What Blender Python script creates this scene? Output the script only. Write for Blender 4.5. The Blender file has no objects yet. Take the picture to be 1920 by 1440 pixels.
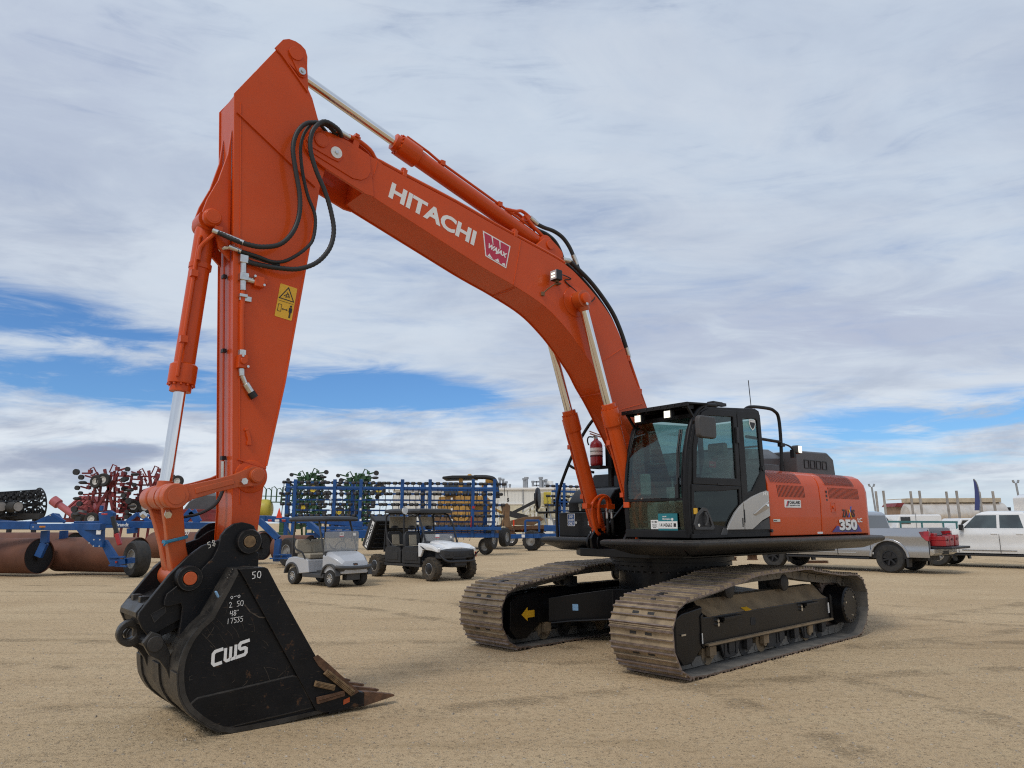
import bpy, bmesh, math, random
from math import sin, cos, pi, radians as R, hypot, atan2, sqrt
from mathutils import Vector as V, Matrix
random.seed(7)
SC = bpy.context.scene
COL = SC.collection

# ------------------------------------------------------------------ camera model
FPX, PITCH, ROLL, CAMH = 1370.92, R(10.686), R(-0.2547), 1.638      # focal length in pixels of the 1920 wide photo
MC = (2.2577, 10.7252)                                              # slewing centre of the excavator
YAW_T, YAW_U = R(219.624), R(223.308)                               # heading of upper part and of the tracks

def ray(px, py):
    r = (px - 960) / FPX; u = (720 - py) / FPX
    r, u = r * cos(ROLL) - u * sin(ROLL), r * sin(ROLL) + u * cos(ROLL)
    return V((r, cos(PITCH) - u * sin(PITCH), sin(PITCH) + u * cos(PITCH)))

def at(px, py, D):
    "point of the world seen at pixel (px, py), D metres in front of the camera"
    d = ray(px, py)
    return V((d.x * D / d.y, D, CAMH + d.z * D / d.y))

def on_ground(px, py):
    d = ray(px, py); t = -CAMH / d.z
    return V((d.x * t, d.y * t, 0))

# ------------------------------------------------------------------ mesh builder
class G:
    def __init__(s): s.v = []; s.f = []; s.m = []
    def add(s, vs, fs, mi=0, M=None):
        o = len(s.v)
        for p in vs:
            p = V(p); s.v.append(M @ p if M else p)
        for f in fs:
            s.f.append([o + i for i in f]); s.m.append(mi)
        return s
    def box(s, c, d, rot=None, mi=0, M=None):
        x, y, z = d[0] / 2, d[1] / 2, d[2] / 2
        vs = [V((i, j, k)) for i in (-x, x) for j in (-y, y) for k in (-z, z)]
        if rot:
            m = Matrix.Rotation(rot[2], 3, 'Z') @ Matrix.Rotation(rot[1], 3, 'Y') @ Matrix.Rotation(rot[0], 3, 'X')
            vs = [m @ p for p in vs]
        vs = [p + V(c) for p in vs]
        return s.add(vs, [(0,1,3,2),(4,6,7,5),(0,4,5,1),(2,3,7,6),(0,2,6,4),(1,5,7,3)], mi, M)
    def bar(s, a, b, w, h, up=(0,0,1), mi=0):
        "rectangular bar from a to b, w wide and h high"
        a, b = V(a), V(b); d = (b - a).normalized(); up = V(up)
        if abs(d.dot(up)) > .98: up = V((1,0,0))
        sd = d.cross(up).normalized(); u = sd.cross(d).normalized()
        vs = [p + sd * i * w / 2 + u * j * h / 2 for p in (a, b) for i in (-1, 1) for j in (-1, 1)]
        return s.add(vs, [(0,1,3,2),(4,6,7,5),(0,4,5,1),(2,3,7,6),(0,2,6,4),(1,5,7,3)], mi)
    def prism(s, poly, a0, a1, ax='y', mi=0, M=None):
        f = {'y': lambda p, a: (p[0], a, p[1]), 'x': lambda p, a: (a, p[0], p[1]), 'z': lambda p, a: (p[0], p[1], a)}[ax]
        n = len(poly)
        vs = [f(p, a0) for p in poly] + [f(p, a1) for p in poly]
        fs = [tuple(range(n)), tuple(range(2 * n - 1, n - 1, -1))]
        fs += [(i, i + n, (i + 1) % n + n, (i + 1) % n) for i in range(n)]
        return s.add(vs, fs, mi, M)
    def loft(s, secs, mi=0, caps=True, closed=True, M=None):
        n = len(secs[0]); vs = [p for c in secs for p in c]; fs = []
        for k in range(len(secs) - 1):
            for i in range(n if closed else n - 1):
                j = (i + 1) % n
                fs.append((k * n + i, k * n + j, (k + 1) * n + j, (k + 1) * n + i))
        if caps: fs += [tuple(range(n))[::-1], tuple(range((len(secs) - 1) * n, len(secs) * n))]
        return s.add(vs, fs, mi, M)
    def ring(s, outer, inner, a0, a1, ax='y', mi=0):
        f = {'y': lambda p, a: (p[0], a, p[1]), 'x': lambda p, a: (a, p[0], p[1]), 'z': lambda p, a: (p[0], p[1], a)}[ax]
        n = len(outer)
        vs = [f(p, a) for a in (a0, a1) for pl in (outer, inner) for p in pl]; fs = []
        for i in range(n):
            j = (i + 1) % n
            fs += [(i, j, n + j, n + i), (2*n + i, 3*n + i, 3*n + j, 2*n + j), (i, 2*n + i, 2*n + j, j), (n + i, n + j, 3*n + j, 3*n + i)]
        return s.add(vs, fs, mi)
    def lathe(s, prof, o, d, n=24, mi=0, caps=True):
        "prof: (radius, distance along d)"
        o, d = V(o), V(d).normalized()
        a = d.orthogonal().normalized(); b = d.cross(a)
        secs = [[o + d * t + (a * cos(2*pi*i/n) + b * sin(2*pi*i/n)) * r for i in range(n)] for r, t in prof]
        return s.loft(secs, mi, caps)
    def cyl(s, p0, p1, r, r1=None, n=20, mi=0):
        p0, p1 = V(p0), V(p1)
        return s.lathe([(r, 0), (r if r1 is None else r1, (p1 - p0).length)], p0, p1 - p0, n, mi)
    def tube(s, path, r, n=8, mi=0, sub=0, ribs=0):
        P = [V(p) for p in path]
        if sub: P = spline(P, sub)
        d = (P[1] - P[0]).normalized(); a = d.orthogonal().normalized(); secs = []
        for i, p in enumerate(P):
            t = (P[min(i + 1, len(P) - 1)] - P[max(i - 1, 0)]).normalized()
            a = (a - t * a.dot(t)).normalized(); b = t.cross(a)
            rr = r * (1.13 if ribs and i % 2 else 1)
            secs.append([p + (a * cos(2*pi*k/n) + b * sin(2*pi*k/n)) * rr for k in range(n)])
        return s.loft(secs, mi)
    def ball(s, c, r, n=12, mi=0, sq=(1,1,1)):
        prof = []
        secs = []
        for j in range(1, n // 2 + 1):
            th = pi * j / (n // 2 + 1)
            secs.append([V(c) + V((r*sin(th)*cos(2*pi*i/n)*sq[0], r*sin(th)*sin(2*pi*i/n)*sq[1], r*cos(th)*sq[2])) for i in range(n)])
        return s.loft(secs, mi)
    def sheet(s, pts, mi=0): return s.add(pts, [tuple(range(len(pts)))], mi)
    def ribbon(s, line, w, M, th=.002, mi=0, closed=False):
        "flat stroke of width w along a 2D line, in the plane of matrix M"
        L = [V((p[0], p[1])) for p in line]; n = len(L); A = []; B = []
        for i in range(n):
            if closed: p, q = L[i - 1], L[(i + 1) % n]
            else: p, q = L[max(i - 1, 0)], L[min(i + 1, n - 1)]
            d1 = (L[i] - p); d2 = (q - L[i])
            d1 = d1.normalized() if d1.length > 1e-9 else d2.normalized()
            d2 = d2.normalized() if d2.length > 1e-9 else d1
            t = d1 + d2; t = t.normalized() if t.length > 1e-6 else d1
            nn = V((-t.y, t.x)); k = w / 2 / max(.45, abs(nn.dot(V((-d1.y, d1.x)))))
            A.append(L[i] + nn * k); B.append(L[i] - nn * k)
        vs = [(p.x, p.y, z) for z in (0, th) for pl in (A, B) for p in pl]; fs = []
        for i in range(n if closed else n - 1):
            j = (i + 1) % n
            fs += [(2*n + i, 3*n + i, 3*n + j, 2*n + j), (i, 2*n + i, 2*n + j, j), (n + j, 3*n + j, 3*n + i, n + i)]
        return s.add(vs, fs, mi, M)
    def flat(s, poly, M, th=.002, mi=0):
        return s.prism(poly, 0, th, 'z', mi, M)

def spline(P, sub=6, closed=False):
    P = [V(p) for p in P]; n = len(P); out = []
    for i in range(n if closed else n - 1):
        if closed: a, b, c, d = P[i - 1], P[i], P[(i + 1) % n], P[(i + 2) % n]
        else: a, b, c, d = P[max(i - 1, 0)], P[i], P[i + 1], P[min(i + 2, n - 1)]
        for k in range(sub):
            t = k / sub
            out.append(.5 * (2*b + (c - a)*t + (2*a - 5*b + 4*c - d)*t*t + (3*b - a - 3*c + d)*t**3))
    if not closed: out.append(P[-1])
    return out

def resample(P, n, closed=False):
    Q = P + [P[0]] if closed else P
    L = [0]
    for i in range(len(Q) - 1): L.append(L[-1] + (Q[i + 1] - Q[i]).length)
    out = []; j = 0
    for k in range(n):
        t = L[-1] * k / (n if closed else n - 1)
        while j < len(L) - 2 and L[j + 1] < t: j += 1
        out.append(Q[j].lerp(Q[j + 1], (t - L[j]) / max(1e-9, L[j + 1] - L[j])))
    return out

def circ(cx, cz, r, n=20, a0=0, a1=2*pi, end=False):
    return [(cx + r*cos(a0 + (a1-a0)*i/(n-1 if end else n)), cz + r*sin(a0 + (a1-a0)*i/(n-1 if end else n))) for i in range(n)]

def rrect(x0, z0, x1, z1, r, n=4):
    o = []
    for cx, cz, a in ((x1-r, z1-r, 0), (x0+r, z1-r, pi/2), (x0+r, z0+r, pi), (x1-r, z0+r, 3*pi/2)):
        o += [(cx + r*cos(a + pi/2*i/n), cz + r*sin(a + pi/2*i/n)) for i in range(n + 1)]
    return o

def obj(name, g, mats, parent=None, bevel=0, loc=None, rotz=None, angle=38, seg=2):
    me = bpy.data.meshes.new(name)
    me.from_pydata([tuple(p) for p in g.v], [], g.f)
    for m in (mats if isinstance(mats, (list, tuple)) else [mats]): me.materials.append(m)
    me.polygons.foreach_set('material_index', g.m)
    bm = bmesh.new(); bm.from_mesh(me)
    bmesh.ops.recalc_face_normals(bm, faces=bm.faces)
    bm.to_mesh(me); bm.free()
    me.shade_smooth(); me.set_sharp_from_angle(angle=R(angle)); me.update()
    o = bpy.data.objects.new(name, me); COL.objects.link(o)
    if parent: o.parent = parent
    if loc is not None: o.location = loc
    if rotz is not None: o.rotation_euler = (0, 0, rotz)
    if bevel:
        b = o.modifiers.new('bevel', 'BEVEL'); b.width = bevel; b.segments = seg; b.limit_method = 'ANGLE'; b.angle_limit = R(35)
        b.harden_normals = True
    return o

def thing(name, label, cat, loc=(0,0,0), rotz=0, group=None):
    o = bpy.data.objects.new(name, None); COL.objects.link(o)
    o.empty_display_size = .3; o.location = loc; o.rotation_euler = (0, 0, rotz)
    o['label'] = label; o['category'] = cat
    if group: o['group'] = group
    return o

def tag(o, label, cat, group=None):
    o['label'] = label; o['category'] = cat
    if group: o['group'] = group
    return o

def dup(o, parent=None):
    c = o.copy(); COL.objects.link(c)
    if parent: c.parent = parent
    for ch in list(o.children): dup(ch, c)
    return c

def frame(loc, right, up):
    r = V(right).normalized(); u = V(up); u = (u - r * u.dot(r)).normalized(); n = r.cross(u)
    return Matrix(((r.x, u.x, n.x, loc[0]), (r.y, u.y, n.y, loc[1]), (r.z, u.z, n.z, loc[2]), (0, 0, 0, 1)))

def textg(g, body, M, height, width=None, bold=0.0, th=.002, shear=0, mi=0, align='LEFT'):
    "adds lettering to a mesh builder: cap height, optional full width, in the plane of M"
    cu = bpy.data.curves.new('lettering', 'FONT'); cu.body = body; cu.size = 1; cu.offset = bold; cu.extrude = .5; cu.shear = shear
    cu.resolution_u = 3
    o = bpy.data.objects.new('lettering', cu); COL.objects.link(o)
    bpy.context.view_layer.update()
    me = bpy.data.meshes.new_from_object(o.evaluated_get(bpy.context.evaluated_depsgraph_get()))
    xs = [v.co.x for v in me.vertices]; ys = [v.co.y for v in me.vertices]
    x0, x1, y0, y1 = min(xs), max(xs), min(ys), max(ys)
    ky = height / max(1e-6, y1 - y0); kx = width / (x1 - x0) if width else ky
    ox = 0 if align == 'LEFT' else -(x1 - x0) * kx / 2
    g.add([((v.co.x - x0) * kx + ox, (v.co.y - y0) * ky, th if v.co.z > 0 else 0) for v in me.vertices],
          [tuple(p.vertices) for p in me.polygons if not all(me.vertices[i].co.z < 0 for i in p.vertices)], mi, M)
    bpy.data.objects.remove(o); bpy.data.curves.remove(cu); bpy.data.meshes.remove(me)
    return g

HAND = {'0': [[(.3,1),(.05,.7),(.1,.15),(.4,0),(.6,.4),(.55,.85),(.3,1)]], '1': [[(.2,1),(.15,0)]], '2': [[(0,.8),(.25,1),(.5,.8),(.1,0),(.6,.05)]],
        '3': [[(0,.9),(.4,1),(.3,.55),(.5,.3),(.2,0),(0,.1)]], '4': [[(.1,1),(0,.45),(.55,.5)],[(.5,1),(.4,0)]], '5': [[(.6,1),(.15,.95),(.1,.6),(.5,.5),(.45,.1),(.05,0)]],
        '7': [[(0,.95),(.55,1),(.2,0)]], '8': [[(.5,.9),(.2,1),(.1,.7),(.5,.35),(.3,0),(.05,.2),(.45,.7),(.5,.9)]], '"': [[(.1,1),(.1,.8)],[(.3,1),(.3,.8)]],
        'o': [[(.3,.6),(.05,.4),(.2,.05),(.5,.2),(.45,.5),(.3,.6)]], '-': [[(0,.4),(.6,.5)]], 'c': [[(.5,.6),(.1,.5),(.1,.1),(.5,.1)]]}
def hand(g, body, M, h, w=.012, step=.8, th=.0015):
    for i, ch in enumerate(body):
        for st in HAND.get(ch, []):
            g.ribbon([((i * step + p[0] + random.uniform(-.03,.03)) * h, p[1] * h + i * .02 * h) for p in st], w, M, th)
    return g

# ------------------------------------------------------------------ shader nodes as arithmetic
class N:
    def __init__(s, t, k): s.t = t; s.k = k
    def _m(s, op, *a):
        n = s.t.nodes.new('ShaderNodeMath'); n.operation = op
        for i, q in enumerate((s,) + a):
            if isinstance(q, N): s.t.links.new(q.k, n.inputs[i])
            else: n.inputs[i].default_value = q
        return N(s.t, n.outputs[0])
    def __add__(s, o): return s._m('ADD', o)
    __radd__ = __add__
    def __sub__(s, o): return s._m('SUBTRACT', o)
    def __rsub__(s, o): return (s * -1) + o
    def __mul__(s, o): return s._m('MULTIPLY', o)
    __rmul__ = __mul__
    def __truediv__(s, o): return s._m('DIVIDE', o)
    def __pow__(s, o): return s._m('POWER', o)
    def f(s, op, *a): return s._m(op, *a)
    def step(s, a, b):
        n = s.t.nodes.new('ShaderNodeMapRange'); n.interpolation_type = 'SMOOTHSTEP'
        s.t.links.new(s.k, n.inputs[0]); n.inputs[1].default_value = a; n.inputs[2].default_value = b
        return N(s.t, n.outputs[0])

def noise(t, vec, scale, detail=4, rough=.55, dist=0, dim='3D', w=0):
    n = t.nodes.new('ShaderNodeTexNoise'); n.noise_dimensions = dim
    if vec is not None: t.links.new(vec, n.inputs['Vector'])
    n.inputs['Scale'].default_value = scale; n.inputs['Detail'].default_value = detail
    n.inputs['Roughness'].default_value = rough; n.inputs['Distortion'].default_value = dist
    return N(t, n.outputs[0])

def mixc(t, fac, a, b):
    n = t.nodes.new('ShaderNodeMix'); n.data_type = 'RGBA'
    if isinstance(fac, N): t.links.new(fac.k, n.inputs[0])
    else: n.inputs[0].default_value = fac
    for i, c in ((6, a), (7, b)):
        if isinstance(c, (tuple, list)): n.inputs[i].default_value = (*c[:3], 1)
        else: t.links.new(c, n.inputs[i])
    return n.outputs[2]

def vec(t, src, scale=(1,1,1), loc=(0,0,0)):
    n = t.nodes.new('ShaderNodeMapping'); t.links.new(src, n.inputs[0])
    n.inputs['Scale'].default_value = scale; n.inputs['Location'].default_value = loc
    return n.outputs[0]

MATS = {}
def mat(name, col, rough=.5, metal=0, var=.12, vs=3, dust=0, dustcol=(.30,.22,.135), ds=4, dust_up=0, wear=None, wear_s=12, wear_t=.62,
        scratch=None, coat=0, coat_r=.05, bump=0, bs=60, emit=0, spec=.5, edge=None, edge_r=.012):
    m = bpy.data.materials.new(name); m.use_nodes = True; t = m.node_tree
    b = t.nodes['Principled BSDF']; MATS[name] = m
    geo = t.nodes.new('ShaderNodeNewGeometry'); P = geo.outputs['Position']
    c = mixc(t, noise(t, P, vs, 5).step(.3, .7), tuple(x * (1 - var) for x in col), tuple(min(1, x * (1 + var)) for x in col))
    r = noise(t, P, vs * 2.3, 4) * (rough * .5) + rough * .75
    if wear:
        w = noise(t, P, wear_s, 6, .65).step(wear_t, wear_t + .06)
        c = mixc(t, w, c, wear); r = r + w * .25
    if scratch:
        s1 = noise(t, vec(t, P, (3, 3, 40)), 4, 3, .6, 1.2).step(.66, .70)
        s2 = noise(t, vec(t, P, (30, 26, 5)), 3, 3, .6, 2.0).step(.69, .72)
        s = s1.f('MAXIMUM', s2) * .55
        c = mixc(t, s, c, scratch); r = r + s * .2
    if edge:
        bv = t.nodes.new('ShaderNodeBevel'); bv.samples = 4; bv.inputs[0].default_value = edge_r
        dt = t.nodes.new('ShaderNodeVectorMath'); dt.operation = 'DOT_PRODUCT'; t.links.new(bv.outputs[0], dt.inputs[0]); t.links.new(geo.outputs['Normal'], dt.inputs[1])
        em = N(t, dt.outputs['Value']).step(.985, .86) * noise(t, P, 28, 4, .7).step(.30, .62)
        c = mixc(t, em * .85, c, edge)
    if dust or dust_up:
        d = noise(t, P, ds, 6, .65).step(.35, .75) * dust
        if dust_up:
            sx = t.nodes.new('ShaderNodeSeparateXYZ'); t.links.new(geo.outputs['Normal'], sx.inputs[0])
            d = d.f('MAXIMUM', N(t, sx.outputs[2]).step(.45, .9) * noise(t, P, ds * 1.7, 6, .7).step(.25, .65) * dust_up)
        c = mixc(t, d, c, dustcol); r = r + d * .5
    t.links.new(c, b.inputs['Base Color']); t.links.new(r.f('MINIMUM', 1.0).k, b.inputs['Roughness'])
    b.inputs['Metallic'].default_value = metal; b.inputs['Specular IOR Level'].default_value = spec
    b.inputs['Coat Weight'].default_value = coat; b.inputs['Coat Roughness'].default_value = coat_r
    if bump:
        bn = t.nodes.new('ShaderNodeBump'); bn.inputs['Strength'].default_value = bump; bn.inputs['Distance'].default_value = .01
        t.links.new(noise(t, P, bs, 6, .65).k, bn.inputs['Height']); t.links.new(bn.outputs[0], b.inputs['Normal'])
    if emit:
        b.inputs['Emission Color'].default_value = (*col, 1); b.inputs['Emission Strength'].default_value = emit
    return m

def glass(name, tint, gloss=.10, clear=.75):
    m = bpy.data.materials.new(name); m.use_nodes = True; t = m.node_tree; t.nodes.clear()
    out = t.nodes.new('ShaderNodeOutputMaterial')
    tr = t.nodes.new('ShaderNodeBsdfTransparent'); tr.inputs[0].default_value = (*[x * clear for x in tint], 1)
    gl = t.nodes.new('ShaderNodeBsdfGlossy'); gl.inputs['Roughness'].default_value = .02; gl.inputs[0].default_value = (.85,.9,.9,1)
    lw = t.nodes.new('ShaderNodeLayerWeight'); lw.inputs[0].default_value = .5
    mx = t.nodes.new('ShaderNodeMixShader'); t.links.new((N(t, lw.outputs['Facing']) ** 5.0 * .9 + (.03 + gloss * .5)).k, mx.inputs[0])
    t.links.new(tr.outputs[0], mx.inputs[1]); t.links.new(gl.outputs[0], mx.inputs[2]); t.links.new(mx.outputs[0], out.inputs[0])
    return m

# ------------------------------------------------------------------ materials
ORANGE = mat('orange_paint', (.585,.070,.006), .36, var=.05, vs=1.5, coat=.24, coat_r=.04, dust=.04, spec=.2)
ORANGE_W = mat('orange_paint_worn', (.50,.075,.009), .42, var=.1, vs=4, coat=.15, coat_r=.2, dust=.22, ds=7, dustcol=(.24,.11,.05), wear=(.20,.09,.04), wear_s=9, wear_t=.66)
BLACK = mat('black_paint', (.0045,.0045,.0055), .36, var=.25, coat=.08, coat_r=.15, dust=.035, dustcol=(.07,.055,.04), spec=.25)
BLACK_M = mat('black_satin_paint', (.009,.009,.010), .45, var=.2, dust=.05, ds=3, dustcol=(.07,.055,.04), spec=.25)
COUPLER = mat('worn_black_coupler_paint', (.0065,.0065,.0075), .42, var=.3, dust=.12, ds=5, dustcol=(.05,.04,.03), spec=.25, scratch=(.11,.085,.06), edge=(.12,.105,.09))
BUCKET = mat('black_bucket_paint', (.0042,.0052,.0072), .40, var=.3, dust=.14, ds=5, dustcol=(.045,.036,.028), scratch=(.13,.085,.05), wear=(.085,.042,.02), wear_s=6, wear_t=.62, bump=.15, bs=40, spec=.22, edge=(.10,.085,.07))
BUCKET_W = mat('worn_bucket_back', (.034,.032,.030), .36, var=.35, vs=6, dust=.45, ds=6, dustcol=(.075,.062,.046), scratch=(.16,.13,.10), metal=.3, bump=.1)
RUST = mat('rusty_steel', (.115,.055,.026), .75, var=.35, vs=14, dust=.3, ds=18, dustcol=(.05,.035,.025), bump=.35, bs=70)
RUSTBAR = mat('rusty_wear_bar', (.20,.125,.06), .8, var=.35, vs=20, dust=.4, ds=26, dustcol=(.07,.045,.03), bump=.4, bs=90)
CHROME = mat('chrome_rod', (.78,.78,.78), .10, metal=1, var=.03)
ZINC = mat('zinc_fitting', (.62,.61,.58), .28, metal=1, var=.1, vs=20)
STEEL = mat('worn_track_steel', (.20,.155,.135), .42, metal=.45, var=.3, vs=14, dust=.25, ds=16, dustcol=(.27,.20,.14))
SHOE = mat('dusty_track_shoe', (.20,.15,.095), .8, var=.3, vs=5, dust=.9, ds=3.5, dustcol=(.42,.32,.20), bump=.3, bs=50)
SHOEIN = mat('inner_track_shoe', (.17,.16,.145), .65, var=.3, vs=5, dust=.35, ds=5, dustcol=(.20,.155,.10), metal=.2)
MUD = mat('dry_dust_coat', (.30,.215,.125), .9, var=.3, vs=6, dust=.5, ds=3, dustcol=(.06,.055,.05), bump=.3)
HOSE = mat('black_rubber_hose', (.018,.018,.018), .55, var=.2)
RUBBER = mat('tyre_rubber', (.022,.022,.022), .75, var=.25, vs=9, dust=.4, ds=8, dustcol=(.075,.062,.045), bump=.15)
MUDTYRE = mat('muddy_tyre_rubber', (.03,.027,.022), .8, var=.3, vs=14, dust=.75, ds=14, dustcol=(.12,.088,.055), bump=.4, bs=50)
GREYP = mat('dark_grey_plastic', (.045,.046,.048), .55, var=.12, dust=.06)
DGREY = mat('dark_grey_cover', (.052,.054,.058), .45, var=.1, dust=.05)
GRIP = mat('black_tread_plate', (.009,.009,.010), .42, var=.2, dust_up=.35, dustcol=(.15,.125,.095), bump=.6, bs=55)
SILVERP = mat('silver_panel_paint', (.46,.44,.41), .3, metal=.45, var=.04)
WHITE = mat('white_vinyl', (.80,.79,.76), .45, var=.03)
WHITEP = mat('white_car_paint', (.78,.78,.77), .22, var=.02, coat=.5, dust=.06)
CREAM = mat('cream_paint', (.62,.57,.42), .5, var=.1, dust=.2)
YELLOW = mat('yellow_vinyl', (.78,.43,.02), .45, var=.05)
YELLOWP = mat('bulldozer_yellow', (.50,.27,.055), .5, var=.2, dust=.4, ds=2, dustcol=(.25,.16,.08))
YELTANK = mat('yellow_tank_plastic', (.50,.40,.05), .45, var=.08)
GREENP = mat('green_implement_paint', (.02,.085,.03), .45, var=.25, dust=.12)
INK = mat('black_print', (.012,.012,.014), .5)
RED = mat('red_paint', (.33,.016,.02), .35, var=.1, coat=.2)
WRED = mat('crimson_vinyl', (.50,.02,.06), .45, var=.04)
DRED = mat('dark_red_implement_paint', (.20,.022,.024), .5, var=.25, dust=.22, dustcol=(.2,.12,.09))
PINK = mat('faded_red_paint', (.42,.10,.11), .55, var=.12, dust=.15)
PURPLE = mat('purple_vinyl', (.055,.03,.20), .45)
BLUEV = mat('blue_vinyl', (.03,.09,.42), .45)
SIGNBLUE = mat('sign_blue', (.035,.09,.24), .45)
TEAL = mat('teal_print', (.012,.17,.20), .5)
BLUEP = mat('blue_implement_paint', (.005,.062,.22), .42, var=.18, coat=.08, dust=.07, dustcol=(.13,.14,.16), spec=.4)
STRAP = mat('blue_strap', (.03,.18,.30), .8, var=.2)
DRUM = mat('rusty_brown_drum', (.125,.048,.028), .62, var=.25, vs=1.3, dust=.35, ds=2, dustcol=(.17,.085,.055), bump=.15, spec=.35)
DARKIN = mat('dark_drum_end_and_vent_shade', (.012,.012,.013), .7)  # drum ends; also painted on the panel vents as the shade of their slots
CARTSILV = mat('silver_cart_paint', (.47,.48,.50), .35, var=.03, metal=.15, coat=.2, dust=.05)
TRUCKSILV = mat('silver_truck_paint', (.40,.41,.43), .24, metal=.7, var=.03, vs=.6, coat=.5, dust=.04)
BEIGE = mat('beige_vinyl_seat', (.33,.29,.22), .6, var=.06)
INTER = mat('cab_interior_grey', (.34,.34,.33), .7, var=.1)
INTERD = mat('cab_interior_dark', (.085,.088,.09), .75, var=.1)
GUN = mat('black_alloy', (.025,.025,.027), .4, metal=.4, var=.1)
ALLOY = mat('silver_alloy', (.55,.55,.55), .3, metal=.85, var=.06)
WHEELG = mat('grey_steel_wheel', (.33,.33,.32), .5, metal=.4, var=.15, dust=.2)
WHEELW = mat('white_steel_wheel', (.62,.60,.55), .5, var=.1, dust=.2)
WHEELY = mat('yellow_steel_wheel', (.60,.45,.04), .5, var=.1)
DARKWIN = mat('tinted_window', (.008,.009,.010), .06, spec=.6, coat=.5)
CARWIN = mat('car_window', (.035,.05,.052), .05, var=.5, vs=1.6, spec=.8, coat=.6)
UBLACK = mat('black_moulded_plastic', (.016,.016,.017), .5, var=.15, dust=.12, dustcol=(.09,.075,.055))
DUSTYWHEEL = mat('dusty_black_rim', (.03,.03,.03), .5, var=.3, dust=.3, dustcol=(.16,.12,.08))
TAILRED = mat('red_lamp_plastic', (.26,.006,.010), .2, var=.5, vs=5, coat=.5)
ORANGEL = mat('fluorescent_orange', (.80,.06,.015), .5)
AMBER = mat('amber_reflector', (.55,.20,.02), .3)
STAIN = mat('polished_tank_metal', (.74,.68,.60), .32, metal=.6, var=.08, vs=1.5, dust=.25, ds=2, dustcol=(.3,.22,.15))
TANBAND = mat('tan_tank_walkway', (.48,.40,.29), .6, var=.12)
WOOD = mat('weathered_stake', (.34,.31,.275), .8, var=.2)
HUTBR = mat('brown_hut_cladding', (.30,.20,.13), .7, var=.1)
SIDING = None
CONCR = mat('grey_hopper_poly', (.085,.085,.09), .55, var=.08)
PALEBL = mat('pale_blue_print', (.25,.45,.68), .5)
NAVY = mat('navy_flag_cloth', (.05,.065,.19), .8, var=.1)
GALV = mat('galvanised_pole', (.33,.34,.35), .5, metal=.5, var=.1)
GRIME = mat('dark_machinery', (.02,.02,.021), .6, var=.3, dust=.15, dustcol=(.1,.08,.06))
BROWNST = mat('brown_worn_steel', (.17,.095,.045), .6, var=.3, vs=2, dust=.4, ds=3, dustcol=(.25,.17,.10), metal=.2)
LAMP = mat('lit_work_lamp', (1.0,.95,.78), .3, emit=1.15)
LENS = mat('lamp_lens', (.55,.57,.58), .12, spec=.7, coat=.4)
GLASS = glass('cab_glass', (.66,.78,.75), .05, .92)
GLASSD = glass('dark_cab_glass', (.36,.40,.38), .02, .75)
CLEAR = glass('clear_screen', (.70,.72,.73), .22, .85)
def hazy(name):
    m = glass(name, (.8,.82,.83), .10, .85); t = m.node_tree; out = [n for n in t.nodes if n.type == 'OUTPUT_MATERIAL'][0]; src = out.inputs[0].links[0].from_socket
    df = t.nodes.new('ShaderNodeBsdfDiffuse'); df.inputs[0].default_value = (.50,.51,.52,1); mx = t.nodes.new('ShaderNodeMixShader')  # grey diffuse mixed in as the reflected haze on the screen
    geo = t.nodes.new('ShaderNodeNewGeometry'); t.links.new((noise(t, geo.outputs['Position'], 5, 4) * .2 + .32).k, mx.inputs[0])
    t.links.new(src, mx.inputs[1]); t.links.new(df.outputs[0], mx.inputs[2]); t.links.new(mx.outputs[0], out.inputs[0]); return m
HAZY = hazy('painted_haze_screen')
def siding():
    m = mat('white_ribbed_siding', (.68,.67,.62), .55, var=.04, vs=.3)
    t = m.node_tree; b = t.nodes['Principled BSDF']
    geo = t.nodes.new('ShaderNodeNewGeometry')
    w = t.nodes.new('ShaderNodeTexWave'); w.inputs['Scale'].default_value = .7; t.links.new(geo.outputs['Position'], w.inputs[0])
    bn = t.nodes.new('ShaderNodeBump'); bn.inputs['Strength'].default_value = .5; bn.inputs['Distance'].default_value = .05
    t.links.new(w.outputs[1], bn.inputs['Height']); t.links.new(bn.outputs[0], b.inputs['Normal'])
    return m
SIDING = siding()

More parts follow.
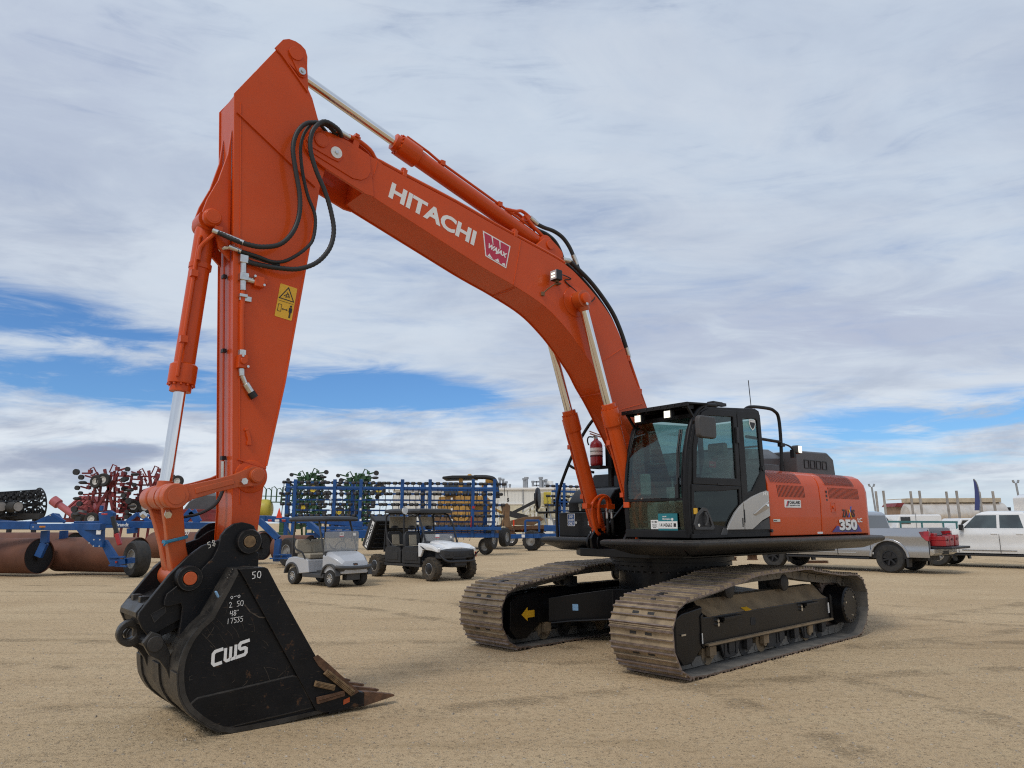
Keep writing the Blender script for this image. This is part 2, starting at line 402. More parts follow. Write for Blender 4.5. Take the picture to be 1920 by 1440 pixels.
# ------------------------------------------------------------------ world: sky and cloud layer by direction
def make_world():
    w = bpy.data.worlds.new('World'); SC.world = w; w.use_nodes = True; t = w.node_tree; t.nodes.clear()
    out = t.nodes.new('ShaderNodeOutputWorld'); bg = t.nodes.new('ShaderNodeBackground')
    tc = t.nodes.new('ShaderNodeTexCoord'); D = tc.outputs['Generated']
    sx = t.nodes.new('ShaderNodeSeparateXYZ'); t.links.new(D, sx.inputs[0])
    dx, dy, dz = (N(t, sx.outputs[i]) for i in range(3))
    az = dx.f('ARCTAN2', dy) * (180 / pi); el = dz.f('ARCSINE') * (180 / pi)
    sky = t.nodes.new('ShaderNodeTexSky'); sky.sky_type = 'NISHITA'; sky.sun_disc = False
    sky.sun_elevation = SUN_EL; sky.sun_rotation = SUN_AZ; sky.air_density = 1.0; sky.dust_density = .4; sky.ozone_density = 2.0
    # cloud deck seen in perspective: project directions on a flat layer
    h = dz.f('MAXIMUM', 0.0) + .10
    cx = t.nodes.new('ShaderNodeCombineXYZ')
    t.links.new((dx / h).k, cx.inputs[0]); t.links.new((dy / h).k, cx.inputs[1])
    C = cx.outputs[0]
    n1 = noise(t, vec(t, C, (1, 1.5, 1), (3.1, 1.7, 0)), .75, 9, .56, .35)
    n2 = noise(t, vec(t, C, (1, 1.6, 1), (9.0, 4.0, 2)), 2.2, 9, .62, .7)
    n3 = noise(t, vec(t, C, (1, 1.6, 1), (1.0, 7.0, 5)), .55, 7, .5, .3)
    n4 = noise(t, vec(t, C, (1, 1.3, 1), (5.0, 2.0, 8)), 1.5, 8, .6, .6)
    # low cumulus relief in azimuth/elevation
    ca = t.nodes.new('ShaderNodeCombineXYZ'); t.links.new((az * .055).k, ca.inputs[0]); t.links.new((el * .16).k, ca.inputs[1])
    n5 = noise(t, ca.outputs[0], 1.6, 8, .6, .5)
    n6 = noise(t, vec(t, ca.outputs[0], (.7, 1.5, 1), (2, 3, 1)), 2.2, 9, .62, 1.1)
    def blob(a, sa, e, se, tilt=0):
        u = (az - a) / sa; v = (el - e - (az - a) * tilt) / se
        return ((u * u + v * v) * -1).f('EXPONENT')
    hole = (blob(-29, 13, 9.6, 1.25, -.02) * .54 + blob(-33, 9, 13.2, 2.0, -.12) * .40 + blob(-10, 9.5, 10.0, 1.6, -.03) * .66 + blob(29, 17, 6.6, 1.35, .04) * .50
            + blob(26, 12, 3.9, .7) * .25 + blob(-21, 12, 7.9, .8) * .15 + blob(15, 10, 3.2, .8) * .18)
    cov = (n1 * .32 + n2 * .40 + n6 * .46 - hole + .10 + hole * ((n6 - .5) * 2.2 + (n2 - .5) * 1.2)).step(.23, .71)
    # cloud brightness: grey undersides overhead, whiter tops low down
    low = el.step(13, 5)
    shade = n3 * .6 + n4 * .4
    up = mixc(t, shade.step(.36, .64), (.425,.495,.63), (.595,.68,.79))
    up = mixc(t, n2.step(.45, .72) * .35, up, (.68,.73,.80))
    up = mixc(t, (blob(-27, 16, 18.5, 4.5) * .75 + blob(2, 14, 13, 3) * .3) * n4.step(.30, .55), up, (.66,.73,.82))
    up = mixc(t, (blob(24, 17, 13.5, 3.2, -.06) * .8 + blob(-38, 14, 31, 7) * .6) * n2.step(.70, .40), up, (.455,.505,.645))
    lw = mixc(t, (n5 * .7 + n4 * .3).step(.36, .58), (.44,.50,.61), (.74,.80,.87))
    grey = (blob(-30, 12, 5.4, 2.6, -.03) * .9 + blob(22, 12, 4.9, .5) * .5).f('MINIMUM', 1.0)
    lw = mixc(t, grey * n5.step(.60, .38), lw, (.31,.36,.49))
    cl = mixc(t, low, up, lw)
    bl = t.nodes.new('ShaderNodeVectorMath'); bl.operation = 'MULTIPLY'
    t.links.new(sky.outputs[0], bl.inputs[0]); bl.inputs[1].default_value = SKYMUL
    base = mixc(t, el.step(5.5, 1.0) * .85, bl.outputs[0], (.58,.72,.80))
    c = mixc(t, cov, base, cl)
    c = mixc(t, el.step(3.6, 1.0) * .75, c, (.62,.73,.80))
    t.links.new(c, bg.inputs[0]); bg.inputs[1].default_value = 1.0
    t.links.new(bg.outputs[0], out.inputs[0])
SUN_EL, SUN_AZ = R(52), R(215)
SKYMUL = (.055, .085, .12)
make_world()
sd = bpy.data.lights.new('sun', 'SUN'); sd.energy = 1.5; sd.angle = R(16); sd.color = (1, .95, .88)
so = bpy.data.objects.new('sun', sd); COL.objects.link(so)
# direction to the sun; sky sun_rotation is measured from +Y clockwise
sdir = V((sin(SUN_AZ) * cos(SUN_EL), cos(SUN_AZ) * cos(SUN_EL), sin(SUN_EL)))
so.rotation_euler = sdir.to_track_quat('Z', 'Y').to_euler()

# ------------------------------------------------------------------ camera
cd = bpy.data.cameras.new('camera'); cd.sensor_width = 36; cd.lens = FPX / 1920 * 36; cd.clip_end = 6000; cd.clip_start = .1
co = bpy.data.objects.new('camera', cd); COL.objects.link(co); SC.camera = co
fw = V((0, cos(PITCH), sin(PITCH))); rt = V((1, 0, 0)); up = V((0, -sin(PITCH), cos(PITCH)))
rt2 = rt * cos(ROLL) + up * sin(ROLL); up2 = up * cos(ROLL) - rt * sin(ROLL)
co.matrix_world = Matrix(((rt2.x, up2.x, -fw.x, 0), (rt2.y, up2.y, -fw.y, 0), (rt2.z, up2.z, -fw.z, CAMH), (0, 0, 0, 1)))
SC.view_settings.view_transform = 'Standard'; SC.view_settings.look = 'None'; SC.view_settings.exposure = 0; SC.view_settings.gamma = 1
SC.cycles.max_bounces = 8; SC.cycles.transparent_max_bounces = 12; SC.cycles.use_denoising = False; SC.cycles.filter_width = 1.15

# ------------------------------------------------------------------ ground
def ground():
    m = bpy.data.materials.new('packed_sandy_gravel'); m.use_nodes = True; t = m.node_tree; b = t.nodes['Principled BSDF']
    geo = t.nodes.new('ShaderNodeNewGeometry'); P = geo.outputs['Position']
    n1 = noise(t, P, .35, 6, .6); n2 = noise(t, vec(t, P, (.35, 2.4, 1)), 1.1, 7, .65, .6); n3 = noise(t, P, 14, 6, .7); n4 = noise(t, P, 95, 4, .7)
    c = mixc(t, n1.step(.3, .7), (.565,.408,.238), (.66,.495,.30))
    c = mixc(t, n2.step(.5, .72) * .55, c, (.40,.285,.155))
    c = mixc(t, n2.step(.46, .30) * .35, c, (.64,.50,.30))
    c = mixc(t, n3.step(.48, .66) * .62, c, (.36,.255,.142))
    c = mixc(t, n4.step(.50, .62) * .6, c, (.20,.14,.08))
    vo = t.nodes.new('ShaderNodeTexVoronoi'); vo.inputs['Scale'].default_value = 16; t.links.new(P, vo.inputs['Vector'])
    wn = t.nodes.new('ShaderNodeTexWhiteNoise'); t.links.new(vo.outputs['Color'], wn.inputs[0])
    pb = N(t, vo.outputs['Distance']).step(.26, .20) * N(t, wn.outputs[0]).step(.86, .9)
    c = mixc(t, pb * .75, c, (.62,.54,.42))
    v2 = t.nodes.new('ShaderNodeTexVoronoi'); v2.inputs['Scale'].default_value = 34; t.links.new(P, v2.inputs['Vector'])
    w2 = t.nodes.new('ShaderNodeTexWhiteNoise'); t.links.new(v2.outputs['Color'], w2.inputs[0])
    p2 = N(t, v2.outputs['Distance']).step(.36, .28) * N(t, w2.outputs[0]).step(.70, .74)
    c = mixc(t, p2 * .5, c, (.50,.41,.29))
    p3 = N(t, v2.outputs['Distance']).step(.34, .26) * N(t, w2.outputs[0]).step(.30, .27)
    c = mixc(t, p3 * .75, c, (.17,.125,.08))
    # faint arcs left by tyres turning in the yard
    sx = t.nodes.new('ShaderNodeSeparateXYZ'); t.links.new(P, sx.inputs[0]); X, Yc = N(t, sx.outputs[0]), N(t, sx.outputs[1])
    wob = noise(t, P, .5, 3) * .25; rut = None
    for cx_, cy_, r_ in ((-14, 2, 17.0), (-14, 2, 18.7), (9, -16, 25.0), (9, -16, 26.6), (30, 40, 34.0), (30, 40, 35.8), (-3, 32, 21.5), (-3, 32, 23.2)):
        u = X - cx_; v = Yc - cy_; dd = ((u * u + v * v) ** .5 - r_ + wob).f('ABSOLUTE')
        q = dd.step(.24, .10); rut = q if rut is None else rut.f('MAXIMUM', q)
    rut = rut * noise(t, P, 1.3, 5, .7).step(.40, .62) * noise(t, P, 22, 3, .6).step(.35, .6)
    c = mixc(t, rut * .5, c, (.26,.185,.105))
    t.links.new(c, b.inputs['Base Color']); b.inputs['Roughness'].default_value = .92; b.inputs['Specular IOR Level'].default_value = .25
    bn = t.nodes.new('ShaderNodeBump'); bn.inputs['Strength'].default_value = 1.0; bn.inputs['Distance'].default_value = .05
    hgt = n3 * .5 + n4 * .22 + n2 * .6 + pb * .35 + p2 * .2 - rut * .4
    t.links.new(hgt.k, bn.inputs['Height']); t.links.new(bn.outputs[0], b.inputs['Normal'])
    g = G()
    xs = [-3000, -400, -80] + [-30 + i * 1.5 for i in range(41)] + [80, 400, 3000]
    ys = [-3000, -200, -20] + [-2 + i * 1.5 for i in range(31)] + [80, 400, 3000]
    vs = [(x, y, 0) for x in xs for y in ys]; ny = len(ys)
    g.add(vs, [(i*ny+j, (i+1)*ny+j, (i+1)*ny+j+1, i*ny+j+1) for i in range(len(xs)-1) for j in range(ny-1)])
    o = obj('ground', g, m); o['kind'] = 'structure'
    # soil pushed up along the tracks and under the bucket
    rnd = random.Random(8); g = G()
    def mound(pts, w, h):
        h *= .55
        P_ = resample(spline([V((*p, 0)) for p in pts], 6), max(6, int(sum((V(a) - V(b_)).length for a, b_ in zip(pts[:-1], pts[1:])) / .035))); secs = []
        for i, p in enumerate(P_):
            tt = (P_[min(i+1, len(P_)-1)] - P_[max(i-1, 0)]).normalized(); nn = V((-tt.y, tt.x, 0)); k = min(1, i / 4, (len(P_) - 1 - i) / 4)
            secs.append([p + nn * w * s * rnd.uniform(.8, 1.25) + V((0, 0, (h * q * rnd.uniform(.3, 1.3) * k) - .003)) for s, q in ((-1.3, 0), (-.7, .35), (-.2, .9), (.25, .8), (.75, .3), (1.3, 0))])
        g.loft(secs, caps=False, closed=False)
    def mw(x, y, a): return (MC[0] + x*cos(a) - y*sin(a), MC[1] + x*sin(a) + y*cos(a))
    for s in (1, -1):
        for o_ in (.43, -.43): mound([mw(x, s*1.295 + o_, YAW_U) for x in (2.1, 1, 0, -1, -2.1)], .07, .035)
        mound([mw(2.12, s*1.295 + y, YAW_U) for y in (-.45, 0, .45)], .10, .045)
    mound([mw(6.50, y, YAW_T) for y in (.62, 0, -.62)], .09, .05); mound([mw(5.15, y, YAW_T) for y in (.65, 0, -.65)], .08, .03)
    o = obj('loose_soil', g, m, angle=60); o['kind'] = 'stuff'; o['label'] = 'low ridges of loose sand pushed up along tracks and bucket'; o['category'] = 'soil'
    # loose pebbles lying on the near ground
    st = mat('pale_pebble', (.36,.31,.25), .85, var=.35, vs=30)
    g = G(); rnd = random.Random(3)
    for i in range(5200):
        y = 3.4 + 15 * rnd.random() ** 1.6; x = (rnd.random() - .5) * (1.6 * y)
        r = .005 + .012 * rnd.random() ** 3
        a = rnd.random() * 6; q = [V((r * cos(a + k * 2.1 + rnd.random()*.5) * rnd.uniform(.7,1.3), r * sin(a + k * 2.1) * rnd.uniform(.7,1.2), 0)) for k in range(3)]
        p = V((x, y, -.001)); tp = V((rnd.uniform(-.3,.3) * r, rnd.uniform(-.3,.3) * r, r * rnd.uniform(.6, 1.0)))
        g.add([p + k for k in q] + [p + tp + q[0]*.4, p + tp + q[1]*.4, p + tp*.9 + q[2]*.4], [(0,1,4,3), (1,2,5,4), (2,0,3,5), (3,4,5)])
    o = obj('pebbles', g, st, angle=20); o['kind'] = 'stuff'
    o['label'] = 'small loose pebbles scattered over the sandy yard'
    o['category'] = 'pebbles'
ground()

# ================================================================== EXCAVATOR
# local frame: x forward (towards the bucket), y to the machine's left (towards the camera), z up
EX = thing('excavator', 'big orange crawler excavator with long boom and black bucket resting on the sand', 'excavator', (MC[0], MC[1], 0), YAW_T)
def part(name, g, m, parent=EX, bevel=0, label=None, **k):
    o = obj(name, g, m, parent, bevel, **k)
    if label: o['label'] = label
    return o
dU = YAW_U - YAW_T
def lside(x, z, y): return frame((x, y, z), (-1, 0, 0), (0, 0, 1))     # plane of the left flank, reading direction backwards

# ---------------------------------------------------------------- crawler tracks
outer = [(2.275,.06),(2.43,.215),(2.49,.38),(2.494,.54),(2.455,.66),(2.352,.775),(2.2,.835),(2.035,.862),(1.473,.925),(.981,.985),(.789,1.02),(.35,1.04),(-.095,1.042),(-.639,1.045),(-.942,1.005),(-1.638,.922),(-2.143,.890),(-2.389,.785),(-2.50,.594),(-2.488,.383),(-2.40,.2),(-2.2,.045),(-1.95,0),(-1,0),(0,0),(1,0),(1.95,0)]
pathP = resample(spline([V((x, 0, z)) for x, z in outer], 8, True), 480, True)
NS = 48
prof = [(-.110,-.046),(-.110,-.022),(-.100,-.02),(-.094,0),(-.080,0),(-.074,-.026),(-.016,-.030),(-.009,-.003),(.005,-.003),(.011,-.030),(.066,-.027),(.073,0),(.088,0),(.094,-.022),(.114,-.027),(.114,-.04)]
def shoe_mesh():
    g = G(); n = len(prof)
    vs = [(s, -.41, t) for s, t in prof] + [(s, .41, t) for s, t in prof]
    g.add(vs, [tuple(range(n))], 0); g.m[-1] = 1
    g.f.append(list(range(2*n-1, n-1, -1))); g.m.append(1)
    for i in range(n):
        j = (i + 1) % n
        g.f.append([i, i + n, j + n, j])
        zz = (prof[i][1], prof[j][1])
        g.m.append(1 if max(zz) > -.004 and min(zz) > -.027 else (2 if i in (n - 1,) else 0))
    for y in (-.10, .10): g.box((.038, y, -.0285), (.03, .085, .004), mi=3)
    return g
proto_shoe = None
for sy, lab in ((1, 'near'), (-1, 'far')):
    yc = sy * 1.295
    g = G()
    pts = []
    for k in range(NS):
        p = pathP[k * 10]; q = pathP[(k * 10 + 4) % 480]; o_ = pathP[(k * 10 - 4) % 480]
        t = (q - o_).normalized(); nrm = V((-t.z, 0, t.x))           # candidate normal
        if nrm.dot(p - V((0, 0, .5))) < 0: nrm = -nrm
        if abs(p.x) < 2.0: nrm = V((0, 0, 1 if p.z > .5 else -1)) if False else nrm
        pts.append((p, t, nrm))
        for y in (-.10, .10):
            c = p - nrm * .105
            M = Matrix(((t.x, 0, nrm.x, c.x), (t.y, 1, nrm.y, yc + y), (t.z, 0, nrm.z, c.z), (0,0,0,1)))
            g.box((0, 0, 0), (.235, .045, .105), M=M)
            g.add([], [])
        M = Matrix(((t.x, 0, nrm.x, p.x - nrm.x*.10 + t.x*.115), (0, 1, 0, yc), (t.z, 0, nrm.z, p.z - nrm.z*.10 + t.z*.115), (0,0,0,1)))
        g.cyl(M @ V((0, -.13, 0)), M @ V((0, .13, 0)), .034, n=8)
    ch = part('track_chain', g, SHOEIN, bevel=0, rotz=dU)
    for p, t, nrm in pts:
        if proto_shoe is None:
            s = part('track_shoe', shoe_mesh(), [SHOE, STEEL, SHOEIN, GRIME], ch, angle=25); proto_shoe = s
        else:
            s = proto_shoe.copy(); COL.objects.link(s); s.parent = ch
        s.matrix_local = Matrix(((t.x, 0, nrm.x, p.x), (0, 1, 0, yc), (t.z, 0, nrm.z, p.z), (0,0,0,1)))

for sy in (1, -1):
    def Y(v): return sy * v                  # v measured from the machine centre, outwards
    g = G()
    sec = [(1.08,.28),(1.50,.28),(1.50,.575),(1.44,.60),(1.32,.735),(1.16,.735),(1.08,.66)]
    g.prism([(Y(a), b) for a, b in sec], -1.63, 1.60, 'x')
    g.prism([(1.60,.63),(1.655,.60),(1.655,.28),(1.6,.24)], Y(1.08), Y(1.515), 'y')
    g.prism([(-1.63,.62),(-1.70,.58),(-1.70,.30),(-1.63,.26)], Y(1.08), Y(1.525), 'y')
    fr = part('track_frame', g, BLACK, bevel=.012, rotz=dU)
    g = G(); g.prism([(Y(1.505), .578), (Y(1.445), .604), (Y(1.32), .741), (Y(1.18), .741), (Y(1.18), .736), (Y(1.32), .736), (Y(1.44), .599), (Y(1.5), .573)], -1.55, 1.50, 'x')
    part('dusty_top_cover', g, MUD, fr)
    g = G(); g.box((-.02, Y(1.525), .283), (3.2, .055, .022)); g.box((-.02, Y(1.52), .268), (3.2, .03, .02), mi=1)
    part('ledge_strip', g, [MUD, BLACK], fr)
    # idler yoke guard
    g = G(); gp = [(1.60,.705),(2.03,.665),(2.15,.60),(2.16,.24),(2.04,.115),(1.85,.115),(1.62,.27)]
    g.loft([[(x, Y(1.06), z) for x, z in gp], [(x, Y(1.47), z) for x, z in gp], [(x - (.03 if x > 1.9 else 0), Y(1.50), z - (.02 if z > .6 else 0)) for x, z in gp]])
    g.box((1.78, Y(1.28), .715), (.30, .28, .02), rot=(0, .08, 0))
    gd = part('idler_guard', g, BLACK, fr, bevel=.012)
    g = G(); g.box((2.0, Y(1.508), .43), (.085, .012, .018)); part('slot', g, CHROME if False else ZINC, fr)
    g = G(); g.lathe([(.30,0),(.37,.02),(.37,.07),(.41,.07),(.41,.13),(.37,.13),(.37,.18),(.30,.20)], (2.03, Y(1.295) - .10, .455), (0, 1, 0), 32)
    part('idler_wheel', g, GRIME, fr)
    # final drive and sprocket
    g = G(); g.lathe([(.24,0),(.27,.03),(.27,.20),(.255,.22),(.255,.41),(.235,.43)], (-2.04, Y(1.20), .445), (0, sy, 0), 32)
    fd = part('final_drive', g, BLACK, fr, bevel=0)
    g = G()
    for k in range(20):
        a = 2*pi*k/20; g.cyl((-2.04 + .215*cos(a), Y(1.628), .445 + .215*sin(a)), (-2.04 + .215*cos(a), Y(1.637), .445 + .215*sin(a)), .012, n=8)
    for a in (.3, 2.4, 4.4): g.cyl((-2.04 + .15*cos(a), Y(1.628), .445 + .15*sin(a)), (-2.04 + .15*cos(a), Y(1.634), .445 + .15*sin(a)), .014, n=8, mi=1)
    part('drive_bolts', g, [GRIME, ZINC], fr)
    g = G(); tp = []
    for k in range(22):
        a = 2*pi*k/22
        for da, r in ((-.10,.33),(-.05,.40),(.05,.40),(.10,.33)): tp.append((-2.04 + r*cos(a+da), .445 + r*sin(a+da)))
    g.prism(tp, Y(1.25), Y(1.33)); part('sprocket', g, STEEL, fr)
    for x in (.87, -.51):
        g = G(); g.lathe([(.075,0),(.075,.05),(.105,.05),(.105,.08),(.085,.08),(.085,.18),(.105,.18),(.105,.21),(.07,.23)], (x, Y(1.22), .83), (0, sy, 0), 24)
        g.box((x, Y(1.15), .79), (.16, .12, .14)); part('carrier_roller', g, GRIME, fr)
    for k in range(8):
        x = -1.42 + k * .405
        g = G(); g.lathe([(.05,0),(.05,.04),(.125,.04),(.125,.08),(.10,.09),(.10,.27),(.125,.28),(.125,.32),(.05,.32),(.05,.38)], (x, Y(1.295) - .19, .165), (0, 1, 0), 20)
        for s in (-1, 1): g.box((x, Y(1.295) + s*.18, .215), (.13, .05, .13))
        part('track_roller', g, MUD if k % 3 == 1 else GRIME, fr)
    for k in range(3):
        x = -1.0 + k * 1.0
        g = G(); g.prism([(x-.22,.26),(x+.22,.26),(x+.15,.10),(x+.08,.085),(x-.08,.085),(x-.15,.10)], Y(1.45), Y(1.475)); g.box((x-.12, Y(1.462), .20), (.05,.05,.17)); g.box((x+.12, Y(1.462), .20), (.05,.05,.17))
        part('track_guide', g, GRIME, fr, bevel=.006)
    for x, w in ((1.05, .42), (-.98, .36)):
        g = G(); g.box((x, Y(1.535), .535), (w, .075, .035)); g.box((x + w*.28, Y(1.515), .515), (.12, .05, .05)); part('step_bracket', g, BLACK, fr, bevel=.005)
        g = G()
        for z in (.52, .475): g.cyl((x + w*.62, Y(1.50), z), (x + w*.62, Y(1.525), z), .021, n=10)
        part('bolt_pair', g, ZINC, fr)
    g = G(); g.prism(rrect(.44, .395, .56, .485, .02), Y(1.496), Y(1.503)); part('keyhole', g, DARKIN, fr)
    g = G(); g.box((1.648, Y(1.517), .36), (.012, .008, .11)); g.box((-1.60, Y(1.503), .43), (.035, .006, .14)); part('white_reflector', g, WHITE, fr)
    g = G(); g.box((.62, Y(1.487), .592), (.14, .07, .006), rot=(-sy*.45, 0, 0)); part('yellow_label', g, YELLOW, fr)
    if sy < 0:
        g = G(); M = frame((1.70, -1.056, .40), (-1, 0, 0), (0, 0, 1))
        g.flat([(.0,.0),(-.105,.10),(-.105,.055),(-.225,.055),(-.225,-.055),(-.105,-.055),(-.105,-.10)], frame((2.0, -1.053, .42), (1, 0, 0), (0, 0, 1)) @ Matrix.Rotation(pi, 4, 'Z') @ Matrix.Rotation(pi, 4, 'Z'), .003)
        g = G(); g.prism([(1.95,.42),(1.84,.51),(1.84,.465),(1.71,.465),(1.71,.375),(1.84,.375),(1.84,.33)], -1.058, -1.054); part('yellow_arrow', g, YELLOW, fr)

# ---------------------------------------------------------------- undercarriage frame
g = G()
g.lathe([(.74,.60),(.74,1.0),(.70,1.0),(.70,.6)], (0,0,0), (0,0,1), 48)
g.prism([(.80*cos(a)*1.05, .80*sin(a)) for a in [2*pi*i/24 for i in range(24)]], .34, .70, 'z')
for sx in (1, -1):
    for sy in (1, -1):
        i0, i1, o0, o1 = sx*.10, sx*.78, sx*.80, sx*1.42
        g.loft([[(i0,0,.33),(i1,0,.33),(i1,0,.735),(i0,0,.735)], [(i0+sx*.05,sy*.42,.33),(i1+sx*.03,sy*.42,.33),(i1+sx*.03,sy*.42,.725),(i0+sx*.05,sy*.42,.725)], [(o0,sy*1.10,.27),(o1,sy*1.10,.27),(o1,sy*1.10,.60),(o0,sy*1.10,.60)]])
uc = part('undercarriage_frame', g, BLACK, bevel=.012, rotz=dU)
g = G(); g.box((1.163, -.80, .475), (.004, .08, .085), rot=(0, 0, .53)); part('blue_sticker', g, PALEBL, uc)
for sy in (1, -1):
    g = G(); g.tube([(1.42,sy*1.02,.27),(1.25,sy*.8,.30),(.85,sy*.3,.335),(.82,0,.34)], .016); part('flange_edge', g, BLACK, uc)
g = G()
g.lathe([(.80,.98),(.80,1.05),(.84,1.05),(.84,1.09),(.80,1.09),(.80,1.11),(.87,1.11),(.87,1.20),(.6,1.20)], (0,0,0), (0,0,1), 56)
sl = part('slew_ring', g, BLACK)
g = G()
for k in range(40):
    a = 2*pi*k/40
    g.cyl((.775*cos(a), .775*sin(a), .955), (.775*cos(a), .775*sin(a), .99), .018, n=6); g.cyl((.825*cos(a), .825*sin(a), 1.035), (.825*cos(a), .825*sin(a), 1.05), .016, n=6)
part('slew_bolts', g, GRIME, sl)

# ---------------------------------------------------------------- platform and walkways
g = G()
g.prism([(1.20,.62),(.95,.95),(-2.9,.95),(-2.9,-.95),(.95,-.95),(1.20,-.62)], 1.17, 1.28, 'z')
g.prism([(.98,1.40),(.9,1.45),(-3.0,1.45),(-3.0,-1.45),(.75,-1.45),(.75,-.62),(.98,-.62),(.98,.3)], 1.26, 1.40, 'z')
for s in (-1, 1): g.prism([(1.30,1.28),(1.32,1.42),(1.22,1.54),(1.02,1.56),(.6,1.9),(.1,2.15),(-.2,2.1),(-.4,1.35),(.7,1.25)], s*.30 - .02, s*.30 + .02)
for s in (-1, 1):
    for d in (-.09, .09): g.prism([(1.0,1.2)] + [(1.10 + .13*cos(a), 1.36 + .13*sin(a)) for a in [pi*1.6 + i*pi*1.15/8 for i in range(9)]] + [(.8,1.45),(.7,1.2)], s*.37 + d - .02, s*.37 + d + .02)
part('platform', g, BLACK, bevel=.01)
def walkway(outline, inset, name='walkway'):
    g = G(); n = len(outline); cx = sum(p[0] for p in outline)/n; cy = sum(p[1] for p in outline)/n
    def off(d, z):
        out = []
        for i, p in enumerate(outline):
            a, b = V(outline[i-1]), V(outline[(i+1) % n]); P = V(p)
            e1 = (P - a).normalized(); e2 = (b - P).normalized()
            n1 = V((-e1.y, e1.x)); n2 = V((-e2.y, e2.x)); m_ = (n1 + n2); m_ = m_ / max(.35, m_.dot(n1))
            q = P + m_ * d * inset[i]; out.append((q.x, q.y, z))
        return out
    g.loft([off(.30, 1.235), off(.255, 1.245), off(0, 1.345), off(-.012, 1.375), off(-.01, 1.40), off(.02, 1.418), off(.05, 1.42)])
    return part(name, g, GRIP, angle=50)
# counter-clockwise seen from above, weights say how far each corner is drawn in below
walkway([(1.80,.36),(1.80,1.60),(1.70,1.745),(-2.85,1.745),(-3.12,1.50),(-3.12,1.2),(-.4,.5),(.9,.36)], [1,1,1,1,1.3,1,0,0])
walkway([(1.17,-1.46),(1.17,-.36),(.4,-.36),(-1.2,-1.2),(-1.2,-1.60),(1.0,-1.60)], [1,.6,0,0,1,1])

# ---------------------------------------------------------------- cab
ycl, ycr = 1.44, .44
cabp = [(-.24,1.44),(1.42,1.44),(1.445,1.75),(1.44,2.10),(1.375,2.50),(1.27,2.80),(1.16,2.95),(1.0,3.03),(.6,3.06),(-.10,3.11),(-.19,3.08),(-.215,3.0),(-.235,2.4)]
g = G()
# roof, floor, rear wall lower half, pillars
g.prism([(1.16,2.95),(1.02,3.035),(.6,3.065),(-.10,3.115),(-.19,3.09),(-.21,3.0),(-.1,3.0),(.6,2.98),(1.0,2.955),(1.1,2.90)], ycr, ycl)
g.prism([(-.24,1.44),(1.42,1.44),(1.425,1.53),(-.24,1.53)], ycr, ycl)
g.box((-.215, .94, 1.9), (.04, .96, .85))
def pillar(pts, w, y0, y1):
    P = [V((p[0], 0, p[1])) for p in pts]; A = []; B = []
    for i, p in enumerate(P):
        t = (P[min(i+1, len(P)-1)] - P[max(i-1, 0)]).normalized(); nn = V((t.z, 0, -t.x)); A.append((p.x, p.z)); q = p - nn * w; B.append((q.x, q.z))
    g.prism(A + B[::-1], y0, y1)
front = cabp[1:8]
pillar(front, .085, ycl - .09, ycl); pillar(front, .07, ycr, ycr + .07)
pillar([(-.235,1.5),(-.235,2.4),(-.215,3.0)], -.07, ycr, ycr + .06); pillar([(-.235,1.5),(-.235,2.4),(-.215,3.0)], -.05, ycl - .05, ycl)
g.box((1.425, .94, 1.49), (.05, .98, .10))
g.tube([(1.42,ycl-.035,1.45),(1.447,ycl-.035,1.75),(1.442,ycl-.035,2.10),(1.38,ycl-.035,2.50),(1.275,ycl-.035,2.80),(1.165,ycl-.03,2.96),(1.0,ycl-.03,3.055),(.75,ycl-.03,3.075)], .032, 8, sub=4)
cab = part('cab', g, BLACK_M, bevel=.012)
# left side skin: door, its windows, quarter window
def cringe(o, i, y0, y1, m=BLACK_M, name='x', bevel=.008):
    g = G(); g.ring(o, i, y0, y1); return part(name, g, m, cab, bevel=bevel)
ydo = ycl + .012
do = [(1.345,2.07),(1.315,2.50),(1.21,2.82),(1.10,2.96),(.95,3.02),(.36,3.04),(.36,2.07)]
di = [(1.275,2.155),(1.235,2.50),(1.155,2.76),(1.08,2.87),(.95,2.925),(.445,2.955),(.445,2.165)]
cringe(do, di, ycl - .03, ydo, name='door_upper_frame')
lo = [(1.375,1.47),(1.40,1.75),(1.375,2.07),(.80,2.07),(.36,2.07),(.36,1.9),(.36,1.47)]
li = [(1.33,1.72),(1.345,1.90),(1.33,1.985),(.80,2.0),(.41,2.03),(.37+.05,1.83),(.95,1.56)]
cringe([(1.375,1.47),(1.40,1.75),(1.375,2.07),(.80,2.07),(.36,2.07),(.36,1.80),(.36,1.47)], [(1.04,1.60),(1.34,1.84),(1.335,1.985),(.80,2.0),(.41,2.03),(.41,1.83),(.62,1.56)], ycl - .03, ydo, name='door_lower_frame')
g = G(); g.prism([(x, z) for x, z in di], ycl - .012, ycl - .006); part('door_window', g, GLASS, cab)
g = G(); g.prism([(1.04,1.60),(1.34,1.84),(1.335,1.985),(.80,2.0),(.41,2.03),(.41,1.83),(.62,1.56)], ycl - .012, ycl - .006); part('door_lower_window', g, GLASSD, cab)
qo = [(.34,3.04),(-.10,3.085),(-.20,3.04),(-.225,2.4),(-.235,2.0),(.05,1.85),(.34,1.70)]
qi = [(.215,2.955),(-.08,2.975),(-.125,2.95),(-.15,2.36),(-.13,2.26),(.10,2.02),(.20,2.00)]
cringe(qo, qi, ycl - .03, ycl + .004, name='quarter_window_frame')
g = G(); g.prism(qi, ycl - .016, ycl - .010); part('quarter_window', g, GLASS, cab)
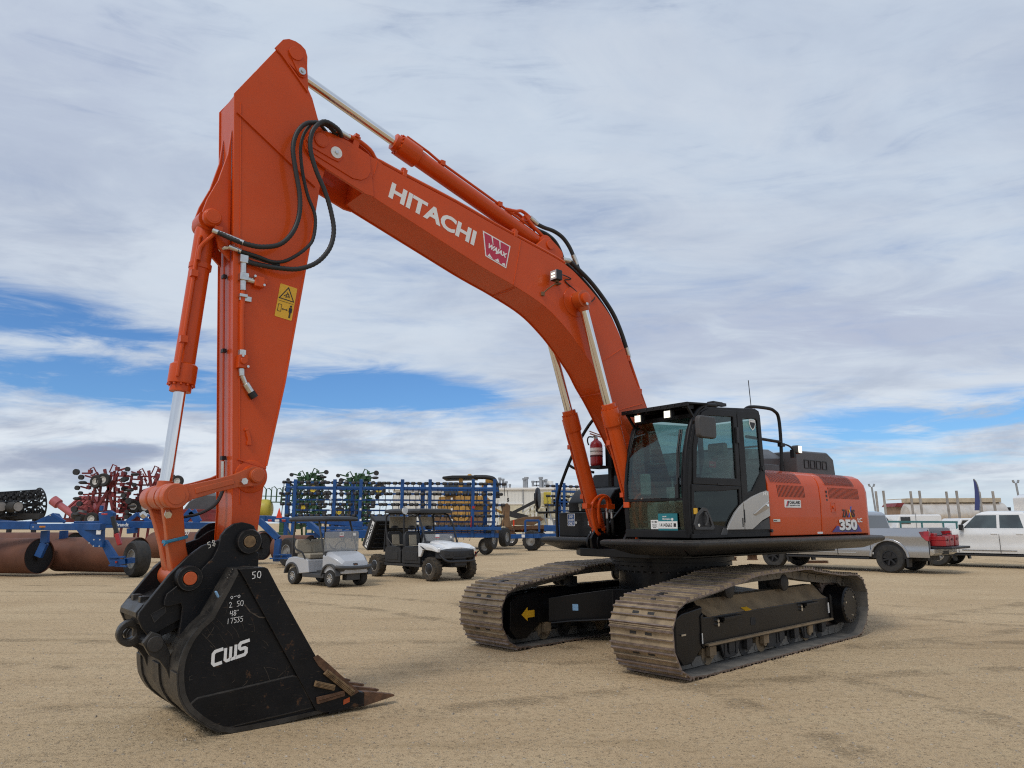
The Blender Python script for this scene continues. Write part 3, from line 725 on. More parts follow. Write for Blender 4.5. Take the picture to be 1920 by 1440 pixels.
# silver lower panel with dark gusset behind
g = G(); g.prism([(.34,1.70),(-.235,2.0),(-.24,1.46),(.36,1.46)], ycl - .02, ycl + .006); part('lower_body_panel', g, BLACK_M, cab)
g = G()
arc = [(.74,1.53),(.66,1.63),(.55,1.74),(.42,1.83),(.36,1.865)]
g.prism([(.36,1.53)] + arc, ycl + .0, ycl + .03); part('silver_fairing', g, SILVERP, cab, bevel=.008)
g = G(); arc = [(.345,1.53),(.345,1.87),(.15,1.945),(-.05,2.0),(-.20,2.03),(-.245,2.02),(-.245,1.70),(-.05,1.64),(.12,1.56),(.19,1.53)]
g.prism(arc, ycl + .0, ycl + .03)
part('silver_fairing', g, SILVERP, cab, bevel=.008)
g = G(); g.loft([[(.16,ycl+.031,1.72),(-.22,ycl+.031,1.90),(-.22,ycl+.031,1.80),(.10,ycl+.031,1.70)], [(.12,ycl+.045,1.735),(-.22,ycl+.040,1.885),(-.22,ycl+.034,1.81),(.10,ycl+.034,1.715)]]); part('fairing_crease', g, SILVERP, cab)
g = G(); g.cyl((-.18,ycl+.03,1.84), (-.18,ycl+.045,1.84), .02, n=12); g.box((.352,ycl+.03,1.70), (.014,.012,.16), mi=1); part('fairing_latch', g, [CHROME, INK], cab)
g = G(); textg(g, '143', lside(-.10, 1.965, ycl + .031), .045, .11, .03); part('lettering', g, WHITE, cab)
g = G(); g.prism([(.17,1.53),(.07,1.58),(-.06,1.63),(-.23,1.68),(-.23,1.53)], ycl + .006, ycl + .02); part('grey_step_gusset', g, GREYP, cab)
# door handle recess
g = G(); hp = [(1.385,1.60),(1.33,1.72),(1.20,1.80),(1.12,1.785),(1.06,1.70),(.99,1.56),(1.02,1.535),(1.36,1.54)]
g.ring(hp, [(1.17 + (x-1.17)*.72, 1.65 + (z-1.65)*.72) for x, z in hp], ydo, ydo + .018); g.prism([(1.17 + (x-1.17)*.74, 1.65 + (z-1.65)*.74) for x, z in hp], ydo - .004, ydo + .003, mi=1)
g.tube([(1.17,ydo+.02,1.74),(1.155,ydo+.035,1.69),(1.155,ydo+.035,1.63),(1.17,ydo+.02,1.585)], .016, 8); g.cyl((1.29,ydo,1.59), (1.29,ydo+.014,1.59), .02, n=12, mi=2)
part('door_handle', g, [GREYP, INK, ZINC], cab, bevel=.004)
g = G(); g.prism([(.86,1.47),(.74,1.47),(.70,1.535),(.80,1.56)], ycl, ydo + .012); part('door_stop', g, GREYP, cab, bevel=.005)
g = G(); g.box((.395, ydo+.012, 2.72), (.05,.03,.20)); g.box((.395, ydo+.008, 1.62), (.04,.02,.12)); part('door_hinge', g, INK, cab, bevel=.004)
g = G(); g.box((1.335, ydo+.004, 1.755), (.07,.004,.07)); part('yellow_label', g, YELLOW, cab)
g = G(); g.box((.80, ydo+.004, 2.085), (.13,.006,.012)); g.cyl((-.19,ycl+.004,2.32),(-.19,ycl+.016,2.32),.035,n=16); part('trim', g, INK, cab)
# bottom sill strip
g = G(); g.box((.60, ycl+.008, 1.465), (1.64,.022,.05)); part('door_sill', g, BLACK_M, cab, bevel=.004)
# windscreens: upper curved, lower
def strip(pts, y0, y1, m, name, th=.006):
    g = G(); g.loft([[(x, y0, z), (x, y1, z), (x - th, y1, z), (x - th, y0, z)] for x, z in pts]); return part(name, g, m, cab)
strip([(1.435,1.915),(1.438,2.10),(1.385,2.45),(1.30,2.70),(1.19,2.89)], ycr + .05, ycl - .08, GLASS, 'front_window')
strip([(1.422,1.53),(1.434,1.70),(1.438,1.875)], ycr + .05, ycl - .08, GLASS, 'lower_front_window')
g = G(); g.box((1.437, .94, 1.895), (.035,.90,.03)); g.tube([(1.443,.49,1.90),(1.445,.49,2.12),(1.39,.49,2.46),(1.30,.49,2.72),(1.18,.49,2.91)], .012, 6); g.tube([(1.443,1.36,1.90),(1.445,1.36,2.12),(1.39,1.36,2.46),(1.30,1.36,2.72),(1.18,1.36,2.91)], .012, 6)
g.box((1.16, .94, 2.92), (.06,.92,.05)); part('windscreen_frame', g, BLACK_M, cab, bevel=.004)
g = G(); g.tube([(1.455,1.30,1.97),(1.45,1.30,2.05),(1.40,1.28,2.45),(1.30,1.26,2.74)], .014); g.box((1.46,1.30,1.99), (.03,.05,.16)); g.tube([(1.45,1.32,2.15),(1.40,1.31,2.45),(1.31,1.30,2.74)], .009); part('wiper', g, INK, cab)
# roof guard and its lamps
g = G()
g.box((1.20, .94, 3.055), (.42, 1.06, .022), rot=(0, .06, 0)); g.box((1.395, .94, 3.03), (.03, 1.06, .05)); g.box((1.0, .94, 3.05), (.05, 1.0, .06))
for y in (.47, .8, 1.1, 1.38): g.box((1.28, y, 3.02), (.20,.025,.06))
for y in (.46, 1.42): g.bar((1.36,y,3.02), (1.20,y,2.84), .03, .03)
part('roof_guard', g, BLACK_M, cab, bevel=.004)
g = G()
for k in range(9): g.cyl((1.415, .5+k*.11, 3.035), (1.42, .5+k*.11, 3.035), .012, n=8)
g.box((.66,1.34,3.115),(.20,.10,.05)); g.box((.50,1.33,3.12),(.10,.08,.04)); part('roof_fittings', g, INK, cab, bevel=.004)
for y, z in ((.66,2.935),(1.135,2.94)):
    g = G(); g.box((1.34, y, z), (.075,.125,.115)); g.box((1.30, y, z+.07), (.03,.03,.06)); lp = part('work_lamp', g, INK, cab, bevel=.012)
    g = G(); g.box((1.381, y, z), (.008,.092,.084)); part('lamp_face', g, LAMP, cab, bevel=.003)
# left mirror on its arm
g = G(); g.prism(rrect(1.30,2.58,1.63,2.84,.05), 1.72, 1.79); mr = part('mirror', g, GREYP, cab, bevel=.02)
g = G(); g.tube([(1.30,1.46,2.80),(1.42,1.56,2.82),(1.47,1.66,2.78),(1.47,1.73,2.72)], .014); g.box((1.47,1.745,2.70),(.07,.05,.10)); part('mirror_arm', g, INK, cab)
# interior: seat, consoles, steering column, pedals, rear shelf
g = G(); g.loft([[(x, y, z) for y in (.72,.78,1.10,1.16)] + [(x-.1, y, z) for y in (1.16,1.10,.78,.72)] for x, z in ((.32,1.92),(.24,2.15),(.15,2.38),(.10,2.46))])
g.box((.52,.94,1.93),(.50,.48,.12)); g.box((.08,.94,2.58),(.09,.28,.20)); part('operator_seat', g, INTER, cab, bevel=.03)
for y in (.66, 1.24):
    g = G(); g.box((.50,y,1.95),(.55,.14,.26)); g.tube([(.72,y,2.05),(.73,y,2.2)], .018); g.ball((.735,y,2.26), .045); part('side_console', g, INTER, cab, bevel=.02)
g = G(); g.box((.18,1.0,1.68),(.4,.75,.30)); g.box((.95,.62,1.70),(.35,.18,.36)); g.box((1.20,.60,2.10),(.06,.16,.28)); part('console_housing', g, INTER, cab, bevel=.03)
g = G(); g.tube([(1.20,.88,1.54),(1.14,.88,1.80),(1.10,.88,1.98)], .015); g.tube([(1.20,1.0,1.54),(1.14,1.0,1.80),(1.10,1.0,1.98)], .015); g.box((1.24,.88,1.60),(.16,.08,.02)); g.box((1.24,1.0,1.60),(.16,.08,.02)); g.box((1.28,.70,1.63),(.1,.1,.02)); part('travel_levers', g, INTERD, cab)
g = G(); g.box((-.15,.94,2.25),(.03,.9,.25)); g.box((.55,.94,1.55),(1.5,.92,.02)); part('cab_lining', g, INTERD, cab)
g = G(); g.tube([(-.19,.5,2.62),(-.19,1.38,2.62)], .012); g.tube([(-.19,.5,2.45),(-.19,1.38,2.45)], .012); part('rear_window_bars', g, INTERD, cab)
g = G(); g.prism([(ycr+.06,2.35),(ycl-.06,2.35),(ycl-.06,2.98),(ycr+.06,2.98)], -.216, -.210, 'x'); part('rear_window', g, GLASS, cab)
g = G(); g.prism([(-.17,1.60),(1.38,1.60),(1.40,2.10),(1.34,2.5),(1.14,2.92),(-.15,2.98)], ycr + .004, ycr + .010); part('right_window', g, GLASS, cab)
g = G(); g.prism([(-.17,1.53),(1.40,1.53),(1.41,1.62),(-.17,1.62)], ycr, ycr + .02); part('right_sill', g, BLACK_M, cab)
# stickers in the cab glass
g = G(); g.box((-.20,.70,2.60),(.004,.10,.22)); part('red_sticker', g, WRED, cab)
g = G(); g.box((-.195,.74,2.36),(.004,.13,.12)); g.box((1.40,1.0,2.36),(.002,.002,.002)); part('yellow_sticker', g, YELLOW, cab)
g = G(); g.box((.90, ycl-.02, 2.325),(.14,.003,.075)); part('red_window_decal', g, WRED, cab)
g = G(); textg(g, 'WAJAX', lside(.965, 2.305, ycl - .017), .02, .10, .02); part('lettering', g, WHITE, cab)
g = G(); M = lside(-.01, 2.86, ycl - .004); sh = [(-.07,.10),(.07,.10),(.075,.04),(.04,-.02),(0,-.045),(-.04,-.02),(-.075,.04)]
g.flat(sh, M, .003); g.flat([(x*.78, .03+(y-.03)*.76) for x, y in sh], M, .005, 1); g.box((-.01,ycl+.002,2.93),(.10,.004,.018),mi=0); part('shield_decal', g, [WHITE, INK], cab)
g = G(); g.cyl((-.62,1.15,3.06), (-.60,1.15,3.08), .02, n=10); g.tube([(-.64,1.05,3.06),(-.60,1.05,3.62)], .006, 6); part('antenna', g, INK, cab)

# sale cards behind the lower windscreen (they stand in the cab)
card = thing('sale_card', 'teal and white auction card reading 14145665 standing behind the lower cab window', 'sign', (1.452, 1.13, 1.53)); card.parent = None
MX = Matrix.Translation((MC[0], MC[1], 0)) @ Matrix.Rotation(YAW_T, 4, 'Z')
card.matrix_world = MX @ Matrix.Translation((1.448, 1.13, 1.53))
def fplane(y, z, x=0): return frame((x, y, z), (0, 1, 0), (0, 0, 1))          # plane facing forward, reading towards the left side
g = G(); g.box((0,0,.10),(.004,.29,.20)); part('card_board', g, TEAL, card)
g = G(); g.box((.003,0,.065),(.002,.285,.085)); part('white_panel', g, WHITE, card)
g = G(); textg(g, '14145665', fplane(-.12, .042, .0045), .045, .185, .0); g.box((.005,.105,.064),(.002,.035,.042)); part('lettering', g, INK, card)
g = G(); textg(g, 'Marketplace', fplane(-.075, .12, .0025), .026, .12, .01); textg(g, 'IRONPLANET', fplane(-.075, .157, .0025), .014, .06, .02); g.cyl((.0025,.07,.131),(.0045,.07,.131),.016,n=14); part('lettering', g, WHITE, card)
tg = thing('lot_tag', 'small white paper lot tag beside the teal card in the cab window', 'tag'); tg.matrix_world = MX @ Matrix.Translation((1.446, .925, 1.55))
g = G(); g.box((0,0,.05),(.003,.115,.11)); part('paper', g, WHITE, tg)
g = G(); textg(g, '011481', fplane(-.042, .072, .002), .02, .082, .02)
for k in range(3): g.box((.003,0,.055-k*.012),(.002,.08-.02*(k%2),.003))
g.box((.003,.0,.012),(.002,.05,.007)); part('lettering', g, INK, tg)

# ---------------------------------------------------------------- engine housing, counterweight, exhaust cover
ho = [(.55,1.44),(1.44,1.44),(1.452,1.9),(1.44,2.12),(1.415,2.20),(1.36,2.275),(1.27,2.32),(1.16,2.338),(.55,2.36)]
for x0, x1, kind in ((-.27,-1.60,0), (-1.615,-3.02,1)):
    g = G(); g.prism(ho, x1, x0, 'x'); hp = part('engine_side_panel', g, ORANGE, bevel=.012, angle=20)
    # vents: dark strips painted for slot shade, on the flat and over the shoulder
    g = G()
    a0, a1, n = ((-.485,-1.165,21) if kind == 0 else (-1.86,-2.76,27))
    for k in range(n):
        x = a0 + (a1 - a0) * k / (n - 1)
        g.add([(x, 1.4422, 2.115), (x - .013, 1.4422, 2.115), (x - .029, 1.4508, 1.955), (x - .016, 1.4508, 1.955)], [(0,1,2,3)])
    part('lower_vent', g, DARKIN, hp)
    g = G(); pr = [(1.4435,2.145),(1.418,2.205),(1.363,2.28),(1.272,2.325),(1.20,2.336)]
    b0, b1 = (a0 + .13, a1 + .06) if kind == 0 else (a0 + .06, a1 + .10)
    for k in range(n):
        x = b0 + (b1 - b0) * k / (n - 1)
        for (ya, za), (yb, zb) in zip(pr[:-1], pr[1:]):
            dx = (2.145 - za) * -.10; dx2 = (2.145 - zb) * -.10
            g.add([(x+dx,ya+.002,za+.002),(x-.013+dx,ya+.002,za+.002),(x-.013+dx2,yb+.002,zb+.002),(x+dx2,yb+.002,zb+.002)], [(0,1,2,3)])
    part('upper_vent', g, DARKIN, hp)
    if kind == 0:
        g = G(); M = lside(-.64, 1.815, 1.4505); g.flat(rrect(0,0,.42,.105,.008), M, .003); g.flat([(.03,.015),(.055,.015),(.10,.09),(.075,.09)], M, .005, 1); g.flat([(.065,.015),(.085,.015),(.12,.09),(.10,.09)], M, .005, 2)
        textg(g, 'CHALLAND', M @ Matrix.Translation((.125,.048,0)), .045, .275, .025, .005, mi=2); textg(g, 'pipeline ltd', M @ Matrix.Translation((.125,.018,0)), .02, .26, .012, .005, mi=2)
        part('company_decal', g, [WHITE, WRED, INK], hp)
        g = G(); M = lside(-.34, 1.625, 1.4485); g.flat(rrect(0,0,.165,.035,.004), M, .003); textg(g, 'Isuzu', M @ Matrix.Translation((.015,.008,0)), .018, .07, .01, .005, mi=1); part('maker_badge', g, [ZINC, INK], hp)
        g = G(); g.box((-1.545,1.443,1.468),(.14,.006,.028)); part('white_label', g, WHITE, hp)
        g = G(); g.cyl((-.27,1.445,1.51),(-.27,1.47,1.51),.022,n=10); part('panel_catch', g, INK, hp)
    else:
        ys = 1.4515
        g = G(); M = lside(-2.22, 1.685, ys)
        textg(g, 'ZA', M, .115, .17, .03); textg(g, 'IS', M @ Matrix.Translation((.285,0,0)), .115, .105, .03); part('model_lettering', g, INK, hp)
        g = G(); g.flat([(.175,.0),(.21,.0),(.305,.16),(.27,.16)], M, .003); g.flat([(.255,.0),(.285,-.02),(.245,.06),(.225,.115),(.19,.115)], M, .0045, 1); part('letter_x', g, [BLUEV, YELLOW], hp)
        g = G(); g.flat([(0,0),(.92,0),(.80,.115),(.74,.115),(.60,.05),(.30,.05),(.20,.09),(.16,.09)], lside(-1.87, 1.472, ys), .002); part('purple_triangle', g, PURPLE, hp)
        g = G(); M = lside(-2.10, 1.495, ys); textg(g, '350', M @ Matrix.Translation((.012,-.012,0)), .165, .55, .07, .004, mi=1); textg(g, '350', M, .16, .54, .045, .007); part('model_number', g, [WHITE, INK], hp)
        g = G(); textg(g, 'LC', lside(-2.68, 1.61, ys), .065, .14, .03, .004); part('model_suffix', g, WHITE, hp)
        g = G(); g.ring(rrect(-2.03,1.76,-1.90,1.90,.01), rrect(-2.02,1.77,-1.91,1.89,.008), ys-.001, ys + .004); g.cyl((-1.965,ys,1.83),(-1.965,ys+.014,1.83),.022,n=12); part('lock_plate', g, ORANGE, hp)
        g = G()
        for z in (2.05,1.99,1.93): g.box((-1.80,1.449,z),(.04,.004,.035))
        part('small_black_print', g, INK, hp)
g = G()
def cws(x, w, k):      # section of the counterweight: same shoulder as the side panels, shrinking towards the rear
    s = [(w,1.30),(w,2.08-k*.2),(w-.03,2.19-k*.2),(w-.09,2.265-k*.16),(w-.19,2.312-k*.10),(w-.35,2.33-k*.06)]
    return [(x, y, z) for y, z in s] + [(x, -y, z) for y, z in s[::-1]]
g.loft([cws(-3.032,1.43,0), cws(-3.10,1.425,.05), cws(-3.2,1.37,.15), cws(-3.33,1.24,.3), cws(-3.48,.95,.5), cws(-3.58,.6,.7), cws(-3.61,.4,.8)]); part('counterweight', g, ORANGE, bevel=.01, angle=25)
g = G(); g.prism([(.56,1.4),(-1.44,1.4),(-1.44,2.05),(-1.3,2.32),(.56,2.36)], -3.03, -.95, 'x'); part('engine_bonnet', g, DGREY, bevel=.02)
# exhaust and after-treatment covers
g = G(); ec = [(-2.28,2.36),(-2.27,2.70),(-2.42,2.72),(-3.28,2.735),(-3.46,2.64),(-3.50,2.36)]
g.loft([[(x, .76, z) for x, z in ec], [(x, .72, z + (.02 if z > 2.5 else 0)) for x, z in ec], [(x, -.5, z + (.02 if z > 2.5 else 0)) for x, z in ec]])
cv = part('exhaust_cover', g, DGREY, bevel=.015)
g = G()
for k in range(4):
    x = -2.50 - k * .19
    g.ring(rrect(x-.145,2.46,x,2.60,.012)[::-1], rrect(x-.132,2.472,x-.013,2.588,.008)[::-1], .759, .768)
part('cover_recess', g, BLACK_M, cv)
g = G(); g.loft([[(-.7,.55,2.34),(-2.25,.55,2.34),(-2.25,.55,2.62),(-.95,.55,2.55)], [(-.75,.30,2.34),(-2.25,.30,2.34),(-2.25,.30,2.78),(-1.1,.30,2.74)], [(-.75,-1.2,2.34),(-2.25,-1.2,2.34),(-2.25,-1.2,2.78),(-1.1,-1.2,2.74)]]); part('engine_cover', g, DGREY, bevel=.015)
g = G(); g.box((-.9,.82,2.40),(.9,.36,.09)); g.cyl((-.55,.95,2.44),(-.55,.95,2.62),.05,n=14); part('rear_deck_box', g, DGREY, bevel=.01)
# rear guard rail with lamp
g = G(); g.tube([(-.22,1.15,3.10),(-.35,1.2,3.19),(-.80,1.2,3.215),(-.98,1.2,3.19),(-1.08,1.2,3.10),(-1.095,1.2,2.75),(-1.06,1.2,2.34)], .024, 10, sub=4)
g.tube([(-.22,1.2,2.77),(-.68,1.2,2.76),(-1.09,1.2,2.75)], .022, 8); g.tube([(-1.09,1.2,2.72),(-1.24,1.2,2.72),(-1.36,1.2,2.69),(-1.42,1.2,2.63)], .013, 8, sub=3); g.box((-1.10,1.2,2.71),(.10,.06,.05)); g.box((-1.40,1.2,2.60),(.05,.06,.12))
gr = part('guard_rail', g, BLACK_M)
g = G(); g.box((-1.50,1.2,2.665),(.10,.12,.125)); part('work_lamp', g, GREYP, gr, bevel=.025)
g = G(); g.loft([[(-1.545,1.20+a*.052,2.665+b*.055) for a, b in ((-1,-1),(1,-1),(1,1),(-1,1))], [(-1.575,1.20+a*.04,2.665+b*.043) for a, b in ((-1,-1),(1,-1),(1,1),(-1,1))]]); g.box((-1.50,1.262,2.665),(.085,.012,.10)); part('lamp_face', g, LAMP, gr, bevel=.006)

# ---------------------------------------------------------------- right front: tool box, tank, rail, mirror
g = G(); g.box((.42,-.98,1.595),(.78,.96,.36)); tb = part('tool_box', g, BLACK, bevel=.02)
g = G(); g.prism([(.66,1.775),(.66,1.93),(.52,2.10),(.38,2.15),(-.3,2.15),(-.3,1.775)], -1.40, -.55); part('tank_hump', g, BLACK, tb, bevel=.02)
g = G(); g.prism([(.30,2.15),(.20,2.36),(-1.0,2.36),(-1.0,1.4),(-.3,1.4),(.10,2.15)], -1.30, -.50); part('fuel_tank', g, BLACK_M, bevel=.02)
def rfp(y, z, x): return frame((x, y, z), (0, 1, 0), (0, 0, 1))
g = G(); M = rfp(-1.26, 1.575, .812); g.flat(rrect(0,0,.155,.18,.008), M, .003); g.flat(rrect(.008,.008,.147,.172,.006), M, .004, 1)
for i, w_ in enumerate(('DEF', 'FLUID', 'ONLY')): textg(g, w_, M @ Matrix.Translation((.0775,.118 - i*.05,0)), .036, .11 if i else .075, .012, .006, align='C')
part('fluid_sign', g, [WHITE, SIGNBLUE], tb)
g = G(); g.box((.812,-1.045,1.66),(.006,.13,.025)); g.box((.812,-.80,1.62),(.006,.24,.14)); part('latch_recess', g, DARKIN, tb)
g = G(); g.cyl((.812,-1.075,1.625),(.82,-1.075,1.625),.02,n=12); g.box((.816,-.78,1.635),(.008,.10,.022)); g.box((.816,-.78,1.60),(.008,.10,.022)); part('latch', g, ZINC, tb)
g = G(); textg(g, '143', rfp(-.80, 1.45, .812), .05, .12, .02); part('lettering', g, WHITE, tb)
g = G(); g.box((.663,-1.14,1.93-.05),(.004,.07,.055),rot=(0,0,0)); g.box((.663,-1.14,1.84),(.004,.045,.08)); part('small_label', g, ZINC, tb)
g = G(); xr = 1.05
g.tube([(xr,-1.23,1.40),(xr,-1.23,1.95),(xr-.03,-1.05,2.40),(xr-.1,-.86,2.78),(xr-.25,-.72,3.10),(xr-.38,-.66,3.17),(xr-.75,-.60,3.18),(xr-.80,-.60,2.36)], .024, 10, sub=4)
g.tube([(xr-.04,-1.02,2.47),(xr-.12,-.93,2.40),(xr-.4,-.85,2.36)], .02, 8, sub=3); g.tube([(xr,-1.23,1.78),(xr+.02,-1.50,1.775),(xr+.02,-1.62,1.775),(xr+.03,-1.66,1.80),(xr+.03,-1.65,2.02)], .017, 8)
rr = part('right_guard_rail', g, BLACK_M)
g = G(); g.lathe([(.02,0),(.15,.015),(.165,.04),(.15,.06),(.02,.065)], (1.10,-1.55,1.99), (.62,-.78,0), 24); g.box((1.08,-1.65,1.99),(.07,.06,.16)); part('mirror', g, INK, rr)
# fire extinguisher on its bracket
fx_ = thing('fire_extinguisher', 'red fire extinguisher with white label clamped upright beside the boom foot', 'extinguisher'); fx_.matrix_world = MX @ Matrix.Translation((.72,-.72,2.44)) @ Matrix.Scale(.86, 4)
g = G(); g.lathe([(.09,0),(.105,.02),(.108,.05),(.108,.36),(.09,.41),(.04,.45),(.035,.47)], (0,0,0), (0,0,1), 24); part('cylinder', g, RED, fx_)
g = G(); g.lathe([(.1095,.19),(.1095,.31)], (0,0,0), (0,0,1), 24, caps=False); part('paper_label', g, WHITE, fx_)
g = G(); g.lathe([(.111,.16),(.111,.18)], (0,0,0), (0,0,1), 24, caps=False); g.lathe([(.111,.245),(.111,.256)], (0,0,0), (0,0,1), 24, caps=False); part('band', g, INK, fx_)
g = G(); g.bar((0,0,.46),(.02,.0,.53),.05,.05); g.bar((-.08,.05,.50),(.09,-.06,.56),.03,.02); g.bar((-.08,.05,.53),(.11,-.05,.60),.03,.015); part('valve_lever', g, ALLOY, fx_)
g = G(); g.tube([(.05,-.02,.50),(.12,-.06,.50),(.14,-.07,.43),(.12,-.06,.36)], .013, 8, sub=3); part('hose', g, INK, fx_)
g = G(); g.box((.60,-.72+.14,2.62),(.05,.10,.40)); g.box((.60,-.55,2.42),(.06,.06,.55)); g.box((.72,-.66,2.42),(.30,.30,.03)); g.tube([(.55,-.5,2.3),(.55,-.5,3.0)], .03); part('extinguisher_bracket', g, BLACK_M, rr)

# ---------------------------------------------------------------- boom
def shrink(poly, d):
    out = []; n = len(poly)
    ar = sum(poly[i][0]*poly[(i+1) % n][1] - poly[(i+1) % n][0]*poly[i][1] for i in range(n)); sg = 1 if ar > 0 else -1
    for i in range(n):
        a, p, b = V(poly[i-1]), V(poly[i]), V(poly[(i+1) % n])
        e1 = (p - a).normalized(); e2 = (b - p).normalized()
        n1 = V((-e1.y, e1.x)) * sg; n2 = V((-e2.y, e2.x)) * sg; m_ = n1 + n2; m_ = m_ / max(.3, m_.dot(n1))
        q = p + m_ * d; out.append((q.x, q.y))
    return out
btop = [(5.12,5.515),(5.024,5.502),(4.94,5.468),(4.727,5.428),(3.96,5.30),(3.38,5.176),(2.882,5.083),(2.386,4.99),(2.127,4.912),(1.919,4.80),(1.727,4.678),(1.512,4.516),(1.334,4.338),(1.19,4.12),(.982,3.68),(.71,3.193),(.45,2.70),(.25,2.22),(.20,2.0)]
bbot = [(.30,1.87),(.45,1.93),(.72,2.28),(.964,2.60),(1.40,3.20),(1.60,3.44),(1.747,3.637),(2.003,3.89),(2.253,4.098),(2.602,4.31),(3.102,4.476),(3.691,4.634),(5.045,5.055),(5.16,5.09)]
def curve2(P, i0, i1, sub=5):
    Q = [(p.x, p.z) for p in spline([V((x, 0, z)) for x, z in P], sub)]
    return P[:i0] + Q[i0*sub:i1*sub] + P[i1:]
btop = curve2(btop, 6, 15); bbot = curve2(bbot, 3, 11)
bp_ = btop + bbot
g = G(); g.prism(shrink(bp_, .014), -.236, .236)
for s in (1, -1): g.prism(bp_, s*.236, s*.25)
boom = part('boom', g, ORANGE, bevel=.004, angle=24)
for s in (1, -1):
    g = G(); fk = [(5.12,5.518),(5.373,5.592),(5.60,5.615),(5.718,5.600),(5.79,5.545),(5.845,5.44),(5.83,5.35),(5.74,5.265),(5.64,5.215),(5.147,5.062),(5.05,5.06)]
    g.prism(fk, s*.228, s*.262)
    pl = [(5.847,5.426),(5.789,5.540),(5.718,5.592),(5.65,5.60),(5.373,5.50),(5.128,5.46),(5.103,5.370),(5.13,5.263),(5.218,5.193),(5.317,5.185),(5.741,5.313)]
    pl = [(5.85,5.43),(5.79,5.54),(5.70,5.595),(5.40,5.54),(5.18,5.47),(5.11,5.40),(5.105,5.32),(5.14,5.245),(5.21,5.195),(5.31,5.185),(5.74,5.31),(5.82,5.36)]
    g.prism(pl, s*.262, s*.274)
    part('boom_fork', g, ORANGE, boom, bevel=.004, angle=24)
    g = G(); g.prism([(5.85,5.44),(5.77,5.56),(5.66,5.56),(5.48,5.46),(5.43,5.38),(5.48,5.31),(5.56,5.32),(5.80,5.38)], s*.274, s*.287); g.cyl((5.685,s*.28,5.478), (5.685,s*.305,5.478), .075, n=28); g.cyl((5.685,s*.304,5.478), (5.685,s*.307,5.478), .062, n=28)
    part('pivot_pin', g, ORANGE, boom, bevel=.003)
    g = G(); g.cyl((5.515,s*.287,5.40), (5.515,s*.297,5.40), .062, n=28); g.cyl((5.515,s*.297,5.40), (5.515,s*.312,5.40), .02, n=6, mi=1); part('pin_washer', g, [WHITE, ZINC], boom)
    # cylinder pin boss
    g = G(); g.lathe([(.21,0),(.205,.012),(.15,.016),(.115,.025),(.115,.045)], (2.06,s*.25,4.47), (0,s,0), 28); g.lathe([(.105,.0),(.105,.11),(.10,.115)], (2.06,s*.295,4.47), (0,s,0), 28)
    g.lathe([(.075,0),(.075,.06),(.06,.066)], (2.06,s*.41,4.47), (0,s,0), 24)
    part('cylinder_pin_boss', g, ORANGE, boom, bevel=.004)
    g = G(); g.cyl((2.06,s*.45,4.395),(2.06,s*.475,4.395),.022,n=8); part('grease_nipple', g, ZINC, boom)
# weld seams
g = G()
for a, b in (((2.983,5.09),(3.108,4.49)), ((1.16,3.98),(1.70,3.66)), ((5.02,5.48),(5.10,5.10)), ((.80,3.24),(1.30,3.10))): g.tube([(a[0],.2505,a[1]),(b[0],.2505,b[1])], .006, 6)
g.tube([(1.06,-.24,2.68),(1.06,.24,2.68)], .006, 6); g.tube([(1.52,-.24,3.325),(1.52,.24,3.325)], .006, 6); g.tube([(3.05,-.24,4.46),(3.05,.24,4.46)], .006, 6)
part('weld_seam', g, ORANGE, boom)
# maker's name and dealer badge
g = G(); Mh = frame((4.872,.2505,5.112), (-.973,0,-.232), (0,0,1)); textg(g, 'HITACHI', Mh, .194, 1.19, .038, .002); part('lettering', g, WHITE, boom)
g = G(); Mi = Matrix(((1,0,0,0),(0,0,1,.2505),(0,1,0,0),(0,0,0,1)))
def Q(u, v): # unit square of the badge, bilinear between its four corners
    a, b, c, d = V((3.582,5.062)), V((3.154,4.970)), V((3.541,4.751)), V((3.223,4.668))
    p = a.lerp(b, u).lerp(c.lerp(d, u), v); return (p.x, p.y)
def qpoly(pts, th, mi): g.add([(Q(u, v)[0], .2505 + th, Q(u, v)[1]) for u, v in pts] + [(Q(u, v)[0], .2505, Q(u, v)[1]) for u, v in pts], [tuple(range(len(pts)))] + [(i, (i+1) % len(pts), (i+1) % len(pts) + len(pts), i + len(pts)) for i in range(len(pts))], mi)
qpoly([(0,0),(1,0),(1,1),(0,1)], .002, 0)
qpoly([(.04,.05),(.96,.05),(.955,.95),(.045,.95)], .0035, 1)
for u in (.30, .58):
    qpoly([(u,.05),(u+.05,.05),(u+.07,.36),(u+.05,.36)], .005, 0)
qpoly([(.10,.94),(.34,.94),(.24,.87),(.20,.80)], .005, 0); qpoly([(.42,.94),(.66,.94),(.58,.80),(.52,.87)], .005, 0); qpoly([(.76,.94),(.93,.94),(.90,.84),(.80,.88)], .005, 0)
o1 = V(Q(.12,.66)); e1 = V(Q(.93,.66)) - o1
textg(g, 'WAJAX', frame((o1.x,.2505,o1.y), (e1.x,0,e1.y), (0,0,1)), .082, e1.length, .05, .006, shear=.2)
part('dealer_badge', g, [WHITE, WRED], boom)
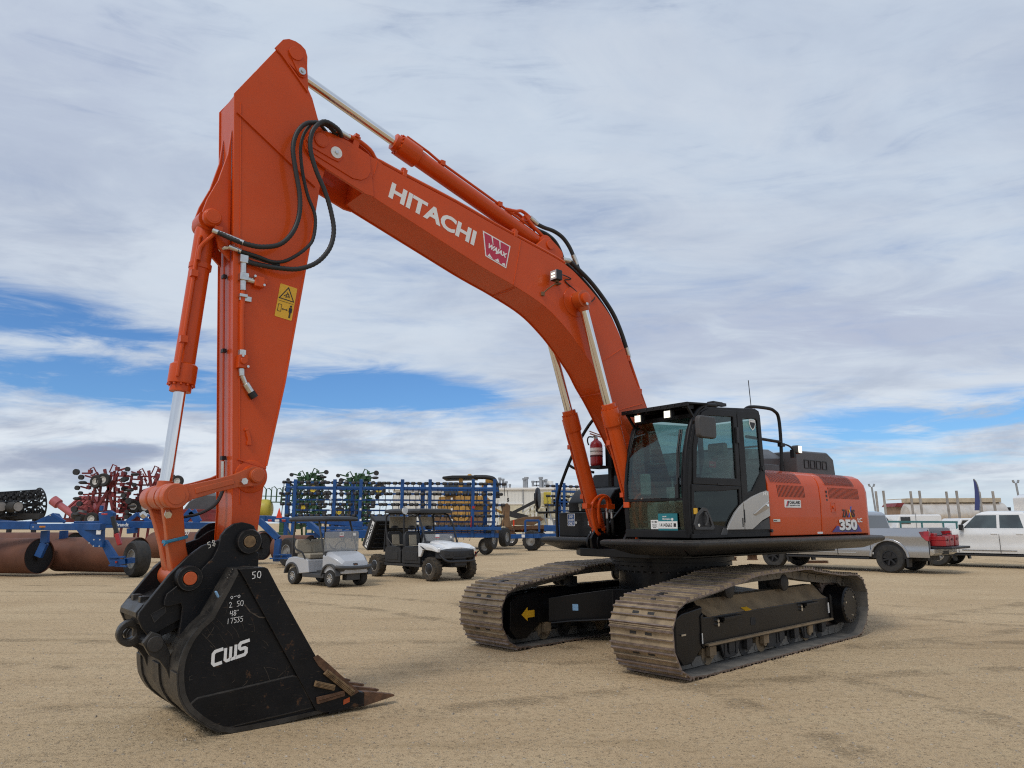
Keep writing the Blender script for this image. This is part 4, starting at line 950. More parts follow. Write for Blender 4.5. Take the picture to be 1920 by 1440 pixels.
# boom work lamp
g = G(); g.box((2.50,.37,4.70), (.10,.125,.135)); lp = part('work_lamp', g, INK, boom, bevel=.012)
g = G(); g.box((2.552,.37,4.70), (.006,.105,.115)); part('lamp_lens', g, LENS, lp)
g = G(); g.box((2.556,.37,4.718), (.004,.065,.022)); g.box((2.556,.37,4.678), (.004,.065,.022)); part('lamp_face', g, LAMP, lp)
g = G(); g.tube([(2.62,.255,4.475),(2.58,.30,4.53),(2.50,.36,4.60),(2.42,.36,4.62),(2.36,.30,4.64)], .009, 8, sub=3); g.box((2.64,.262,4.46),(.045,.03,.05)); g.box((2.50,.37,4.625),(.05,.05,.02)); g.box((2.38,.27,4.645),(.05,.04,.03))
part('lamp_bracket', g, BROWNST, boom, bevel=.004)
g = G(); g.tube([(2.42,.37,4.73),(2.30,.30,4.77),(2.14,.27,4.76),(2.25,.262,4.72),(2.10,.262,4.64),(1.90,.262,4.56),(1.80,.22,4.68),(1.72,.16,4.72)], .008, 6, sub=4); g.tube([(1.80,.25,4.50),(1.70,.26,4.58),(1.66,.22,4.66)], .007, 6, sub=3); part('lamp_cable', g, INK, boom)
# pipes along the top with clamps, then the hoses behind the hump
tl = [(4.94,5.468),(4.727,5.428),(3.96,5.30),(3.38,5.176),(2.882,5.083),(2.386,4.99)]
for k, (y, r) in enumerate(((.205,.024),(.135,.024),(-.135,.024),(-.205,.024))):
    g = G(); P = [(p[0], y, p[1] + .045) for p in tl]
    P = [(5.50,y+.03,5.655),(5.28,y+.03,5.66),(5.10,y+.02,5.60),(5.02,y,5.53)] + P + [(2.20,y,4.985)]
    g.tube(P, r, 8, sub=3); part('hydraulic_pipe', g, ORANGE, boom)
g = G()
for y in (.06, .02): g.tube([(5.1,y,5.60)] + [(p[0], y, p[1] + .075) for p in tl[1:]] + [(2.2,y,5.02),(1.9,y,4.86)], .006, 6)
part('electric_lead', g, INK, boom)
for x, z in ((4.66,5.455),(3.05,5.155)):
    g = G(); g.box((x, .17, z+.01), (.05,.15,.09), rot=(0,-.17,0)); g.box((x, -.17, z+.01), (.05,.15,.09), rot=(0,-.17,0)); g.box((x,.2,z+.06),(.05,.05,.04)); part('pipe_clamp', g, ORANGE, boom, bevel=.006)
g = G(); g.box((5.27,.24,5.62),(.07,.02,.16),rot=(0,-.2,0)); g.box((5.27,.20,5.69),(.05,.14,.04),rot=(0,-.2,0)); part('pipe_bracket', g, ORANGE, boom, bevel=.004)
hb1 = [(2.20,4.985),(2.10,5.0),(1.96,4.93),(1.72,4.80),(1.49,4.63),(1.27,4.42),(1.12,4.19),(1.01,3.95),(.98,3.86)]
for y in (.19, .10, -.10, -.19):
    g = G(); P = [(x, y, z + .05) for x, z in hb1]; g.tube(P[1:-1], .030, 10, sub=4)
    h_ = part('boom_hose', g, HOSE, boom)
    g = G(); g.cyl((2.22,y,5.035),(2.08,y,5.045),.034,n=10); g.cyl((1.02,y,4.02),(.965,y,3.88),.034,n=10); part('hose_fitting', g, ZINC, h_ if False else boom)
g = G(); g.tube([(1.0,.18,3.95),(.75,.18,3.42),(.50,.18,2.92),(.36,.18,2.6)], .024, 8); part('hydraulic_pipe', g, ORANGE, boom)
g = G(); g.box((1.02,.2,3.86),(.05,.08,.08)); g.box((.80,.2,3.42),(.08,.06,.08)); part('pipe_clamp', g, ORANGE, boom, bevel=.006)
# hump for the arm cylinder foot
g = G()
for s in (1, -1): g.prism([(2.72,5.03),(2.62,5.17),(2.52,5.26),(2.40,5.285),(2.29,5.22),(2.19,5.15),(2.15,4.90)], s*.12, s*.17)
g.cyl((2.42,-.19,5.19),(2.42,.19,5.19),.06,n=20)
part('cylinder_bracket', g, ORANGE, boom, bevel=.006)

# ---------------------------------------------------------------- arm
st = [(6.558,5.691),(6.174,6.336),(6.114,6.463),(6.06,6.495),(5.99,6.50),(5.93,6.485),(5.88,6.45),(5.854,6.381),(5.82,6.03),(5.772,5.947),(5.701,5.743),(5.62,5.62),(5.57,5.54),(5.545,5.44),(5.56,5.33),(5.60,5.20),(5.645,5.0),(5.684,4.638),(5.775,4.013),(5.904,2.938),(6.033,2.143),(6.068,1.70),(6.085,1.48),(6.12,1.38),(6.20,1.345),(6.28,1.38),(6.315,1.48),(6.315,1.735),(6.405,3.157),(6.50,4.75)]
g = G(); g.prism(shrink(st, .012), -.205, .205)
for s in (1, -1): g.prism(st, s*.205, s*.22)
arm = part('arm', g, ORANGE, bevel=.005, angle=24)
g = G()
for a, b in (((6.52,5.503),(5.70,4.985)), ((6.165,6.33),(5.83,5.99)), ((6.30,2.20),(6.04,2.13))): g.bar((a[0],.222,a[1]), (b[0],.222,b[1]), .012, .035, (0,1,0))
g.tube([(5.69,.222,4.64),(5.905,.222,2.94),(6.036,.222,2.15)], .010, 6); g.tube([(6.49,.221,5.62),(6.345,.221,3.157),(6.255,.221,1.80)], .006, 6)
part('weld_seam', g, ORANGE, arm)
g = G()
for s in (1, -1):
    g.prism([(6.20,6.33),(6.12,6.46),(6.06,6.495),(5.99,6.50),(5.93,6.485),(5.88,6.45),(5.855,6.38),(5.85,6.17),(5.88,6.13),(5.93,6.13),(5.965,6.17)], s*.22, s*.236)
    g.prism([(6.065,6.36),(6.0,6.42),(5.93,6.39),(5.87,6.22),(5.88,6.15),(5.93,6.14),(5.965,6.18)], s*.236, s*.25)
    g.cyl((5.985,s*.25,6.35),(5.985,s*.262,6.35),.072,n=24)
part('arm_head_plate', g, ORANGE, arm, bevel=.003)
g = G()
for s in (1, -1): g.cyl((5.909,s*.25,6.185),(5.909,s*.256,6.185),.038,n=18); g.cyl((5.909,s*.256,6.185),(5.909,s*.268,6.185),.016,n=6)
part('pin_bolt', g, ZINC, arm)
# gussets carrying the bucket cylinder
gus = [(6.53,5.36),(6.549,5.099),(6.617,4.815),(6.703,4.601),(6.735,4.47),(6.703,4.37),(6.625,4.36),(6.57,4.15),(6.46,4.05)]
for s in (1, -1):
    g = G(); g.prism(gus, s*.105, s*.14); g.lathe([(.085,0),(.085,.05),(.07,.06),(.07,.075)], (6.655,s*.13,4.415), (0,s,0), 24); part('gusset_plate', g, ORANGE, arm, bevel=.006, angle=24)
g = G(); g.cyl((6.655,.19,4.415),(6.655,.207,4.415),.052,n=24); g.cyl((6.655,-.19,4.415),(6.655,-.207,4.415),.052,n=24); part('cylinder_pin', g, ORANGE, arm, bevel=.003)
# bosses for the side links and tip
g = G()
for s in (1, -1): g.lathe([(.15,0),(.145,.012),(.13,.016)], (6.17,s*.22,2.05), (0,s,0), 32); g.lathe([(.10,0),(.095,.06)], (6.17,s*.23,2.05), (0,s,0), 28)
part('link_boss', g, ORANGE, arm)
# warning label
g = G(); M = frame((6.006,.2215,3.893), (-.995,0,-.10), (0,0,1)) ; Wd, Hd = .172, .335
M = frame((6.041,.2215,3.572), (-.163,0,-.02), (.10,0,1)); g.flat(rrect(0,0,Wd,Hd,.01), M, .002)
g.ring; 
for a, b in (((.012,.165),(.16,.165)),): g.ribbon([a, b], .003, M, .004, 1)
g.ribbon([(.086,.315),(.158,.19),(.014,.19)], .009, M, .004, 1, closed=True)
g.ribbon([(.055,.22),(.085,.25),(.075,.215),(.10,.225)], .008, M, .004, 1); g.ribbon([(.08,.265),(.10,.245),(.11,.215)], .008, M, .004, 1)
g.ribbon([(.018,.06),(.018,.13),(.05,.13),(.05,.06)], .004, M, .004, 1, closed=True); g.ribbon([(.06,.09),(.11,.09)], .006, M, .004, 1); g.flat([(.056,.09),(.07,.10),(.07,.08)], M, .0045, 1); g.flat([(.115,.09),(.10,.10),(.10,.08)], M, .0045, 1)
g.flat(circ(.142,.137,.011,12), M, .004, 1); g.flat([(.126,.122),(.158,.122),(.158,.075),(.150,.075),(.150,.02),(.143,.02),(.143,.06),(.141,.06),(.141,.02),(.134,.02),(.134,.075),(.126,.075)], M, .004, 1)
part('warning_label', g, [YELLOW, INK], arm)
# auxiliary pipe with valves on the flank
yf = .245
g = G(); g.tube([(6.36,yf,3.78),(6.352,yf,3.50),(6.33,yf,3.17)], .022, 10); part('auxiliary_pipe', g, ORANGE, arm)
g = G()
g.cyl((6.372,yf,4.07),(6.358,yf,3.75),.030,n=10); g.cyl((6.40,yf,4.055),(6.20,yf,4.02),.026,n=10); g.cyl((6.37,yf,3.87),(6.25,yf,3.86),.028,n=10); g.box((6.375,yf,4.05),(.075,.07,.075)); g.box((6.365,yf,3.88),(.08,.08,.07)); g.box((6.357,yf,3.70),(.075,.06,.03)); g.box((6.33,yf-.01,3.68),(.11,.03,.05))
g.cyl((6.33,yf,3.19),(6.328,yf,3.14),.038,n=8); g.cyl((6.325,yf,3.02),(6.318,yf,2.95),.028,n=10); g.tube([(6.318,yf,2.96),(6.29,yf,2.90),(6.25,yf,2.84)], .024, 8); g.cyl((6.28,yf,2.885),(6.225,yf,2.81),.034,n=12)
part('pipe_fitting', g, ZINC, arm, bevel=.004)
g = G(); g.box((6.22,yf,3.86),(.09,.08,.10)); g.box((6.16,yf,3.875),(.04,.05,.05)); g.box((6.325,yf,3.08),(.085,.08,.12)); g.cyl((6.325,yf+.03,3.08),(6.325,yf+.06,3.08),.03,n=12); part('shut_off_valve', g, ORANGE, arm, bevel=.006)
g = G(); g.cyl((6.225,yf,2.81),(6.19,yf,2.765),.036,n=12); part('rubber_cap', g, INK, arm)
g = G()
for a in ((6.335,yf+.04,3.13),(6.285,yf+.045,3.035),(6.27,yf+.04,3.90),(6.18,yf+.04,3.83)): g.cyl((a[0],a[1]-.02,a[2]),(a[0],a[1]+.012,a[2]),.012,n=8)
part('valve_bolts', g, ZINC, arm)
g = G(); g.bar((6.235,.225,2.46),(6.205,.225,2.36),.03,.035,(0,1,0)); g.box((6.21,.228,2.35),(.04,.03,.04)); g.box((6.24,.228,2.47),(.035,.03,.025)); part('hook_lug', g, ORANGE, arm, bevel=.004)
# thin line with clips down the front face
fx = lambda z: 6.558 - (5.691 - z) * (6.558 - 6.405) / (5.691 - 3.157) if z > 3.157 else 6.405 - (3.157 - z) * .063
g = G(); g.tube([(fx(z) + .016, .02, z) for z in (4.15,3.6,3.0,2.5,2.18)], .010, 6); part('front_line', g, ORANGE, arm)
g = G()
for z in (3.92, 3.21, 2.22): g.box((fx(z)+.015,.02,z),(.035,.06,.035))
part('line_clip', g, INK, arm)
g = G(); g.cyl((fx(2.18)+.016,.02,2.19),(fx(2.0)+.018,.02,2.03),.018,n=8); part('line_fitting', g, ZINC, arm)
g = G()
for dy in (0, .03): g.tube([(fx(2.03)+.018,.02+dy,2.03),(fx(1.9)+.03,.03+dy,1.92),(6.42,.05+dy,1.80),(6.55,.05+dy,1.72),(6.70,.02+dy,1.68),(6.78,.0+dy,1.60)], .012, 6, sub=4)
part('grease_hose', g, HOSE, arm)
# the three looped hoses on the near side
h1 = [(5.50,.24,5.625),(5.646,.33,5.642),(5.801,.37,5.595),(5.906,.37,5.537),(5.980,.36,5.409),(6.005,.36,5.237),(5.964,.36,5.016),(5.912,.36,4.782),(5.909,.36,4.570),(5.968,.36,4.379),(6.079,.35,4.240),(6.239,.34,4.178),(6.367,.32,4.176),(6.470,.28,4.205),(6.60,.20,4.27)]
h2 = [(5.60,.22,5.63),(5.753,.30,5.654),(5.848,.32,5.544),(5.896,.31,5.416),(5.906,.31,5.265),(5.871,.31,5.039),(5.812,.32,4.822),(5.731,.33,4.629),(5.738,.33,4.395),(5.827,.33,4.250),(5.992,.32,4.107),(6.123,.31,4.068),(6.271,.30,4.092),(6.43,.25,4.125)]
h3 = [(5.45,.26,5.62),(5.541,.35,5.63),(5.692,.41,5.626),(5.781,.42,5.565),(5.848,.42,5.439),(5.848,.41,5.273),(5.776,.40,5.079),(5.667,.40,4.876),(5.594,.40,4.679),(5.558,.40,4.491),(5.595,.40,4.303),(5.713,.39,4.134),(5.882,.37,4.035),(6.049,.33,4.014),(6.229,.28,4.02),(6.402,.245,4.04)]
for P, r, rib in ((h1,.022,1), (h2,.016,1), (h3,.022,1)):
    g = G(); sp = resample(spline([V(p) for p in P], 8), 150); g.tube(sp, r, 10, ribs=rib); part('looped_hose', g, HOSE, arm, angle=60)
g = G(); g.tube([(6.43,.25,4.105),(6.2,.29,4.06),(6.05,.31,4.05)], .011, 6, sub=3); part('looped_hose', g, HOSE, arm)
g = G(); g.cyl((6.40,.31,4.185),(6.64,.17,4.29),.027,n=12); g.cyl((6.40,.255,4.12),(6.50,.215,4.155),.024,n=10); g.cyl((5.36,.25,5.645),(5.54,.31,5.64),.027,n=12); g.cyl((5.45,.22,5.60),(5.58,.23,5.62),.022,n=12); g.cyl((6.45,.22,4.17),(6.55,.1,4.15),.022,n=8); part('hose_fitting', g, ZINC, arm)

# ---------------------------------------------------------------- hydraulic cylinders
def cylinder(name, a, b, rb, rc, rr, head, collar_len=.20, eye_w=.20, pipe=None, ea=None, eb=None):
    "a = barrel eye, b = rod eye, head = length of barrel incl. collar"
    a, b = V(a), V(b); d = (b - a).normalized(); L = (b - a).length
    g = G(); g.lathe([(rb*.9,.06),(rb,.10),(rb,head-collar_len-.02),(rc*.98,head-collar_len),(rc,head-collar_len+.01),(rc,head-.02),(rc*.98,head),(rb*1.02,head+.005),(rb*1.02,head+.07),(rr*1.1,head+.075)], a, d, 28)
    y = V((0,1,0)); g.cyl(a - y*eye_w/2, a + y*eye_w/2, rb*1.15, n=24)
    nb = 12; u = d.orthogonal().normalized(); w = d.cross(u)
    for k in range(nb):
        c = a + d*(head + .004) + (u*cos(2*pi*k/nb) + w*sin(2*pi*k/nb))*rc*.9; g.cyl(c, c + d*.016, .012, n=6)
    c = part(name, g, ORANGE, angle=30)
    g = G(); g.cyl(a + d*(head+.05), b, rr, n=28); r = part('rod', g, CHROME, c)
    g = G(); g.cyl(b - y*eye_w/2, b + y*eye_w/2, rr*2.0, n=24); g.cyl(b - d*rr*2.6, b, rr*1.25, rr*1.5, n=20); part('rod_eye', g, ORANGE_W, c, bevel=.004)
    if pipe:
        g = G()
        for off in pipe:
            off = V(off); r0 = rb + .03
            o1 = off * (rb + .028)
            g.tube([a + d*.16 + off*rb*.8, a + d*.20 + o1, a + d*(head-collar_len-.25) + o1, a + d*(head-collar_len-.10) + off*(rc+.012), a + d*(head-.05) + off*(rc+.012)], .016, 8)
            for t in (.35, .75): g.box(a + d*(head*t) + o1, (.06,.06,.06))
        part('pipe', g, ORANGE, c)
    return c
bc = cylinder('bucket_cylinder', (6.655,0,4.415), (6.835,0,1.86), .090, .118, .053, 1.56, .17, .20, pipe=[(.55,.83,0)])
g = G(); g.tube([(6.60,.16,4.30),(6.66,.15,4.22),(6.73,.13,4.12),(6.735,.12,4.0)], .018, 8, sub=3); g.box((6.60,.17,4.31),(.07,.05,.05)); g.lathe([(.1,0),(.1,.05)], (6.68,0,4.0), (.07,0,-1), 20); part('port_pipe', g, ORANGE, bc)
ac = cylinder('arm_cylinder', (2.42,0,5.235), (5.985,0,6.35), .098, .128, .055, 2.30, .26, .22, pipe=[(-.29,.25,.95), (-.29,-.25,.95)])
g = G()
for s in (1, -1): g.tube([(3.05,s*.04,5.56),(2.90,s*.05,5.57),(2.80,s*.05,5.60),(2.68,s*.05,5.56),(2.58,s*.04,5.50)], .022, 8, sub=3)
g.tube([(2.76,.06,5.55),(2.62,.08,5.42),(2.46,.08,5.33)], .022, 8); g.box((2.70,.0,5.52),(.05,.16,.08)); part('port_pipe', g, ORANGE, ac)
for s in (1, -1):
    g = G(); g.tube([(2.56,s*.05,5.495),(2.42,s*.06,5.47),(2.26,s*.07,5.46),(2.11,s*.08,5.41),(2.0,s*.09,5.31),(1.93,s*.10,5.19),(1.88,s*.11,5.08),(1.80,s*.12,4.90)], .027, 10, sub=4); part('port_hose', g, HOSE, ac)
g = G()
for s in (1, -1): g.cyl((2.66,s*.05,5.55),(2.53,s*.055,5.49),.034,n=10); g.cyl((1.93,s*.10,5.19),(1.87,s*.11,5.06),.034,n=10)
part('hose_fitting', g, ZINC, ac)
for s in (1, -1):
    c = cylinder('boom_cylinder', (1.02,s*.37,1.39), (2.06,s*.37,4.47), .092, .112, .058, 1.78, .22, .13, pipe=[(.3,s*-.95,0)] if s > 0 else [(.3,-.95,0)])
    g = G()
    yc = s*.37
    g.tube([(1.16,yc+.09,1.47),(1.24,yc+.12,1.50),(1.31,yc+.13,1.64),(1.34,yc+.13,1.83),(1.26,yc+.14,1.95),(1.14,yc+.15,1.99),(1.03,yc+.15,1.96),(.965,yc+.14,1.86),(.955,yc+.14,1.80)], .023, 10, sub=4)
    g.tube([(1.10,yc+.09,1.58),(1.18,yc+.12,1.63),(1.22,yc+.14,1.82),(1.19,yc+.155,1.93),(1.11,yc+.16,1.97),(1.055,yc+.155,1.91),(1.05,yc+.15,1.80)], .023, 10, sub=4)
    g.box((1.19,yc+.115,1.845),(.50,.06,.045)); g.box((1.43,yc+.115,1.845),(.06,.09,.07)); g.box((1.0,yc+.14,1.84),(.14,.08,.07)); g.lathe([(.10,0),(.10,.04)], (1.07,yc,1.52), (1.04,0,3.08), 24)
    part('port_pipe', g, ORANGE, c, bevel=.003)
    for x in (.955, 1.05):
        g = G(); g.tube([(x,yc+.14,1.69),(x-.01,yc+.14,1.56),(x-.06,yc+.10,1.46),(x-.25,yc+.02,1.42)], .024, 8, sub=4); part('port_hose', g, HOSE, c)
        g = G(); g.cyl((x,yc+.14,1.82),(x,yc+.14,1.76),.030,n=8); g.cyl((x,yc+.14,1.76),(x,yc+.14,1.68),.026,n=10); part('hose_fitting', g, ZINC, c)


# ---------------------------------------------------------------- linkage
pa, pb = V((6.835,0,1.86)), V((6.172,0,2.05))
for s in (1, -1):
    d = (pb - pa).normalized(); n_ = V((-d.z, 0, d.x)); L = (pb - pa).length
    def P(t, o): q = pa + d*t + n_*o; return (q.x, q.z)
    pl = [P(.06,.085),P(.13,.062),(P(.5*L,.055)),P(L-.17,.06),P(L-.10,.074),P(L,.086),P(L+.074,.052),P(L+.086,0),P(L+.074,-.052),P(L,-.086),P(L-.10,-.074),P(L-.17,-.06),P(.5*L,-.055),P(.13,-.062),P(.06,-.085)]
    g = G(); g.prism(pl, s*.285, s*.355)
    g.bar((pa + d*.16 + V((0,s*.357,0))), (pa + d*(L-.2) + V((0,s*.357,0))), .012, .05, (0,0,1))
    g.lathe([(.104,0),(.104,.11),(.100,.12)], (pa.x,s*.27,pa.z), (0,s,0), 28); g.lathe([(.068,0),(.064,.05)], (pb.x,s*.355,pb.z), (0,s,0), 28)
    k_ = part('side_link', g, ORANGE_W, bevel=.01)
    g = G(); g.cyl((pa.x,s*.388,pa.z),(pa.x,s*.396,pa.z),.070,n=28); g.cyl((pb.x,s*.40,pb.z),(pb.x,s*.41,pb.z),.052,n=28); part('pin', g, ORANGE_W, k_, bevel=.003)
    g = G(); q = pa + V((.04,s*.37,-.135)); g.cyl(q - V((0,.03,0)), q + V((.02,s*.05,-.02)), .030, n=6); q = pb + d*-.12 + V((0,s*.37,-.02)); g.cyl(q - V((0,.03,0)), q + V((0,s*.035,0)), .030, n=6); part('pin_bolt', g, ZINC, k_)
bl = V((6.672,0,1.195))
g = G()
for s in (1, -1):
    secs = []
    for t, yc, wy, wx in ((0,.205,.09,.18),(.12,.205,.08,.165),(.35,.165,.09,.15),(.62,.11,.105,.145),(.85,.09,.14,.15),(1,.085,.16,.15)):
        c = pa.lerp(bl, t)
        secs.append([(c.x - wx/2, s*(yc-wy/2), c.z), (c.x + wx/2, s*(yc-wy/2), c.z), (c.x + wx/2, s*(yc+wy/2), c.z), (c.x - wx/2, s*(yc+wy/2), c.z)])
    g.loft(secs); g.lathe([(.105,0),(.11,.02),(.11,.12),(.105,.14)], (pa.x,s*.135,pa.z), (0,s,0), 28)
g.cyl((bl.x,-.255,bl.z),(bl.x,.255,bl.z),.098,n=28)
part('bucket_link', g, ORANGE_W, bevel=.012)
strap = thing('strap', 'blue strap tied around the orange bucket link', 'strap'); strap.matrix_world = MX @ Matrix.Translation((6.745,0,1.485))
g = G(); q = [V((x, y, z)) for x, y, z in ((.084,.186,.0),(-.080,.186,.042),(-.080,.050,.045),(.082,.050,.0),(.084,.186,.0))]
for a, b in zip(q[:-1], q[1:]): g.bar(a, b, .010, .026, (0,0,1))
g.bar((.084,.19,.004),(.0,.195,.025),.012,.022); g.box((.086,.184,.0),(.026,.026,.03)); g.bar((.085,.19,0),(.11,.205,-.03),.007,.016); part('band', g, STRAP, strap, bevel=.003)

# ---------------------------------------------------------------- quick coupler and bucket
cpl = [(6.44,1.50),(6.576,1.453),(6.690,1.367),(6.820,1.228),(6.935,1.070),(7.024,.945),(7.028,.901),(6.989,.822),(6.932,.752),(6.700,.874),(6.64,.95),(6.45,1.10),(6.30,1.30),(6.10,1.38),(6.08,1.50),(6.14,1.60),(6.24,1.61),(6.36,1.56)]
slot = [(6.935,.928),(6.838,.978),(6.828,.939),(6.904,.868)]
g = G()
for s in (1, -1): g.prism(cpl, s*.265, s*.315)
g.loft([[(7.03,y,.94),(6.985,y,.995),(6.72,y,1.10),(6.70,y,1.06),(6.99,y,.84)] for y in (-.265,.265)])
g.prism([(6.86,.80),(6.72,.87),(6.60,1.0),(6.50,1.03),(6.52,.97),(6.70,.80),(6.84,.74)], -.265, .265)
cp = part('quick_coupler', g, COUPLER, bevel=.008)
g = G(); g.prism(slot, .3155, .318); part('lock_slot', g, DARKIN, cp)
g = G(); g.ring([((x-6.88)*1.10+6.88, (z-.93)*1.12+.93) for x, z in slot], slot, .314, .321); part('slot_rim', g, BUCKET_W, cp)
g = G(); g.loft([[(7.036,y,.945),(6.99,y,1.003),(6.90,y,1.045),(6.895,y,1.035),(6.985,y,.985),(7.03,y,.90)] for y in (-.263,.263)]); g.box((6.95,.12,1.03),(.07,.07,.05)); g.box((6.95,-.12,1.03),(.07,.07,.05)); part('worn_nose', g, BUCKET_W, cp, bevel=.006)
g = G(); g.ring(circ(7.0,.76,.108,24), circ(7.02,.76,.045,24), -.045, .045); g.prism([(6.99,.86),(6.90,.85),(6.84,.74),(6.93,.68),(6.98,.66)], -.04, .04); part('lifting_eye', g, BUCKET_W, cp, bevel=.015)
for nm, c, R1, R2, pm in (('arm_pin', (6.215,1.482), .108, .050, RUSTBAR), ('link_pin', (6.685,1.198), .105, .053, ORANGE_W)):
    g = G(); g.lathe([(R1,0),(R1,.10),(R1-.008,.115),(R2+.01,.115),(R2+.01,.105)], (c[0],.30,c[1]), (0,1,0), 32); g.lathe([(R1,0),(R1,.10),(R1-.008,.115),(R2+.01,.115)], (c[0],-.30,c[1]), (0,-1,0), 32); b_ = part('pin_boss', g, COUPLER, cp)
    g = G(); g.cyl((c[0],-.41,c[1]),(c[0],.425,c[1]),R2,n=28); part(nm, g, pm, cp, bevel=.004)

bs = [(6.385,1.271),(6.448,1.146),(6.520,1.017),(6.578,.904),(6.66,.83),(6.715,.757),(6.755,.67),(6.775,.59),(6.780,.51),(6.772,.43),(6.755,.345),(6.725,.28),(6.68,.215),(6.60,.14),(6.52,.08),(6.43,.03),(6.34,.006),(6.20,.003),(6.05,.004),(5.896,.01),(5.70,.024),(5.532,.036),(5.189,.045)]
fr_ = [(5.193,.146),(5.278,.173),(5.550,.421),(5.665,.511),(5.867,.832),(6.031,1.095),(6.13,1.262),(6.16,1.275)]
g = G()
for s in (1, -1): g.prism(bs + fr_, s*.585, s*.61)
bk = part('bucket', g, BUCKET, bevel=.006, angle=24)
# wrapper: plate following the back and floor
inn = []
for i, p in enumerate(bs):
    a, b = V(bs[max(i-1,0)]), V(bs[min(i+1,len(bs)-1)]); t = (b - a).normalized(); nn = V((-t.y, t.x)); q = V(p) - nn*.035
    inn.append((q.x, max(q.y, .03)))
ctr = V((6.1,.6))
inn = [((V(p) + (ctr - V(p)).normalized()*.04).x, (V(p) + (ctr - V(p)).normalized()*.04).y) for p in bs]
g = G(); wp = bs + inn[::-1]
n = len(bs)
g.loft([[(p[0], y, p[1]) for p in wp] for y in (-.623,.623)], caps=True)
g.loft([[(x, y, z) for x, z in ((6.385,1.271),(6.16,1.275),(6.18,1.24),(6.36,1.235))] for y in (-.60,.60)])
part('bucket_back', g, BUCKET_W, bk, angle=24)
g = G(); p0 = bs[8:16]; p1 = [(x + (x-6.1)*.022, max(.004, z + (z-.6)*.02)) for x, z in p0]
for y0, y1 in ((-.62,-.48),(-.10,.10),(.44,.62)): g.loft([[(p[0], y, p[1]) for p in p1 + p0[::-1]] for y in (y0, y1)])
part('wear_strip', g, BUCKET_W, bk, bevel=.003)
# raised side cutter, wear patch and bars, both flanks
for s in (1, -1):
    g = G(); cut = [(6.376,1.2695),(6.326,1.194),(5.644,.072),(5.56,.034),(5.19,.047)] + fr_
    g.prism(cut, s*.61, s*.636); sc = part('side_cutter', g, BUCKET, bk, bevel=.005)
    g = G(); wpch = [(6.675,.235),(6.668,.275),(6.625,.305),(6.56,.31),(6.40,.323),(5.86,.371),(5.82,.36),(5.80,.33),(5.662,.092),(6.38,.05),(6.47,.075),(6.60,.165)]
    g.prism(wpch, s*.61, s*.622)
    part('wear_patch', g, BUCKET, bk, bevel=.004)
    g = G(); L_ = wpch + [wpch[0]]; g.tube([(x, s*.614, z) for x, z in L_], .008, 6); g.tube([(x, s*.612, z) for x, z in bs[4:20]], .007, 6); part('weld_bead', g, BUCKET_W, bk)
    g = G(); g.prism([(5.69,.50),(5.64,.43),(5.40,.20),(5.30,.14),(5.24,.165),(5.30,.215),(5.55,.438),(5.65,.52)], s*.6355, s*.643); part('rusty_edge', g, RUST, bk)
    for q in ([(5.557,.391),(5.291,.181),(5.325,.138),(5.593,.356)], [(5.663,.312),(5.482,.254),(5.495,.209),(5.675,.267)]):
        g = G(); g.prism(q, s*.636, s*.668)
        a, b, c_, d_ = [V(p) for p in q]
        for k in (.30, .52, .74):
            u0 = a.lerp(d_, k); u1 = b.lerp(c_, k); g.bar((u0.x, s*.669, u0.y), (u1.x, s*.669, u1.y), .006, .010, (0,1,0))
        part('wear_bar', g, RUSTBAR, bk, bevel=.004)
    g = G(); q = [(5.648,.175),(5.394,.195),(5.388,.150),(5.638,.120)]; g.prism(q, s*.636, s*.662); g.bar((5.64,s*.663,.15),(5.40,s*.663,.175),.006,.012,(0,1,0)); part('wear_bar', g, RUST, bk, bevel=.004)
g = G(); g.box((5.36,0,.075),(.36,1.24,.055),rot=(0,.03,0)); part('cutting_edge', g, RUST, bk, bevel=.006)
pt = None
for k in range(5):
    y = .575 - k*.2875
    g = G(); ad = [(5.52,.012),(5.50,.085),(5.27,.165),(5.185,.150),(5.178,.030),(5.30,.030)]; g.prism(ad, y-.055, y+.055); t_ = part('tooth_adapter', g, BUCKET, bk, bevel=.006)
    g = G(); g.loft([[(5.18,y-.050,.028),(5.18,y+.050,.028),(5.18,y+.050,.150),(5.18,y-.050,.150)], [(5.08,y-.048,.040),(5.08,y+.048,.040),(5.08,y+.045,.132),(5.08,y-.045,.132)], [(4.86,y-.038,.066),(4.86,y+.038,.066),(4.86,y+.038,.080),(4.86,y-.038,.080)]]); part('tooth', g, RUST, bk, bevel=.004)
g = G(); g.prism([(5.39,.075),(5.33,.09),(5.33,.13),(5.39,.115)], .637, .640); part('orange_paint_patch', g, ORANGE_W, bk)
g = G(); rs = random.Random(21)
for k in range(46):
    x0_, z0_ = rs.uniform(5.75,6.65), rs.uniform(.12,1.0); a_ = rs.choice((rs.gauss(.9,.3), rs.gauss(2.2,.3), rs.gauss(-.3,.3))); L_ = rs.uniform(.03,.22)
    if x0_ < 5.72 + (z0_-.1)*.62: continue
    Ms = frame((x0_, .6112, z0_), (-1,0,0), (0,0,1)); g.ribbon([(L_*t_*cos(a_) + .01*sin(3*t_), L_*t_*sin(a_) + rs.uniform(-.002,.002)) for t_ in (0,.25,.5,.75,1)], rs.uniform(.0012,.0032), Ms, .0006)
g.ribbon([(0,0),(.05,-.06),(.13,-.11),(.25,-.125)], .010, frame((6.30,.6112,.98), (-1,0,0), (0,0,1)), .0006)
so_ = part('scratch_mark', g, mat('scuffed_paint', (.06,.045,.032), .6, var=.5, vs=30), bk)
so_['kind'] = 'stuff'
